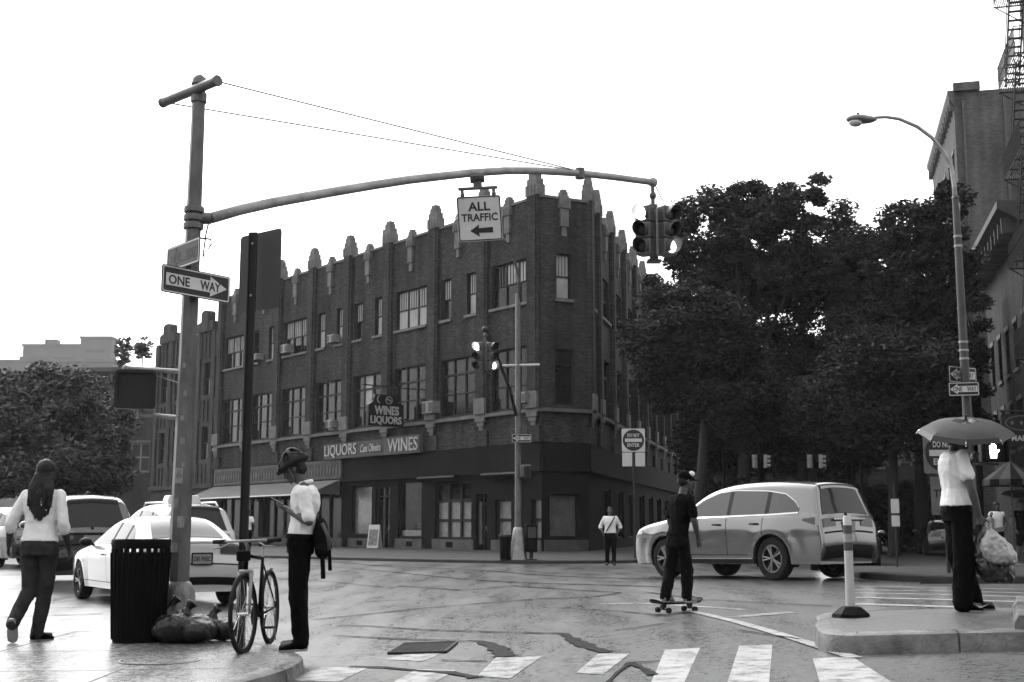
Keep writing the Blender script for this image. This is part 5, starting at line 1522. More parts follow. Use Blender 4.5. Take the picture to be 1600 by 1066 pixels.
# ------------------------------------------------------------------ vehicles
M['car_white'] = mat('white car paint', 0.44, 0.47, rough=0.35, coat=1.0, scale=1)
M['car_silver'] = mat('silver car paint', 0.15, 0.17, rough=0.22, metal=0.65, coat=1.0, scale=1)
M['car_black'] = mat('black car paint', 0.004, 0.006, rough=0.3, coat=1.0, scale=1)
M['car_grey'] = mat('pale grey car paint', 0.3, 0.34, rough=0.35, coat=1.0, scale=1)
M['car_glass'] = mat('dark car glass', 0.003, 0.006, rough=0.08, spec=0.25, scale=1)
M['car_glass2'] = mat('greyish car glass', 0.02, 0.035, rough=0.08, spec=0.6, scale=1)
M['trim'] = mat('black plastic trim', 0.004, 0.008, rough=0.6, spec=.2)
M['alloy'] = mat('alloy wheel', 0.16, 0.24, rough=0.3, metal=0.8)
M['tail'] = mat('tail lamp lens', 0.02, 0.04, rough=0.2)
M['tail_pale'] = mat('pale tail lamp lens', 0.12, 0.2, rough=0.1, coat=1.0)
M['plate'] = mat('number plate', 0.18, 0.26, rough=0.4)

def catmull(pts, n=5):
    out = []
    P = [Vector(p) for p in pts]
    for i in range(len(P) - 1):
        p0, p1, p2, p3 = P[max(i - 1, 0)], P[i], P[i + 1], P[min(i + 2, len(P) - 1)]
        for k in range(n):
            t = k / n
            out.append(0.5 * ((2 * p1) + (p2 - p0) * t + (2 * p0 - 5 * p1 + 4 * p2 - p3) * t * t + (3 * p1 - p0 - 3 * p2 + p3) * t ** 3))
    out.append(P[-1])
    return out

class Car:
    def __init__(s, top, zb, W, belt, tum, wheels, rw, plan=(4.0, .17), rnd=.09, crown=.03, flare=.02):
        s.top = catmull([(x, z) for x, z in top]); s.zb = zb; s.W = W; s.belt = belt; s.tum = tum
        s.wheels = wheels; s.rw = rw; s.plan = plan; s.rnd = rnd; s.crown = crown; s.flare = flare
        s.L2 = max(abs(p.x) for p in s.top)
        xs = np.linspace(-s.L2, s.L2, 400); zt = np.full(400, zb)
        for a, b in zip(s.top[:-1], s.top[1:]):
            lo, hi = min(a.x, b.x), max(a.x, b.x)
            msk = (xs >= lo) & (xs <= hi)
            if hi - lo > 1e-6: zt[msk] = np.maximum(zt[msk], a.y + (b.y - a.y) * (xs[msk] - a.x) / (b.x - a.x))
        s.xs, s.zt = xs, zt
    def ztop(s, x): return float(np.interp(x, s.xs, s.zt))
    def w(s, x, z, dtop=None):
        p, k = s.plan
        w0 = s.W / 2 * (1 - k * min(abs(x) / s.L2, 1) ** p)
        zm = s.zb + (s.belt - s.zb) * .62
        if z <= s.belt:
            w0 *= 1 - .05 * ((zm - z) / (zm - s.zb)) ** 2 if z < zm else 1 - .03 * ((z - zm) / (s.belt - zm)) ** 2
        else: w0 = w0 * .97 - .03 * min((z - s.belt) / .03, 1) - s.tum * (z - s.belt) - .12 * s.tum * max(z - s.belt, 0) ** 2
        w0 += .007 * math.tanh((z - s.zb - (s.belt - s.zb) * .64) / .012)
        for wx in s.wheels:
            d = math.hypot(x - wx, (z - s.rw) * .9); e = (d - s.rw * 1.25) / .10
            w0 += s.flare * math.exp(-e * e)
        d = s.ztop(x) - z if dtop is None else dtop
        if d < s.rnd: w0 -= s.rnd - math.sqrt(max(s.rnd ** 2 - (s.rnd - max(d, 0)) ** 2, 0))
        return w0
    def body(s, name, m, root, nv=30):
        mb = MB(); N = len(s.top); cols = []
        for p in s.top:
            xb = max(min(p.x, s.L2 - .06), -s.L2 + .06); col = []
            for j in range(nv + 1):
                v = (j / nv); v = 1 - (1 - v) ** 1.7
                x = xb + (p.x - xb) * v; z = s.zb + (p.y - s.zb) * v
                col.append((x, s.w(x, z, p.y - z), z))
            cols.append(col)
        nt = 8; vs = []; fs = []
        for i, col in enumerate(cols):
            ring = [(x, y, z) for x, y, z in col]
            x, y, z = col[-1]
            for k in range(1, nt): t = 1 - 2 * k / nt; ring.append((x, y * t, z + s.crown * (1 - t * t) * (1 if 0 < i < N - 1 else 0)))
            ring += [(x, -y, z) for x, y, z in reversed(col)]
            vs += ring
        n = len(ring)
        for i in range(N - 1):
            for k in range(n - 1): fs.append((i * n + k, i * n + k + 1, (i + 1) * n + k + 1, (i + 1) * n + k))
            fs.append((i * n + n - 1, i * n, (i + 1) * n, (i + 1) * n + n - 1))
        fs.append(tuple(range(n))); fs.append(tuple(reversed(range((N - 1) * n, N * n))))
        mb.add(vs, fs)
        o = mb.build(name, m)
        cut = MB()
        for wx in s.wheels:
            for sd in (-1, 1): cut.cyl((wx, sd * (s.W / 2 - .30), s.rw), (wx, sd * (s.W / 2 + .3), s.rw), s.rw * 1.16, n=40)
        co = cut.build('cut', m)
        bo = o.modifiers.new('b', 'BOOLEAN'); bo.operation = 'DIFFERENCE'; bo.object = co; bo.solver = 'EXACT'
        dg = bpy.context.evaluated_depsgraph_get(); dg.update()
        me = bpy.data.meshes.new_from_object(o.evaluated_get(dg))
        o.modifiers.clear(); o.data = me; me.name = name
        bpy.data.objects.remove(co); o.parent = root
        me.polygons.foreach_set('use_smooth', [True] * len(me.polygons)); me.set_sharp_from_angle(angle=R(38))
        ln = MB()
        for wx in s.wheels:
            for sd in (-1, 1):
                n = 30; q = []
                for k in range(n + 1):
                    a = R(-20 + 220 * k / n); q.append((wx + s.rw * 1.15 * math.cos(a), s.rw + s.rw * 1.15 * math.sin(a)))
                vs = [(x, sd * (s.W / 2 - .295), z) for x, z in q] + [(x, sd * (s.W / 2 - .075), z) for x, z in q]
                ln.add(vs, [(k, k + 1, n + 2 + k, n + 1 + k) for k in range(n)] + [tuple(range(n + 1))])
        ln.build('wheel_arch', M['trim'], root, fix=False)
        return o
    def side(s, mb, xs, lo, hi, off, sides=(-1, 1), nz=6):
        """Patch lying on the flank between the curves lo(x) and hi(x)."""
        for sd in sides:
            vs = []; n = len(xs)
            for x in xs:
                a, b = lo(x), hi(x)
                for j in range(nz + 1):
                    z = a + (b - a) * j / nz; vs.append((x, sd * (s.w(x, z) + off), z))
            mb.add(vs, [(i * (nz + 1) + j, i * (nz + 1) + j + 1, (i + 1) * (nz + 1) + j + 1, (i + 1) * (nz + 1) + j) for i in range(n - 1) for j in range(nz)])
    def over(s, mb, a, b, f0, f1, off, n=14, ny=8, taper=0.0):
        """Patch on the lengthwise top line between two marks on it (0..1), covering the width fractions f0..f1."""
        N = len(s.top) - 1; vs = []
        for i in range(n + 1):
            t = (a + (b - a) * i / n) * N; k = min(int(t), N - 1); p = s.top[k].lerp(s.top[k + 1], t - k); d = (s.top[k + 1] - s.top[k]).normalized()
            nx, nz = -d.y, d.x
            if d.x < 0: nx, nz = d.y, -d.x
            nx, nz = (d.y, -d.x)
            w = s.w(p.x, p.y, 0)
            g0, g1 = f0 + taper * (i / n), f1 - taper * (i / n)
            for j in range(ny + 1):
                f = g0 + (g1 - g0) * j / ny
                vs.append((p.x + nx * off, w * f, p.y + nz * off + s.crown * (1 - f * f)))
        mb.add(vs, [(i * (ny + 1) + j, i * (ny + 1) + j + 1, (i + 1) * (ny + 1) + j + 1, (i + 1) * (ny + 1) + j) for i in range(n) for j in range(ny)])
    def mark(s, x, z):
        """Position (0..1) on the top line nearest to a point."""
        k = min(range(len(s.top)), key=lambda i: (s.top[i].x - x) ** 2 + (s.top[i].y - z) ** 2)
        return k / (len(s.top) - 1)

def car_wheel(root, x, y, r, sd, spokes=5, w=.21):
    wh = empty('wheel', (x, y, r)); wh.parent = root
    T = Matrix.Rotation(R(90), 4, 'X')
    t = MB(); t.lathe([(r * .66, -w / 2), (r * .9, -w / 2), (r * .985, -w * .38), (r, -w * .2), (r, w * .2), (r * .985, w * .38), (r * .9, w / 2), (r * .66, w / 2), (r * .66, -w / 2)], 36, T, cap=False); t.build('tyre', M['rubber'], wh, smooth=40)
    q = MB(); f = -sd * w * .44
    q.lathe([(r * .58, f), (r * .69, f), (r * .69, 0), (r * .58, 0), (r * .58, f)], 36, T, cap=False)
    q.lathe([(r * .16, f * .9), (0.001, f * .95)], 16, T)
    for k in range(spokes):
        a = 2 * math.pi * k / spokes
        for da in (-.16, .16):
            q.tube([(r * .1 * math.cos(a), -f * .85, r * .1 * math.sin(a)), (r * .62 * math.cos(a + da), -f * .92, r * .62 * math.sin(a + da))], r * .05, 6)
    q.build('rim', M['alloy'], wh, smooth=40)
    d = MB(); d.lathe([(r * .6, f * .25), (0.001, f * .25)], 24, T); d.build('brake_disc', M['steel_dark'], wh)
    return wh

def lin(pts):
    xs = [p[0] for p in pts]; zs = [p[1] for p in pts]
    return lambda x: float(np.interp(x, xs, zs))

def sedan(label, loc, rz, paint, group=None, plate=None):
    r = empty('parked_sedan', loc, rz, label, 'car', group)
    c = Car([(2.27, .24), (2.34, .42), (2.31, .60), (2.12, .72), (1.6, .85), (1.05, .93), (.85, .965), (.45, 1.19), (.15, 1.325), (-.2, 1.40), (-.6, 1.415), (-1.0, 1.37), (-1.35, 1.25), (-1.72, 1.06), (-1.82, 1.03), (-2.1, 1.02), (-2.27, 1.015), (-2.31, .97), (-2.33, .80), (-2.36, .62), (-2.35, .45), (-2.28, .33)],
            .24, 1.83, .92, .50, (1.40, -1.38), .325)
    c.body('body', paint, r)
    g = MB(); xs = np.linspace(-1.42, .72, 26)
    hi = lin([(-1.45, 1.0), (-1.3, 1.16), (-1.05, 1.285), (-.6, 1.335), (-.2, 1.33), (.15, 1.25), (.45, 1.11), (.72, .97)]); lo = lin([(-1.45, .985), (.72, .955)])
    c.side(g, xs, lo, lambda x: max(hi(x), lo(x) + .005), .006); g.build('side_window', M['car_glass'], r, smooth=True)
    g = MB(); c.over(g, c.mark(.82, .97), c.mark(.18, 1.315), -.86, .86, .008); g.build('windscreen', M['car_glass'], r, smooth=True)
    g = MB(); c.over(g, c.mark(-1.02, 1.37), c.mark(-1.70, 1.07), -.84, .84, .008, taper=-.05); g.build('rear_window', M['car_glass2'], r, smooth=True)
    t = MB()
    for x in (-.36, -1.02): c.side(t, np.linspace(x - .04, x + .04, 3), lo, lambda x: hi(x) - .003, .009)
    t.build('window_pillar', M['trim'], r)
    t = MB()
    for x in (.82, -.34, -1.25): c.side(t, [x - .005, x + .005], lambda q: .36, lambda q: .93, .002, nz=10)
    c.side(t, np.linspace(-1.0, 1.0, 12), lambda q: .345, lambda q: .355, .002, nz=1)
    t.build('door_seam', M['dark'], r)
    t = MB(); c.side(t, np.linspace(-1.46, .8, 24), lambda x: .938, lambda x: .956, .008, nz=1); t.build('belt_moulding', M['chrome'], r)
    for sd in (-1, 1):
        for x in (-.12, -1.05):
            h = MB(); y = sd * (c.w(x, .80) + .02); h.tube([(x - .09, y, .80), (x + .09, y, .805)], .016, 8); h.build('door_handle', paint, r, smooth=True)
        m = MB(); m.ell((.62, sd * 1.0, 1.0), (.085, .11, .075)); m.tube([(.64, sd * .86, .955), (.62, sd * .95, .98)], .025, 6); m.build('mirror', M['trim'] if paint is not M['car_black'] else paint, r, smooth=True)
        tl = MB(); c.over(tl, c.mark(-2.31, .97), c.mark(-2.335, .80), .46 * sd, .985 * sd, .010, 8, 8); c.side(tl, np.linspace(-2.28, -2.0, 8), lambda x: .82, lambda x: .93 - .02 * (x + 2.28), .006, (sd,), 3); tl.build('tail_light', M['tail'], r, smooth=True)
        hl = MB(); c.over(hl, c.mark(2.31, .61), c.mark(2.05, .75), .55 * sd, .95 * sd, .008, 6, 6); hl.build('headlight', M['car_glass2'], r, smooth=True)
        for wx in c.wheels: car_wheel(r, wx, sd * (.915 - .115), .325, sd)
    b = MB(); c.over(b, c.mark(-2.35, .46), 1.0, -.97, .97, .010, 4, 6); b.build('rear_valance', M['trim'], r, smooth=True)
    b = MB(); c.over(b, c.mark(2.34, .42), c.mark(2.31, .60), -.4, .4, .010, 4, 6); b.build('grille', M['trim'], r, smooth=True)
    sm = MB(); c.over(sm, c.mark(-2.36, .64) - .001, c.mark(-2.36, .64) + .004, -.99, .99, .004, 1, 12); c.over(sm, c.mark(-2.31, .97) - .004, c.mark(-2.31, .97) + .002, -.9, .9, .003, 1, 12); sm.build('bumper_seam', M['dark'], r)
    T = Matrix.Translation((-2.372, 0, .755)) @ Matrix.Rotation(R(-90), 4, 'Z')
    p = MB(); q = MB(); q.prism(rrect(.33, .18, .015), -.012, -.004); p.add(q.v, q.f, T); p.build('number_plate', M['plate'], r)
    q = MB(); ring_prism(q, rrect(.345, .195, .015), rrect(.30, .15, .012), -.016, -.010); p = MB(); p.add(q.v, q.f, T); p.build('plate_frame', M['trim'], r)
    if plate:
        vs, fs = text_mesh(plate, 1, .27, .02, .001, height=.075); p = MB(); p.add(vs, fs, T @ Matrix.Translation((0, -.0135, 0))); p.build('lettering', M['sign_black'], r)
    q = MB(); q.box((-2.37, .27, .78), (.012, .07, .06)); q.build('badge', M['trim'], r)
    return r

def suv(label, loc, rz, paint, name='suv', group=None, hscale=1.0, rails=False, plate=False, lights='tail_pale', dark_low=False):
    r = empty(name, loc, rz, label, 'car', group); r.scale = (1, 1, hscale)
    c = Car([(2.34, .26), (2.43, .48), (2.42, .72), (2.34, .92), (2.1, 1.01), (1.6, 1.09), (1.2, 1.15), (1.02, 1.19), (.6, 1.45), (.3, 1.60), (-.1, 1.69), (-.6, 1.73), (-1.2, 1.73), (-1.75, 1.69), (-2.12, 1.645), (-2.22, 1.615), (-2.24, 1.56), (-2.30, 1.35), (-2.38, 1.12), (-2.42, 1.03), (-2.44, .90), (-2.46, .66), (-2.44, .48), (-2.36, .36)],
            .28, 1.95, 1.10, .36, (1.42, -1.40), .375, plan=(5, .16), rnd=.11, crown=.035, flare=.028)
    c.body('body', paint, r)
    hi = lin([(-2.05, 1.19), (-1.9, 1.36), (-1.65, 1.50), (-1.2, 1.565), (-.4, 1.60), (0, 1.575), (.4, 1.45), (.7, 1.28), (.86, 1.17)]); lo = lin([(-2.05, 1.185), (-1.4, 1.165), (.86, 1.14)])
    xs = np.linspace(-2.0, .86, 34)
    g = MB(); c.side(g, xs, lo, lambda x: max(hi(x), lo(x) + .005), .008); g.build('side_window', M['car_glass2'] if paint is M['car_silver'] else M['car_glass'], r, smooth=True)
    t = MB(); hi2 = lambda x: max(hi(x), lo(x) + .005) + .014
    c.side(t, xs, lambda x: max(hi(x), lo(x) + .005) + .001, hi2, .012, nz=1); c.side(t, xs, lambda x: lo(x) - .03, lambda x: lo(x) - .004, .012, nz=1)
    t.build('window_moulding', M['chrome'], r)
    g = MB(); c.over(g, c.mark(1.0, 1.2), c.mark(.32, 1.59), -.88, .88, .008); g.build('windscreen', M['car_glass'], r, smooth=True)
    g = MB(); c.over(g, c.mark(-2.235, 1.57), c.mark(-2.38, 1.12), -.93, .93, .010, taper=-.02); g.build('rear_window', M['car_glass'], r, smooth=True)
    t = MB()
    for x in (-.32, -1.28): c.side(t, np.linspace(x - .045, x + .045, 3), lo, lambda x: hi(x) - .003, .012)
    t.build('window_pillar', M['trim'], r)
    t = MB()
    for x in (.92, -.30, -1.22): c.side(t, [x - .006, x + .006], lambda q: .44, lambda q: 1.10, .002, nz=12)
    c.side(t, np.linspace(-1.0, 1.0, 12), lambda q: .435, lambda q: .447, .002, nz=1)
    t.build('door_seam', M['dark'], r)
    t = MB(); c.side(t, np.linspace(-.98, 1.0, 12), lambda q: .285, lambda q: .38, .012, nz=2); t.build('sill_cladding', M['trim'], r)
    t = MB(); c.side(t, np.linspace(-.95, .97, 12), lambda q: .37, lambda q: .385, .016, nz=1); t.build('sill_moulding', M['chrome'], r)
    for sd in (-1, 1):
        for x in (-.06, -1.02):
            h = MB(); y = sd * (c.w(x, 1.0) + .018); h.tube([(x - .10, y, .985), (x + .10, y, .995)], .018, 8); h.build('door_handle', M['trim'] if paint is M['car_silver'] else paint, r, smooth=True)
        m = MB(); m.ell((.72, sd * 1.06, 1.17), (.10, .12, .085)); m.tube([(.74, sd * .90, 1.12), (.72, sd * 1.0, 1.14)], .03, 6); m.build('mirror', paint, r, smooth=True)
        tl = MB(); c.over(tl, c.mark(-2.41, 1.05), c.mark(-2.445, .88), .50 * sd, .985 * sd, .012, 8, 8); c.side(tl, np.linspace(-2.36, -2.12, 10), lambda x: .95 + (x + 2.36) * .3, lambda x: 1.08 - (x + 2.36) * .1, .010, (sd,), 3); tl.build('tail_light', M[lights], r, smooth=True)
        hl = MB(); c.over(hl, c.mark(2.40, .80), c.mark(2.2, .99), .5 * sd, .97 * sd, .010, 6, 6); c.side(hl, np.linspace(2.1, 2.36, 6), lambda x: .84, lambda x: .93, .008, (sd,), 2); hl.build('headlight', M['tail_pale'], r, smooth=True)
        for wx in c.wheels: car_wheel(r, wx, sd * (.96 - .125), .375, sd, 5, .235)
        if rails:
            q = MB(); q.tube([(.1, sd * .60, 1.69), (-.05, sd * .60, 1.775), (-1.7, sd * .58, 1.775), (-1.9, sd * .57, 1.68)], .022, 8); q.build('roof_rail', M['chrome'], r, smooth=True)
    b = MB(); c.over(b, c.mark(-2.455, .60), 1.0, -.98, .98, .014, 5, 6)
    b.build('rear_valance', M['trim'], r, smooth=True)
    b = MB(); c.over(b, c.mark(2.43, .45), c.mark(2.40, .78), -.5, .5, .012, 4, 6); b.build('grille', M['trim'], r, smooth=True)
    sm = MB(); c.over(sm, c.mark(-2.45, .80) - .002, c.mark(-2.45, .80) + .003, -.97, .97, .004, 1, 12); sm.build('tailgate_seam', M['dark'], r)
    sp_ = MB(); c.over(sp_, c.mark(-2.12, 1.645), c.mark(-2.24, 1.57), -.94, .94, .02, 4, 8); sp_.build('spoiler', paint if paint is M['car_silver'] else M['trim'], r, smooth=True)
    T = Matrix.Translation((-2.455, 0, .92)) @ Matrix.Rotation(R(-90), 4, 'Z')
    p = MB(); q = MB(); q.prism(rrect(.33, .17, .015), -.012, -.002); p.add(q.v, q.f, T); p.build('number_plate', M['plate'], r)
    q = MB(); q.tube([(-.45, -.012, .12), (.45, -.012, .12)], .02, 6); p = MB(); p.add(q.v, q.f, T); p.build('tailgate_garnish', M['chrome'] if paint is M['car_silver'] else M['trim'], r)
    wp = MB(); wp.tube([(-2.36, 0, 1.14), (-2.30, .32, 1.20)], .012, 5); wp.ell((-2.38, 0, 1.13), .035); wp.build('rear_wiper', M['trim'], r)
    return r

def on_road(x, y): return (x, y, gz(x, y))
def heading(deg): return R(90 + deg)             # nose pointing deg left of straight ahead
def slope_fix(o, L=2.3):
    """Sets a car on the sloping road with all four wheels down."""
    a = o.rotation_euler.z; x, y = o.location.x, o.location.y
    f = Vector((math.cos(a), math.sin(a))); l = Vector((-f.y, f.x))
    zf, zr = gz(x + f.x * 1.4, y + f.y * 1.4), gz(x - f.x * 1.4, y - f.y * 1.4)
    zl, zq = gz(x + l.x * .8, y + l.y * .8), gz(x - l.x * .8, y - l.y * .8)
    o.location.z = (zf + zr + zl + zq) / 4
    X = Vector((f.x, f.y, (zf - zr) / 2.8)).normalized(); Y = Vector((l.x, l.y, (zl - zq) / 1.6)).normalized(); Z = X.cross(Y).normalized(); Y = Z.cross(X)
    o.rotation_euler = Matrix((X, Y, Z)).transposed().to_euler()
    return o
slope_fix(suv('silver SUV crossing the junction to the left, behind the skateboarder', on_road(4.72, 25.1), heading(37), M['car_silver'], lights='tail', hscale=1.05))
slope_fix(sedan('white sedan parked behind the litter bin, its rear and number plate towards us', on_road(-6.16, 21.8), heading(33.5), M['car_white'], plate='D81 PHSC'))
slope_fix(suv('black SUV seen from behind, left of the white sedan', on_road(-9.45, 27.57), heading(25), M['car_black'], 'parked_suv', 'vehicles waiting on the left', 1.08))
w_ = slope_fix(suv('white SUV with roof rails standing beyond the white sedan', on_road(-8.40, 30.9), heading(32), M['car_white'], 'parked_suv', 'vehicles waiting on the left', 1.0, rails=True))
rb = MB(); rb.loft([[(-.95 + x * (1 - .12 * k), y * (1 - .15 * k), 1.745 + .20 * k) for x, y in ((-.22, -.42), (.22, -.42), (.22, .42), (-.22, .42))] for k in (0, .5, 1)])
o = rb.build('roof_sign', M['car_white'], w_, bevel=.02)
slope_fix(sedan('pale sedan cut off by the left edge of the picture', on_road(-9.75, 20.6), heading(24), M['car_grey']))
dk = sedan('black sedan facing us with its headlights lit, half hidden by the silver SUV', (atd(1352, 824, 33).x, 35.2, 0), heading(166), M["car_black"])
for o in list(dk.children):
    if o.name.startswith('headlight'): o.data.materials[0] = M['lamp_on']
fog = MB()
for s in (-1, 1): fog.ell((2.33, s * .66, .42), (.05, .12, .035))
fog.build('fog_lamp', M['lamp_dim'], dk)
# more cars standing under the left trees and down the side street
for k, (px, d, hd, m, kind, lab) in enumerate(((20, 38, 40, 'car_black', 'suv', 'dark SUV under the left street trees, farther off than the others'), (175, 46, 50, 'car_black', 'sedan', 'dark sedan far back between the waiting cars and the ribbed building'),
                                            (1475, 48, 14, 'car_black', 'sedan', 'dark sedan parked along the side street behind the umbrella man'), (1425, 60, 14, 'car_grey', 'suv', 'pale SUV far down the side street under the park trees'))):
    x = atd(px, 824, d).x
    (sedan if kind == 'sedan' else suv)(lab, (x, d, 0.0), heading(hd if k < 2 else -hd), M[m])
# ------------------------------------------------------------------ people
M['skin_dark'] = mat('dark skin', 0.018, 0.03, rough=.6, spec=.3)
M['skin_mid'] = mat('mid skin', 0.05, 0.08, rough=.6, spec=.3)
M['skin_pale'] = mat('pale skin', 0.22, 0.30, rough=.5)
M['cloth_white'] = mat('white cotton', 0.72, 0.88, rough=.9, scale=7, spec=.1)
M['cloth_grey'] = mat('pale grey cotton', 0.25, 0.35, rough=.9, scale=7, spec=.1)
M['denim'] = mat('dark denim', 0.02, 0.05, rough=.95, scale=9, spec=.08)
M['cloth_black'] = mat('black cloth', 0.002, 0.004, rough=.95, spec=.06)
M['cloth_black2'] = mat('washed black cloth', 0.004, 0.008, rough=.95, spec=.06)
M['hair'] = mat('black hair', 0.003, 0.006, rough=.6, spec=.25, scale=30, stretch=(1, 1, .15), bump=.4)
M['shoe_white'] = mat('white shoe', .2, .32, rough=.5)
M['eye'] = mat('eye', .01, .02, rough=.1)

def V3(p): return Vector(p)
def ring(c, S, D, a, b, n=18, p=2.4):
    out = []
    for k in range(n):
        t = 2 * math.pi * k / n; ct, st = math.cos(t), math.sin(t)
        out.append(c + S * a * math.copysign(abs(ct) ** (2 / p), ct) + D * b * math.copysign(abs(st) ** (2 / p), st))
    return out
def limb(mb, pts, rad, n=12):
    """Tapering limb through its joints, with a rounded bend."""
    P = catmull([tuple(p) for p in pts], 5) if len(pts) > 2 else [V3(p) for p in pts]
    rr = np.interp(np.linspace(0, 1, len(P)), np.linspace(0, 1, len(rad)), rad)
    mb.tube(P, list(rr), n)
    mb.ell(P[0], rr[0] * .98); mb.ell(P[-1], rr[-1] * .98)

def hand(mb, wrist, d, pn, thumb, k=1.0, curl=25.0, spread=.0):
    """Palm, four bent fingers and a thumb leaving the side of the palm. d: finger direction, pn: palm side, thumb: thumb side."""
    d = V3(d).normalized(); pn = V3(pn); pn = (pn - d * pn.dot(d)).normalized(); t = d.cross(pn); t = t if t.dot(V3(thumb)) > 0 else -t
    rg = [ring(wrist + d * (x * k), t, pn, a * k, b * k, 12, 2.6) for x, a, b in ((0, .026, .019), (.02, .032, .017), (.055, .041, .015), (.085, .041, .013), (.095, .036, .010))]
    mb.loft(rg)
    for i, (off, L) in enumerate(((.031, .070), (.011, .078), (-.010, .072), (-.030, .056))):
        p = wrist + d * (.085 * k) + t * (off * k); dd = d.copy() + t * off * spread; a = R(curl * (.8 + .12 * i)); pts = [p - d * .01 * k, p]; q = p
        for s, f in enumerate((.45, .32, .26)):
            dd = (dd * math.cos(a) + pn * math.sin(a)).normalized() if s else (dd * math.cos(a * .7) + pn * math.sin(a * .7)).normalized()
            q = q + dd * (L * f * k); pts.append(q); pnx = pn
            # keep bending in the same plane
            pn2 = (pn - dd * pn.dot(dd)); pn = pn2.normalized() if pn2.length > 1e-3 else pn
        mb.tube(pts, [.0092 * k, .0094 * k, .0088 * k, .008 * k, .0066 * k], 8); mb.ell(pts[-1], .0066 * k, 8, 6)
        pn = pnx
        pn = V3(pn)
    b = wrist + d * (.030 * k) + t * (.026 * k)
    td = (d * .62 + t * .66 + pn * .3).normalized()
    e1 = b + td * .036 * k; e2 = e1 + (td + d * .5 + pn * .25).normalized() * .030 * k; e3 = e2 + (td * .4 + d * .8 + pn * .35).normalized() * .024 * k
    mb.tube([b - td * .01 * k, b, e1, e2, e3], [.014 * k, .0135 * k, .0115 * k, .010 * k, .0075 * k], 8); mb.ell(e3, .0075 * k, 8, 6)

def head_shape(mb, c, f, u, k=1.0):
    """Skull, jaw, brow, nose, lips, chin and ears round the head's centre."""
    f = V3(f).normalized(); u = V3(u); u = (u - f * u.dot(f)).normalized(); s = f.cross(u)
    B = Matrix((( s.x, f.x, u.x), (s.y, f.y, u.y), (s.z, f.z, u.z))).to_4x4()
    def e(x, y, z, r): mb.ell(c + (s * x + f * y + u * z) * k, tuple(q * k for q in r), 16, 10, B)
    e(0, -.012, .025, (.076, .098, .092)); e(0, .022, -.035, (.062, .070, .072)); e(0, .045, -.078, (.044, .046, .034))
    e(0, .076, .022, (.052, .020, .014)); e(0, .070, -.028, (.046, .026, .034)); e(0, .098, -.018, (.012, .016, .030)); e(0, .104, -.034, (.017, .016, .013))
    e(0, .087, -.062, (.024, .014, .008)); e(0, .085, -.074, (.020, .014, .008)); e(0, .076, -.098, (.022, .016, .016))
    for q in (-1, 1): e(q * .080, -.005, -.012, (.012, .021, .033)); e(q * .040, .068, -.015, (.02, .018, .016))
    return B, s, f, u

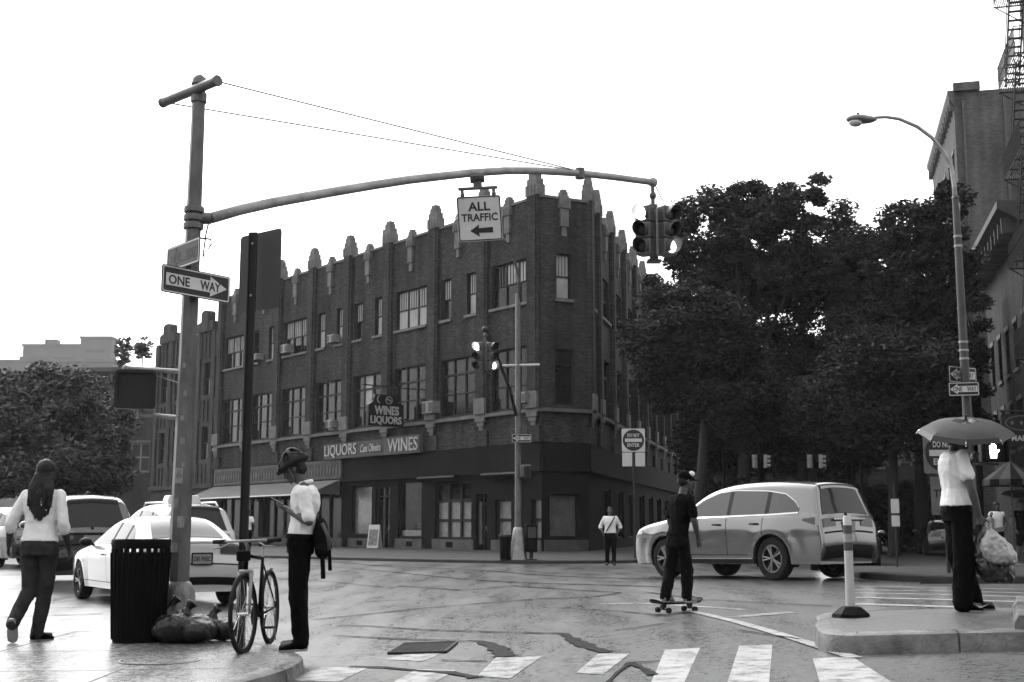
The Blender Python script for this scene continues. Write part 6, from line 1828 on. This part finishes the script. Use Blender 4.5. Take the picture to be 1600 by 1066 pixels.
def person(label, loc, J, F, k=1.0, skin='skin_mid', shirt=None, trousers=None, shoe='cloth_black', sleeve=.55, voxel=.009, build=1.0,
           head_f=None, head_u=(0, 0, 1), hair='short', hands=None, loose=.012, wr=.008, shoulder=.205, hem=.0, tl=1.0, group=None, cat='person', sandal=False, shorts=None):
    """J: joint positions in metres from the feet (x right in the picture, y away, z up); F: facing direction."""
    root = empty('person', loc, 0, label, cat, group)
    F = V3((F[0], F[1], 0)).normalized(); S = V3((F.y, -F.x, 0))          # S points to the person's own right
    J = {q: V3(p) for q, p in J.items()}
    for q in ('shL', 'shR'): J[q] = J[q].lerp((J['shL'] + J['shR']) / 2, .13) if False else J[q]
    mid_sh = (J['shL'] + J['shR']) / 2
    for q in ('shL', 'shR'): J[q] = J[q].lerp(mid_sh, .13)
    pel, che, nek, hed = J['pelvis'], J['chest'], J['neck'], J['head']
    up = (nek - pel).normalized()
    D = (F - up * F.dot(up)).normalized()
    hf = V3(head_f) if head_f is not None else F
    def torso(mb, g, z0=0.0):
        L = []
        low = () if hem is None else ((-.10 - hem, .160, .112, -.01),) if g > 0 else ()
        for t, a, b, off in low + ((-.10, .150, .105, -.01), (0, .165, .115, -.008), (.18, .148, .105, 0), (.34, .138, .098, .005), (.52, .152, .105, .008), (.70, .172, .115, .004), (.84, .180, .108, -.004), (.93, .150, .085, -.008), (.98, .085, .065, -.008)):
            if t < z0: continue
            c = pel + up * (t * .5 * k) if t < 0 else pel.lerp(che, t / .6) if t < .6 else che.lerp(nek, (t - .6) / .4)
            L.append(ring(c + D * off, S, D, (a * build + g) * k, (b * build + g) * k))
        mb.loft(L)
    arms = []
    for sd, q in ((-1, 'L'), (1, 'R')):
        arms.append((J['sh' + q], J['el' + q], J['wr' + q], q))
    sk = MB()
    torso(sk, 0)
    B, hs, hfv, hu = head_shape(sk, hed, hf, head_u, k)
    limb(sk, [nek - up * .05 * k, nek.lerp(hed, .45), hed - V3(hu) * .03 * k], [.062 * k, .052 * k, .052 * k])
    for a, e, w, q in arms:
        limb(sk, [a, a.lerp(e, .5), e], [.054 * k * build, .047 * k * build, .039 * k]); limb(sk, [e, e.lerp(w, .3), w], [.039 * k, .041 * k, .0265 * k])
        hd_ = (hands or {}).get(q)
        if hd_: hand(sk, w, hd_[0], hd_[1], hd_[2], k, hd_[3])
        else: hand(sk, w, (w - e), F.cross(V3((0, 0, 1))) * (1 if q == 'L' else -1) if False else (S * (1 if q == 'L' else -1)), F, k, 24)
    for q in 'LR':
        h, n_, a = J['hip' + q], J['kn' + q], J['an' + q]
        limb(sk, [h, h.lerp(n_, .5), n_], [.088 * k * build, .075 * k * build, .056 * k]); limb(sk, [n_, n_.lerp(a, .3), n_.lerp(a, .7), a], [.055 * k, .056 * k, .042 * k, .036 * k])
        td = V3(J['toe' + q]) - a; td = td.normalized()
        limb(sk, [a + V3((0, 0, -.03)) * k, a.lerp(J['toe' + q], .8)], [.036 * k, .032 * k])
    remeshed(sk, 'body', M[skin], root, voxel, smooth_it=2)
    # eyes
    ey = MB()
    for q in (-1, 1): ey.ell(hed + (hs * q * .034 + hfv * .080 + hu * .004) * k, .012 * k, 8, 6)
    ey.build('eyes', M['eye'], root, smooth=True)
    if hair == 'short':
        hm = MB(); hm.ell(hed + (hfv * -.022 + hu * .045) * k, (.083 * k, .100 * k, .083 * k), 18, 12, B); hm.ell(hed + (hfv * -.05 + hu * -.01) * k, (.074 * k, .066 * k, .075 * k), 16, 10, B)
        remeshed(hm, 'hair', M['hair'], root, voxel, wrinkle=.004, wscale=60)
    elif hair == 'long':
        hm = MB(); hm.ell(hed + (hfv * -.018 + hu * .035) * k, (.094 * k, .112 * k, .100 * k), 18, 12, B); hm.ell(hed + (hfv * -.05 + hu * -.05) * k, (.098 * k, .078 * k, .11 * k), 16, 10, B)
        hm.ell(hed - hfv * .095 * k - V3((0, 0, .15 * k)), (.105 * k, .055 * k, .13 * k), 16, 10); hm.ell(hed - hfv * .12 * k - V3((0, 0, .25 * k)), (.085 * k, .04 * k, .12 * k), 16, 10)
        rg = random.Random(5)
        for i in range(44):
            x = rg.uniform(-1, 1); a = hed + (hs * x * .07 - hfv * .085 + hu * -.02) * k
            ln = rg.uniform(.36, .54) * (1 - .3 * abs(x))
            b = a + (hs * x * .045 - hfv * rg.uniform(.05, .085)) * k - V3((0, 0, ln * .45 * k)); c = b + (hs * rg.uniform(-.02, .02) - hfv * .025) * k - V3((0, 0, ln * .5 * k))
            hm.tube([a, b, c], [.020 * k, .016 * k, .006 * k], 6)
        remeshed(hm, 'hair', M['hair'], root, .008, wrinkle=.004, wscale=50, smooth_it=1)
    if shirt:
        sm = MB(); torso(sm, loose + .006)
        # hem below the belt
        for a, e, w, q in arms:
            pts, rad = [a, a.lerp(e, .5), e], [.057 * k * build + loose * .6, .052 * k * build + loose * .9, .045 * k + loose * 1.1]
            if sleeve <= 1: limb(sm, [a, a.lerp(e, sleeve * .5), a.lerp(e, sleeve)], [rad[0], rad[1], rad[1] + .003])
            else:
                limb(sm, pts, rad); limb(sm, [e, e.lerp(w, (sleeve - 1) * .6), e.lerp(w, sleeve - 1)], [rad[2], .048 * k + loose, .046 * k + loose])
            sm.ell(a, rad[0])
        sm.tube([nek - up * .07 * k, nek - up * .01 * k], [.085 * k, .068 * k], 14)
        remeshed(sm, 'shirt', M[shirt], root, voxel, wrinkle=wr, wscale=9, seed=len(label))
    if trousers:
        tm = MB(); tm.loft([ring(pel + up * t * k + D * -.006, S, D, (a * build + loose) * k, (b * build + loose) * k) for t, a, b in ((-.14, .155, .105), (-.05, .166, .120), (.0, .158, .110), (.05, .142, .096))])
        for q in 'LR':
            h, n_, a = J['hip' + q], J['kn' + q], J['an' + q]
            if shorts: limb(tm, [h, h.lerp(n_, .5), h.lerp(n_, shorts)], [.100 * k * build, .094 * k * build, .085 * k])
            else:
                limb(tm, [h, h.lerp(n_, .5), n_], [.100 * k * build, (.084 + .3 * loose) * k * build, (.064 + loose * tl) * k]); limb(tm, [n_, n_.lerp(a, .5), a + V3((0, 0, -.015 * k))], [(.064 + loose * tl) * k, (.058 + loose * tl) * k, (.050 + loose * tl) * k])
        remeshed(tm, 'trousers', M[trousers], root, voxel, wrinkle=wr * 1.1, wscale=8, seed=len(label) * 2)
    for q in 'LR':
        a, t = J['an' + q], V3(J['toe' + q]); d = (t - a); dl = d.normalized()
        f = MB(); side = dl.cross(V3((0, 0, 1))); side = side.normalized() if side.length > .3 else S; un = side.cross(dl).normalized()
        heel = a - V3((0, 0, .045 * k)) if d.z > -.14 * k else a
        L = (t - heel).length; ax = (t - heel).normalized(); side = ax.cross(V3((0, 0, 1))); side = side.normalized() if side.length > .3 else S; un = side.cross(ax).normalized()
        rings = []
        for x, w_, z0, z1 in ((-.30, .026, -.02, .035), (-.27, .034, -.034, .055), (-.05, .037, -.036, .068), (.2, .039, -.036, .060), (.5, .045, -.036, .034), (.78, .046, -.036, .018), (.95, .036, -.034, .006), (1.0, .020, -.03, -.006)):
            c = heel + ax * (x * L)
            rings.append([c + side * (w_ * math.cos(b)) * k + un * (((z0 + z1) / 2 + (z1 - z0) / 2 * math.sin(b)) * k) for b in [2 * math.pi * i / 14 for i in range(14)]])
        f.loft(rings); so = f.build('shoe', M[shoe], root, smooth=True)
        f = MB(); f.loft([[c0 + (un * dz) * k for c0 in [heel + ax * (x * L) + side * s * w_ * 1.06 * k for x, w_, s in ((-.31, .02, 1), (-.2, .036, 1), (.2, .039, 1), (.6, .047, 1), (.9, .042, 1), (1.02, .016, 1), (1.02, .016, -1), (.9, .042, -1), (.6, .047, -1), (.2, .039, -1), (-.2, .036, -1), (-.31, .02, -1))]] for dz in (-.045, -.024)])
        f.build('sole', M['shoe_white'] if shoe in ('shoe_white', 'cloth_black') else M['rubber'], so)
    return root, J, dict(S=S, D=D, F=F, B=B, hs=hs, hf=hfv, hu=hu, k=k)

# 1 -- walking away on the left, long dark hair, pale rolled-sleeve shirt
L1 = at(57, 998, PAVE_H); L1.y = 12.6; L1.x = -4.70; L1.z = gz(L1.x, 12.6) + PAVE_H
person('person with long dark hair walking away in white shirt, sleeves rolled, and dark jeans', L1,
       dict(pelvis=(0, -.02, .97), chest=(0, 0, 1.27), neck=(.0, .02, 1.50), head=(.0, .05, 1.66), shL=(-.185, 0, 1.425), shR=(.19, .0, 1.43), elL=(-.285, -.06, 1.16), elR=(.235, -.05, 1.15), wrL=(-.345, .08, .94), wrR=(.255, .08, .91),
            hipL=(-.09, -.02, .90), hipR=(.09, 0, .90), knL=(-.085, .02, .50), knR=(.06, .05, .50), anL=(-.145, -.22, .20), anR=(.0, .03, .085), toeL=(-.155, -.14, .025), toeR=(.10, .20, .035)),
       (-.1, 1), 1.0, 'skin_dark', 'cloth_white', 'denim', 'cloth_black', 1.25, .009, 1.0, hair='long', loose=.010, wr=.006, hem=.06, tl=1.2)

# 2 -- cyclist reading the phone at the kerb
L2 = Vector((-1.925, 11.39, 0)); L2.z = gz(L2.x, L2.y) + PAVE_H
ph_hand = V3((-.20, -.03, 1.285))
r2, J2, f2 = person('man in bicycle helmet and white short sleeved shirt reading his phone on the kerb', L2,
       dict(pelvis=(.02, 0, .99), chest=(.065, 0, 1.25), neck=(.04, 0, 1.47), head=(-.055, 0, 1.605), shL=(.065, -.17, 1.39), shR=(.05, .17, 1.39), elL=(.125, -.20, 1.13), elR=(.09, .19, 1.13), wrL=(-.09, -.06, 1.235), wrR=(-.09, .07, 1.235),
            hipL=(.02, -.085, .92), hipR=(.02, .085, .92), knL=(.02, -.09, .50), knR=(.0, .09, .50), anL=(.06, -.10, .09), anR=(.03, .10, .09), toeL=(-.13, -.12, .035), toeR=(-.165, .10, .035)),
       (-1, 0), .985, 'skin_mid', 'cloth_white', 'cloth_black', 'cloth_black', .82, .008, 1.0, head_f=(-.90, 0, -.44), head_u=(-.44, 0, .9),
       hands={'L': ((-.85, .15, .35), (.1, .4, .9), (.1, 1, .5), 26), 'R': ((-.85, -.15, .35), (.1, -.4, .9), (.1, -1, .5), 26)}, loose=.009, wr=.008, hem=.0, tl=2.2)
# helmet
hm = MB(); c = J2['head'] + (f2['hf'] * -.012 + f2['hu'] * .045)
hs, hf, hu = f2['hs'], f2['hf'], f2['hu']
n = 16; nl = 8
vs = []; fs = []
for j in range(nl + 1):
    th = R(100 - 100 * j / nl)
    for i in range(n):
        a = 2 * math.pi * i / n; ex = 1 + (.10 if math.cos(a) < -.2 else .02) * math.sin(th)
        vs.append(c + hs * (.100 * math.sin(th) * math.sin(a)) + hf * (.126 * ex * math.sin(th) * math.cos(a)) + hu * (.125 * math.cos(th) + .012 * math.cos(a) * -1))
for j in range(nl):
    for i in range(n):
        if j in (2, 3, 4, 5) and i % 2 == 0: continue               # vents
        i2 = (i + 1) % n; fs.append((j * n + i, j * n + i2, (j + 1) * n + i2, (j + 1) * n + i))
hm.add(vs, fs)
h_ = hm.build('helmet', M['trim'], r2, smooth=True, fix=True)
so = h_.modifiers.new('thick', 'SOLIDIFY'); so.thickness = .018; so.offset = 1
st = MB()
for s in (-1, 1):
    for t in (.03, .065): st.tube([c + hs * (s * t) + hf * .12 + hu * .04, c + hs * (s * t * 1.1) + hu * .122 + hf * .02, c + hs * (s * t) - hf * .13 + hu * .05], .006, 5)
    st.tube([c + hs * (s * .09) + hf * .04 - hu * .03, J2['head'] + hs * (s * .066) + hf * .03 - hu * .08, J2['head'] + hf * .045 - hu * .115], .006, 5)
st.build('helmet_strap', M['stone'], r2)
vi = MB(); vi.loft([[c + hf * (.115 + .05 * t) + hs * x + hu * (.01 - .03 * t - .9 * x * x + dz) for x in np.linspace(-.07, .07, 7)] + [c + hf * (.115 + .05 * t) + hs * x + hu * (.006 - .03 * t - .9 * x * x + dz - .004) for x in np.linspace(.07, -.07, 7)] for t, dz in ((0, .015), (1, 0))]); vi.build('visor', M['trim'], r2)
cl = MB(); nk = J2['neck']
cl.tube([nk + V3((-.058, 0, -.045)), nk + V3((-.02, -.062, .0)), nk + V3((.05, -.05, .02)), nk + V3((.065, 0, .025)), nk + V3((.05, .05, .02)), nk + V3((-.02, .062, .0)), nk + V3((-.058, 0, -.045))], .02, 8, True); cl.build('collar', M['cloth_white'], r2, smooth=True)
bl_ = MB(); bl_.loft([ring(J2['pelvis'] + V3((0, 0, z)), f2['S'], f2['D'], .186, .138) for z in (-.005, .035)]); bl_.build('belt', M['black'], r2)
ph = empty('phone', L2 + V3((-.205, -.005, 1.315)), 0, 'dark mobile phone held in both hands of the man with the helmet', 'phone')
mb = MB(); q = MB(); q.box((0, 0, 0), (.14, .07, .009)); mb.add(q.v, q.f, Matrix.Rotation(R(28), 4, 'Y')); mb.build('case', M['black'], ph, bevel=.003)
mb = MB(); q = MB(); q.box((0, 0, .0055), (.125, .06, .001)); mb.add(q.v, q.f, Matrix.Rotation(R(28), 4, 'Y')); mb.build('screen', M['pane_dull'], ph)
# messenger bag on his back
bg_ = MB()
for x, y, z, rx, ry, rz_ in ((.205, -.02, 1.00, .07, .15, .15), (.23, -.03, .90, .075, .15, .10), (.20, -.02, 1.08, .05, .12, .09)): bg_.ell((x, y, z), (rx, ry, rz_))
mbag = empty('messenger_bag', L2, 0, 'dark messenger bag slung behind the man with the helmet', 'bag')
remeshed(bg_, 'pouch', M['cloth_black2'], mbag, .012, wrinkle=.008)
s_ = MB(); s_.tube([(.16, .06, 1.12), (.155, .0, 1.26), (.12, -.06, 1.42), (.05, -.10, 1.465), (-.02, -.085, 1.42), (-.065, .0, 1.30), (-.075, .12, 1.15)], .016, 6, squash=2.2)
s_.build('strap', M['stone_dark'], mbag, smooth=True)
s_ = MB(); s_.tube([(.285, -.08, .95), (.30, -.09, .80), (.305, -.09, .70)], .012, 5, squash=1.8); s_.tube([(.235, -.12, .86), (.245, -.12, .72), (.25, -.12, .63)], .012, 5, squash=1.8); s_.build('loose_strap', M['cloth_black'], mbag)
s_ = MB(); s_.tube([(.235, -.165, 1.12), (.29, -.15, 1.0), (.30, -.13, .88)], .012, 6, squash=1.6); s_.build('flap_edge', M['stone_dark'], mbag, smooth=True)

# 3 -- skateboarder
L3 = Vector((2.075, 15.89, 0)); L3.z = gz(L3.x, L3.y)
r3, J3, f3 = person('skateboarder in black shirt, black trousers and cap riding away across the junction', L3,
       dict(pelvis=(.01, 0, .93), chest=(.045, .02, 1.20), neck=(.085, .03, 1.47), head=(.13, .05, 1.63), shL=(-.03, .19, 1.40), shR=(.18, -.13, 1.40), elL=(-.06, .24, 1.13), elR=(.20, -.17, 1.13), wrL=(.03, .26, .92), wrR=(.25, -.09, .92),
            hipL=(-.03, .06, .88), hipR=(.06, -.05, .88), knL=(-.08, .06, .53), knR=(.12, .0, .53), anL=(-.16, -.01, .205), anR=(.11, .01, .205), toeL=(-.05, .16, .155), toeR=(.23, .14, .155)),
       (.86, .5), .98, 'skin_mid', 'cloth_black', 'cloth_black2', 'shoe_white', .75, .009, .90, head_f=(.9, .35, -.12), hair='short', loose=.010, wr=.008, hem=.14, tl=1.8)
cp = MB(); c = J3['head'] + f3['hu'] * .05
cp.ell(c - f3['hf'] * .012, (.090, .108, .085), 18, 12, f3['B']); cp.ell(c + f3['hf'] * .10 - f3['hu'] * .02, (.07, .075, .012), 16, 8, f3['B'])
remeshed(cp, 'cap', M['cloth_black'], r3, .008)
cp = MB(); cp.ell(c + (f3['hf'] * .045 + f3['hs'] * .062 + f3['hu'] * .045), (.022, .045, .035), 12, 8, f3['B']); cp.build('cap_patch', M['cloth_white'], r3, smooth=True)
cp = MB(); w = J3['wrR']; cp.ell(w + V3((0, 0, .02)), (.034, .034, .014)); cp.build('wristband', M['rubber'], r3)
sb2 = empty('skateboard', L3 + V3((-.02, .02, 0)), R(38), 'dark skateboard under the feet of the skateboarder', 'skateboard')
mb = MB(); rings = []
for x, w_, z in ((-.42, .03, .155), (-.40, .07, .145), (-.33, .10, .118), (-.25, .105, .105), (.25, .105, .105), (.33, .10, .118), (.40, .07, .145), (.42, .03, .155)):
    rings.append([(x, -w_, z), (x, w_, z), (x, w_, z + .02), (x, -w_, z + .02)])
mb.loft(rings); mb.build('deck', M['black'], sb2, smooth=30)
for x in (-.23, .23):
    t = MB(); t.box((x, 0, .082), (.06, .05, .04)); t.cyl((x, -.10, .045), (x, .10, .045), .010, n=8); t.tube([(x, 0, .06), (x, 0, .045)], .022, 8); t.build('truck', M['steel_dark'], sb2)
    for y in (-.095, .095): t = MB(); t.cyl((x, y - .02, .034), (x, y + .02, .034), .034, n=16); t.build('wheel', M['rubber'], sb2, smooth=40)

# 4 -- man with the umbrella on the island
L4 = Vector((4.45, 12.5, 0)); L4.z = gz(L4.x, L4.y) + ISL_H
r4, J4, f4 = person('man in a white T-shirt and baggy black trousers standing on the island under an umbrella', L4,
       dict(pelvis=(-.03, 0, 1.02), chest=(-.04, 0, 1.32), neck=(-.04, 0, 1.565), head=(.02, 0, 1.70), shL=(-.02, .20, 1.50), shR=(-.02, -.20, 1.50), elL=(.10, .24, 1.27), elR=(.03, -.25, 1.19), wrL=(.17, .12, 1.46), wrR=(.10, -.22, .93),
            hipL=(-.03, .095, .96), hipR=(-.03, -.095, .96), knL=(-.01, .10, .53), knR=(-.02, -.10, .53), anL=(.13, .12, .09), anR=(-.06, -.11, .09), toeL=(.325, .10, .04), toeR=(.125, -.13, .04)),
       (1, -.05), 1.06, 'skin_mid', 'cloth_white', 'cloth_black', 'cloth_black', .60, .009, 1.05, hands={'R': ((.1, 0, -1), (.2, .95, 0), (1, .2, 0), 62), 'L': ((.1, -.7, .5), (.9, 0, .1), (0, 0, 1), 60)}, loose=.011, wr=.008, hem=.2, tl=3.6)
lg = MB()
sw = [(-.075, .012), (-.02, -.016), (.06, .022), (.02, .0), (-.02, -.004)]
lg.prism([(x + .09 + L4.x * 0, z + .062) for x, z in [(-.06, .01), (-.03, -.018), (-.01, -.02), (.07, .018), (-.005, -.004), (-.03, .0)]], -.205, -.20)
lg.build('shoe_mark', M['sign_white'], r4)
um = empty('umbrella', L4 + V3((.085, -.02, 1.735)), 0, 'grey open umbrella held over the man on the island', 'umbrella')
um.rotation_euler = (R(15), R(-10), R(24))
mb = MB(); NP = 8; RU = .47; HU = .17; vs = []; fs = []; sub = 2; nr = 5
for i in range(nr + 1):
    t = i / nr
    for j in range(NP * sub):
        a = 2 * math.pi * j / (NP * sub); ph_ = (j % sub) / sub; sc = 1 - .10 * math.sin(math.pi * ph_) * t ** 2
        rr = RU * math.sin(t * R(78)) / math.sin(R(78)) * sc; z = HU * (math.cos(t * R(82)) - math.cos(R(82))) - .012 * math.sin(math.pi * ph_) * (1 - t)
        vs.append((rr * math.cos(a), rr * math.sin(a), z + .012 * math.sin(math.pi * ph_) * t * (1 - t)))
n = NP * sub
for i in range(nr):
    for j in range(n): fs.append((i * n + j, i * n + (j + 1) % n, (i + 1) * n + (j + 1) % n, (i + 1) * n + j))
mb.add(vs, fs)
M['umbrella'] = mat('grey umbrella cloth', .022, .034, rough=.55, spec=.25, scale=6)
mb.build('canopy', M['umbrella'], um, smooth=16, fix=False)
for k in range(NP):
    a = 2 * math.pi * k / NP; q = MB(); q.tube([(RU * math.sin(t * R(78)) / math.sin(R(78)) * math.cos(a), RU * math.sin(t * R(78)) / math.sin(R(78)) * math.sin(a), HU * (math.cos(t * R(82)) - math.cos(R(82))) - .006) for t in np.linspace(.05, 1.02, 8)], .0035, 5)
    q.build('rib', M['chrome'], um)
q = MB(); q.tube([(0, 0, HU + .02), (0, 0, -.30)], .007, 8); q.cyl((0, 0, HU - .02), (0, 0, HU + .03), .012, n=8); q.build('shaft', M['steel_dark'], um)
q = MB(); q.tube([(0, 0, -.18), (0, 0, -.30)], .014, 8); q.build('handle', M['black'], um)
# shopping bags in his hand
M['plastic'] = mat('white plastic bag', .26, .46, rough=.35, scale=6, bump=.5, bscale=14)
M['plastic_dark'] = mat('dark plastic bag', .004, .02, rough=.4, scale=6, bump=.5, bscale=14)
def shopping_bag(label, loc, w, h, lean, m, seed):
    mb = MB(); rings = []
    for t, a, b in ((0, .30, .22), (.05, .42, .30), (.25, .50, .34), (.5, .46, .27), (.72, .30, .17), (.86, .14, .08), (.95, .06, .05)):
        rings.append(ring(V3((lean * h * (1 - t), 0, -h + h * t)), V3((1, 0, 0)), V3((0, 1, 0)), a * w, b * w, 20, 2.6))
    mb.loft(rings)
    r = empty('shopping_bag', loc, 0, label, 'shopping bag', 'shopping bags in the umbrella man\'s hand')
    remeshed(mb, 'sack', M[m], r, .010, wrinkle=.013, wscale=15, smooth_it=1, seed=seed)
    q = MB()
    for s in (-1, 1): q.loft([[(s * .018 + x, y, z) for x, y in ((-.014, -.01), (.014, -.01), (.014, .012), (-.014, .012))] for z in (-h * .08, .03)])
    for s in (-1, 1): q.add([(.01, .0, -h * .08), (s * .10 + .04, -.03, -h * .02 + .01), (s * .11 + .04, .01, -h * .13), (.01, .01, -h * .16)], [(0, 1, 2, 3)])
    q.build('handle', M[m], r, fix=False)
    return r
hx = J4['wrR'] + V3((.015, 0, -.11))
shopping_bag('bulging white plastic shopping bag hanging from the right hand of the umbrella man', L4 + hx + V3((.05, -.06, 0)), .31, .36, .34, 'plastic', 4)
shopping_bag('dark plastic shopping bag behind the white one in the umbrella man\'s hand', L4 + hx + V3((.0, .05, -.02)), .36, .52, .34, 'plastic_dark', 9)

# farther people
def far_person(label, px, d, h, F, skin, shirt, trousers, zoff=.0, hair='short', arms=None, group=None, shorts=None, sleeve=.5, build=1.0):
    k = h / 1.75; F_ = V3((F[0], F[1], 0)).normalized(); S = V3((F_.y, -F_.x, 0))
    def q(s, f, z): return tuple((S * s + F_ * f) * k + V3((0, 0, z * k)))
    J = dict(pelvis=q(0, 0, .97), chest=q(0, 0, 1.25), neck=q(0, 0, 1.49), head=q(0, .03, 1.635), shL=q(-.19, 0, 1.42), shR=q(.19, 0, 1.42), elL=q(-.27, -.06, 1.15), elR=q(.27, -.06, 1.15), wrL=q(-.22, .07, .95), wrR=q(.22, .07, .95),
             hipL=q(-.09, 0, .91), hipR=q(.09, 0, .91), knL=q(-.10, .06, .50), knR=q(.10, -.0, .50), anL=q(-.10, .08, .09), anR=q(.11, -.10, .09), toeL=q(-.12, .26, .035), toeR=q(.13, .08, .035))
    if arms: J.update({a: q(*v) for a, v in arms.items()})
    x = (px - 800) / FPX * d
    return person(label, (x, d, gz(x, d) + zoff), J, (F_.x, F_.y), k, skin, shirt, trousers, 'cloth_black', sleeve, .016, build, hair=hair, loose=.010, wr=.004, group=group, shorts=shorts, hem=.02)
rf_, Jf, ff = far_person('man in white shirt with dark bag strap, standing left of the silver car', 952, 38.6, 1.76, (-.1, -1), 'skin_mid', 'cloth_white', 'cloth_black', sleeve=1.2, build=1.08, arms=dict(elL=(-.31, -.08, 1.16), elR=(.31, -.08, 1.16), wrL=(-.23, .06, .98), wrR=(.23, .06, .98)))
s_ = MB(); s_.tube([(.13, -.10, 1.47), (.02, -.16, 1.28), (-.14, -.15, 1.02)], .018, 6); s_.build('strap', M['cloth_black'], rf_)
rw_, Jw, fw = far_person('woman in white sleeveless top with a shoulder bag, walking towards us on the right', 1550, 37.0, 1.76, (-.1, -1), 'skin_mid', 'cloth_white', 'cloth_black', .12, 'long', sleeve=.15, build=.95)
wb = empty('shoulder_bag', (rw_.location.x - .26, 36.9, rw_.location.z), 0, 'pale bag on the shoulder of the woman in the white top', 'bag')
q = MB()
for z in (1.05, 1.15, 1.22): q.ell((0, -.05, z), (.11, .09, .13))
remeshed(q, 'pouch', M['cloth_grey'], wb, .02, .01); q = MB(); q.tube([(.0, -.1, 1.25), (.07, -.1, 1.45), (.09, .06, 1.46), (.02, .08, 1.25)], .015, 6); q.build('strap', M['cloth_black'], wb)
ru, Ju, fu = far_person('person in dark clothes with bare legs walking under an umbrella at the right edge', 1588, 33.5, 1.72, (.1, -1), 'skin_mid', 'cloth_black', 'cloth_black2', .12, sleeve=.4, shorts=.8)
u2 = copy_tree(um); u2.location = ru.location + V3((.05, -.05, 1.80)); u2.rotation_euler = (R(8), R(6), 0); u2.scale = (1.35, 1.35, 1.2)
u2['label'] = 'grey open umbrella of the person at the right edge'
far_person('person in a white shirt seen from behind between the sign post and the phone reader', 391, 47, 1.7, (.1, 1), 'skin_mid', 'cloth_white', 'cloth_black', .11)
far_person('person in a pale shirt just visible above the roof of the black SUV', 142, 36, 1.80, (.1, 1), 'skin_mid', 'cloth_grey', 'cloth_black', .35)
# ------------------------------------------------------------------ damp air
hz_ = MB(); hz_.b2(-300, 300, -8, 620, -1.0, 150)
hzo = hz_.build('haze', None)
hm_ = bpy.data.materials.new('damp air'); hm_.use_nodes = True
t = hm_.node_tree; t.nodes.clear()
pvn = t.nodes.new('ShaderNodeVolumePrincipled'); pvn.inputs['Density'].default_value = 0.00016; pvn.inputs['Color'].default_value = (.95, .95, .95, 1); pvn.inputs['Anisotropy'].default_value = .3
mo = t.nodes.new('ShaderNodeOutputMaterial'); t.links.new(pvn.outputs[0], mo.inputs['Volume'])
hzo.data.materials.append(hm_)
hzo['kind'] = 'stuff'
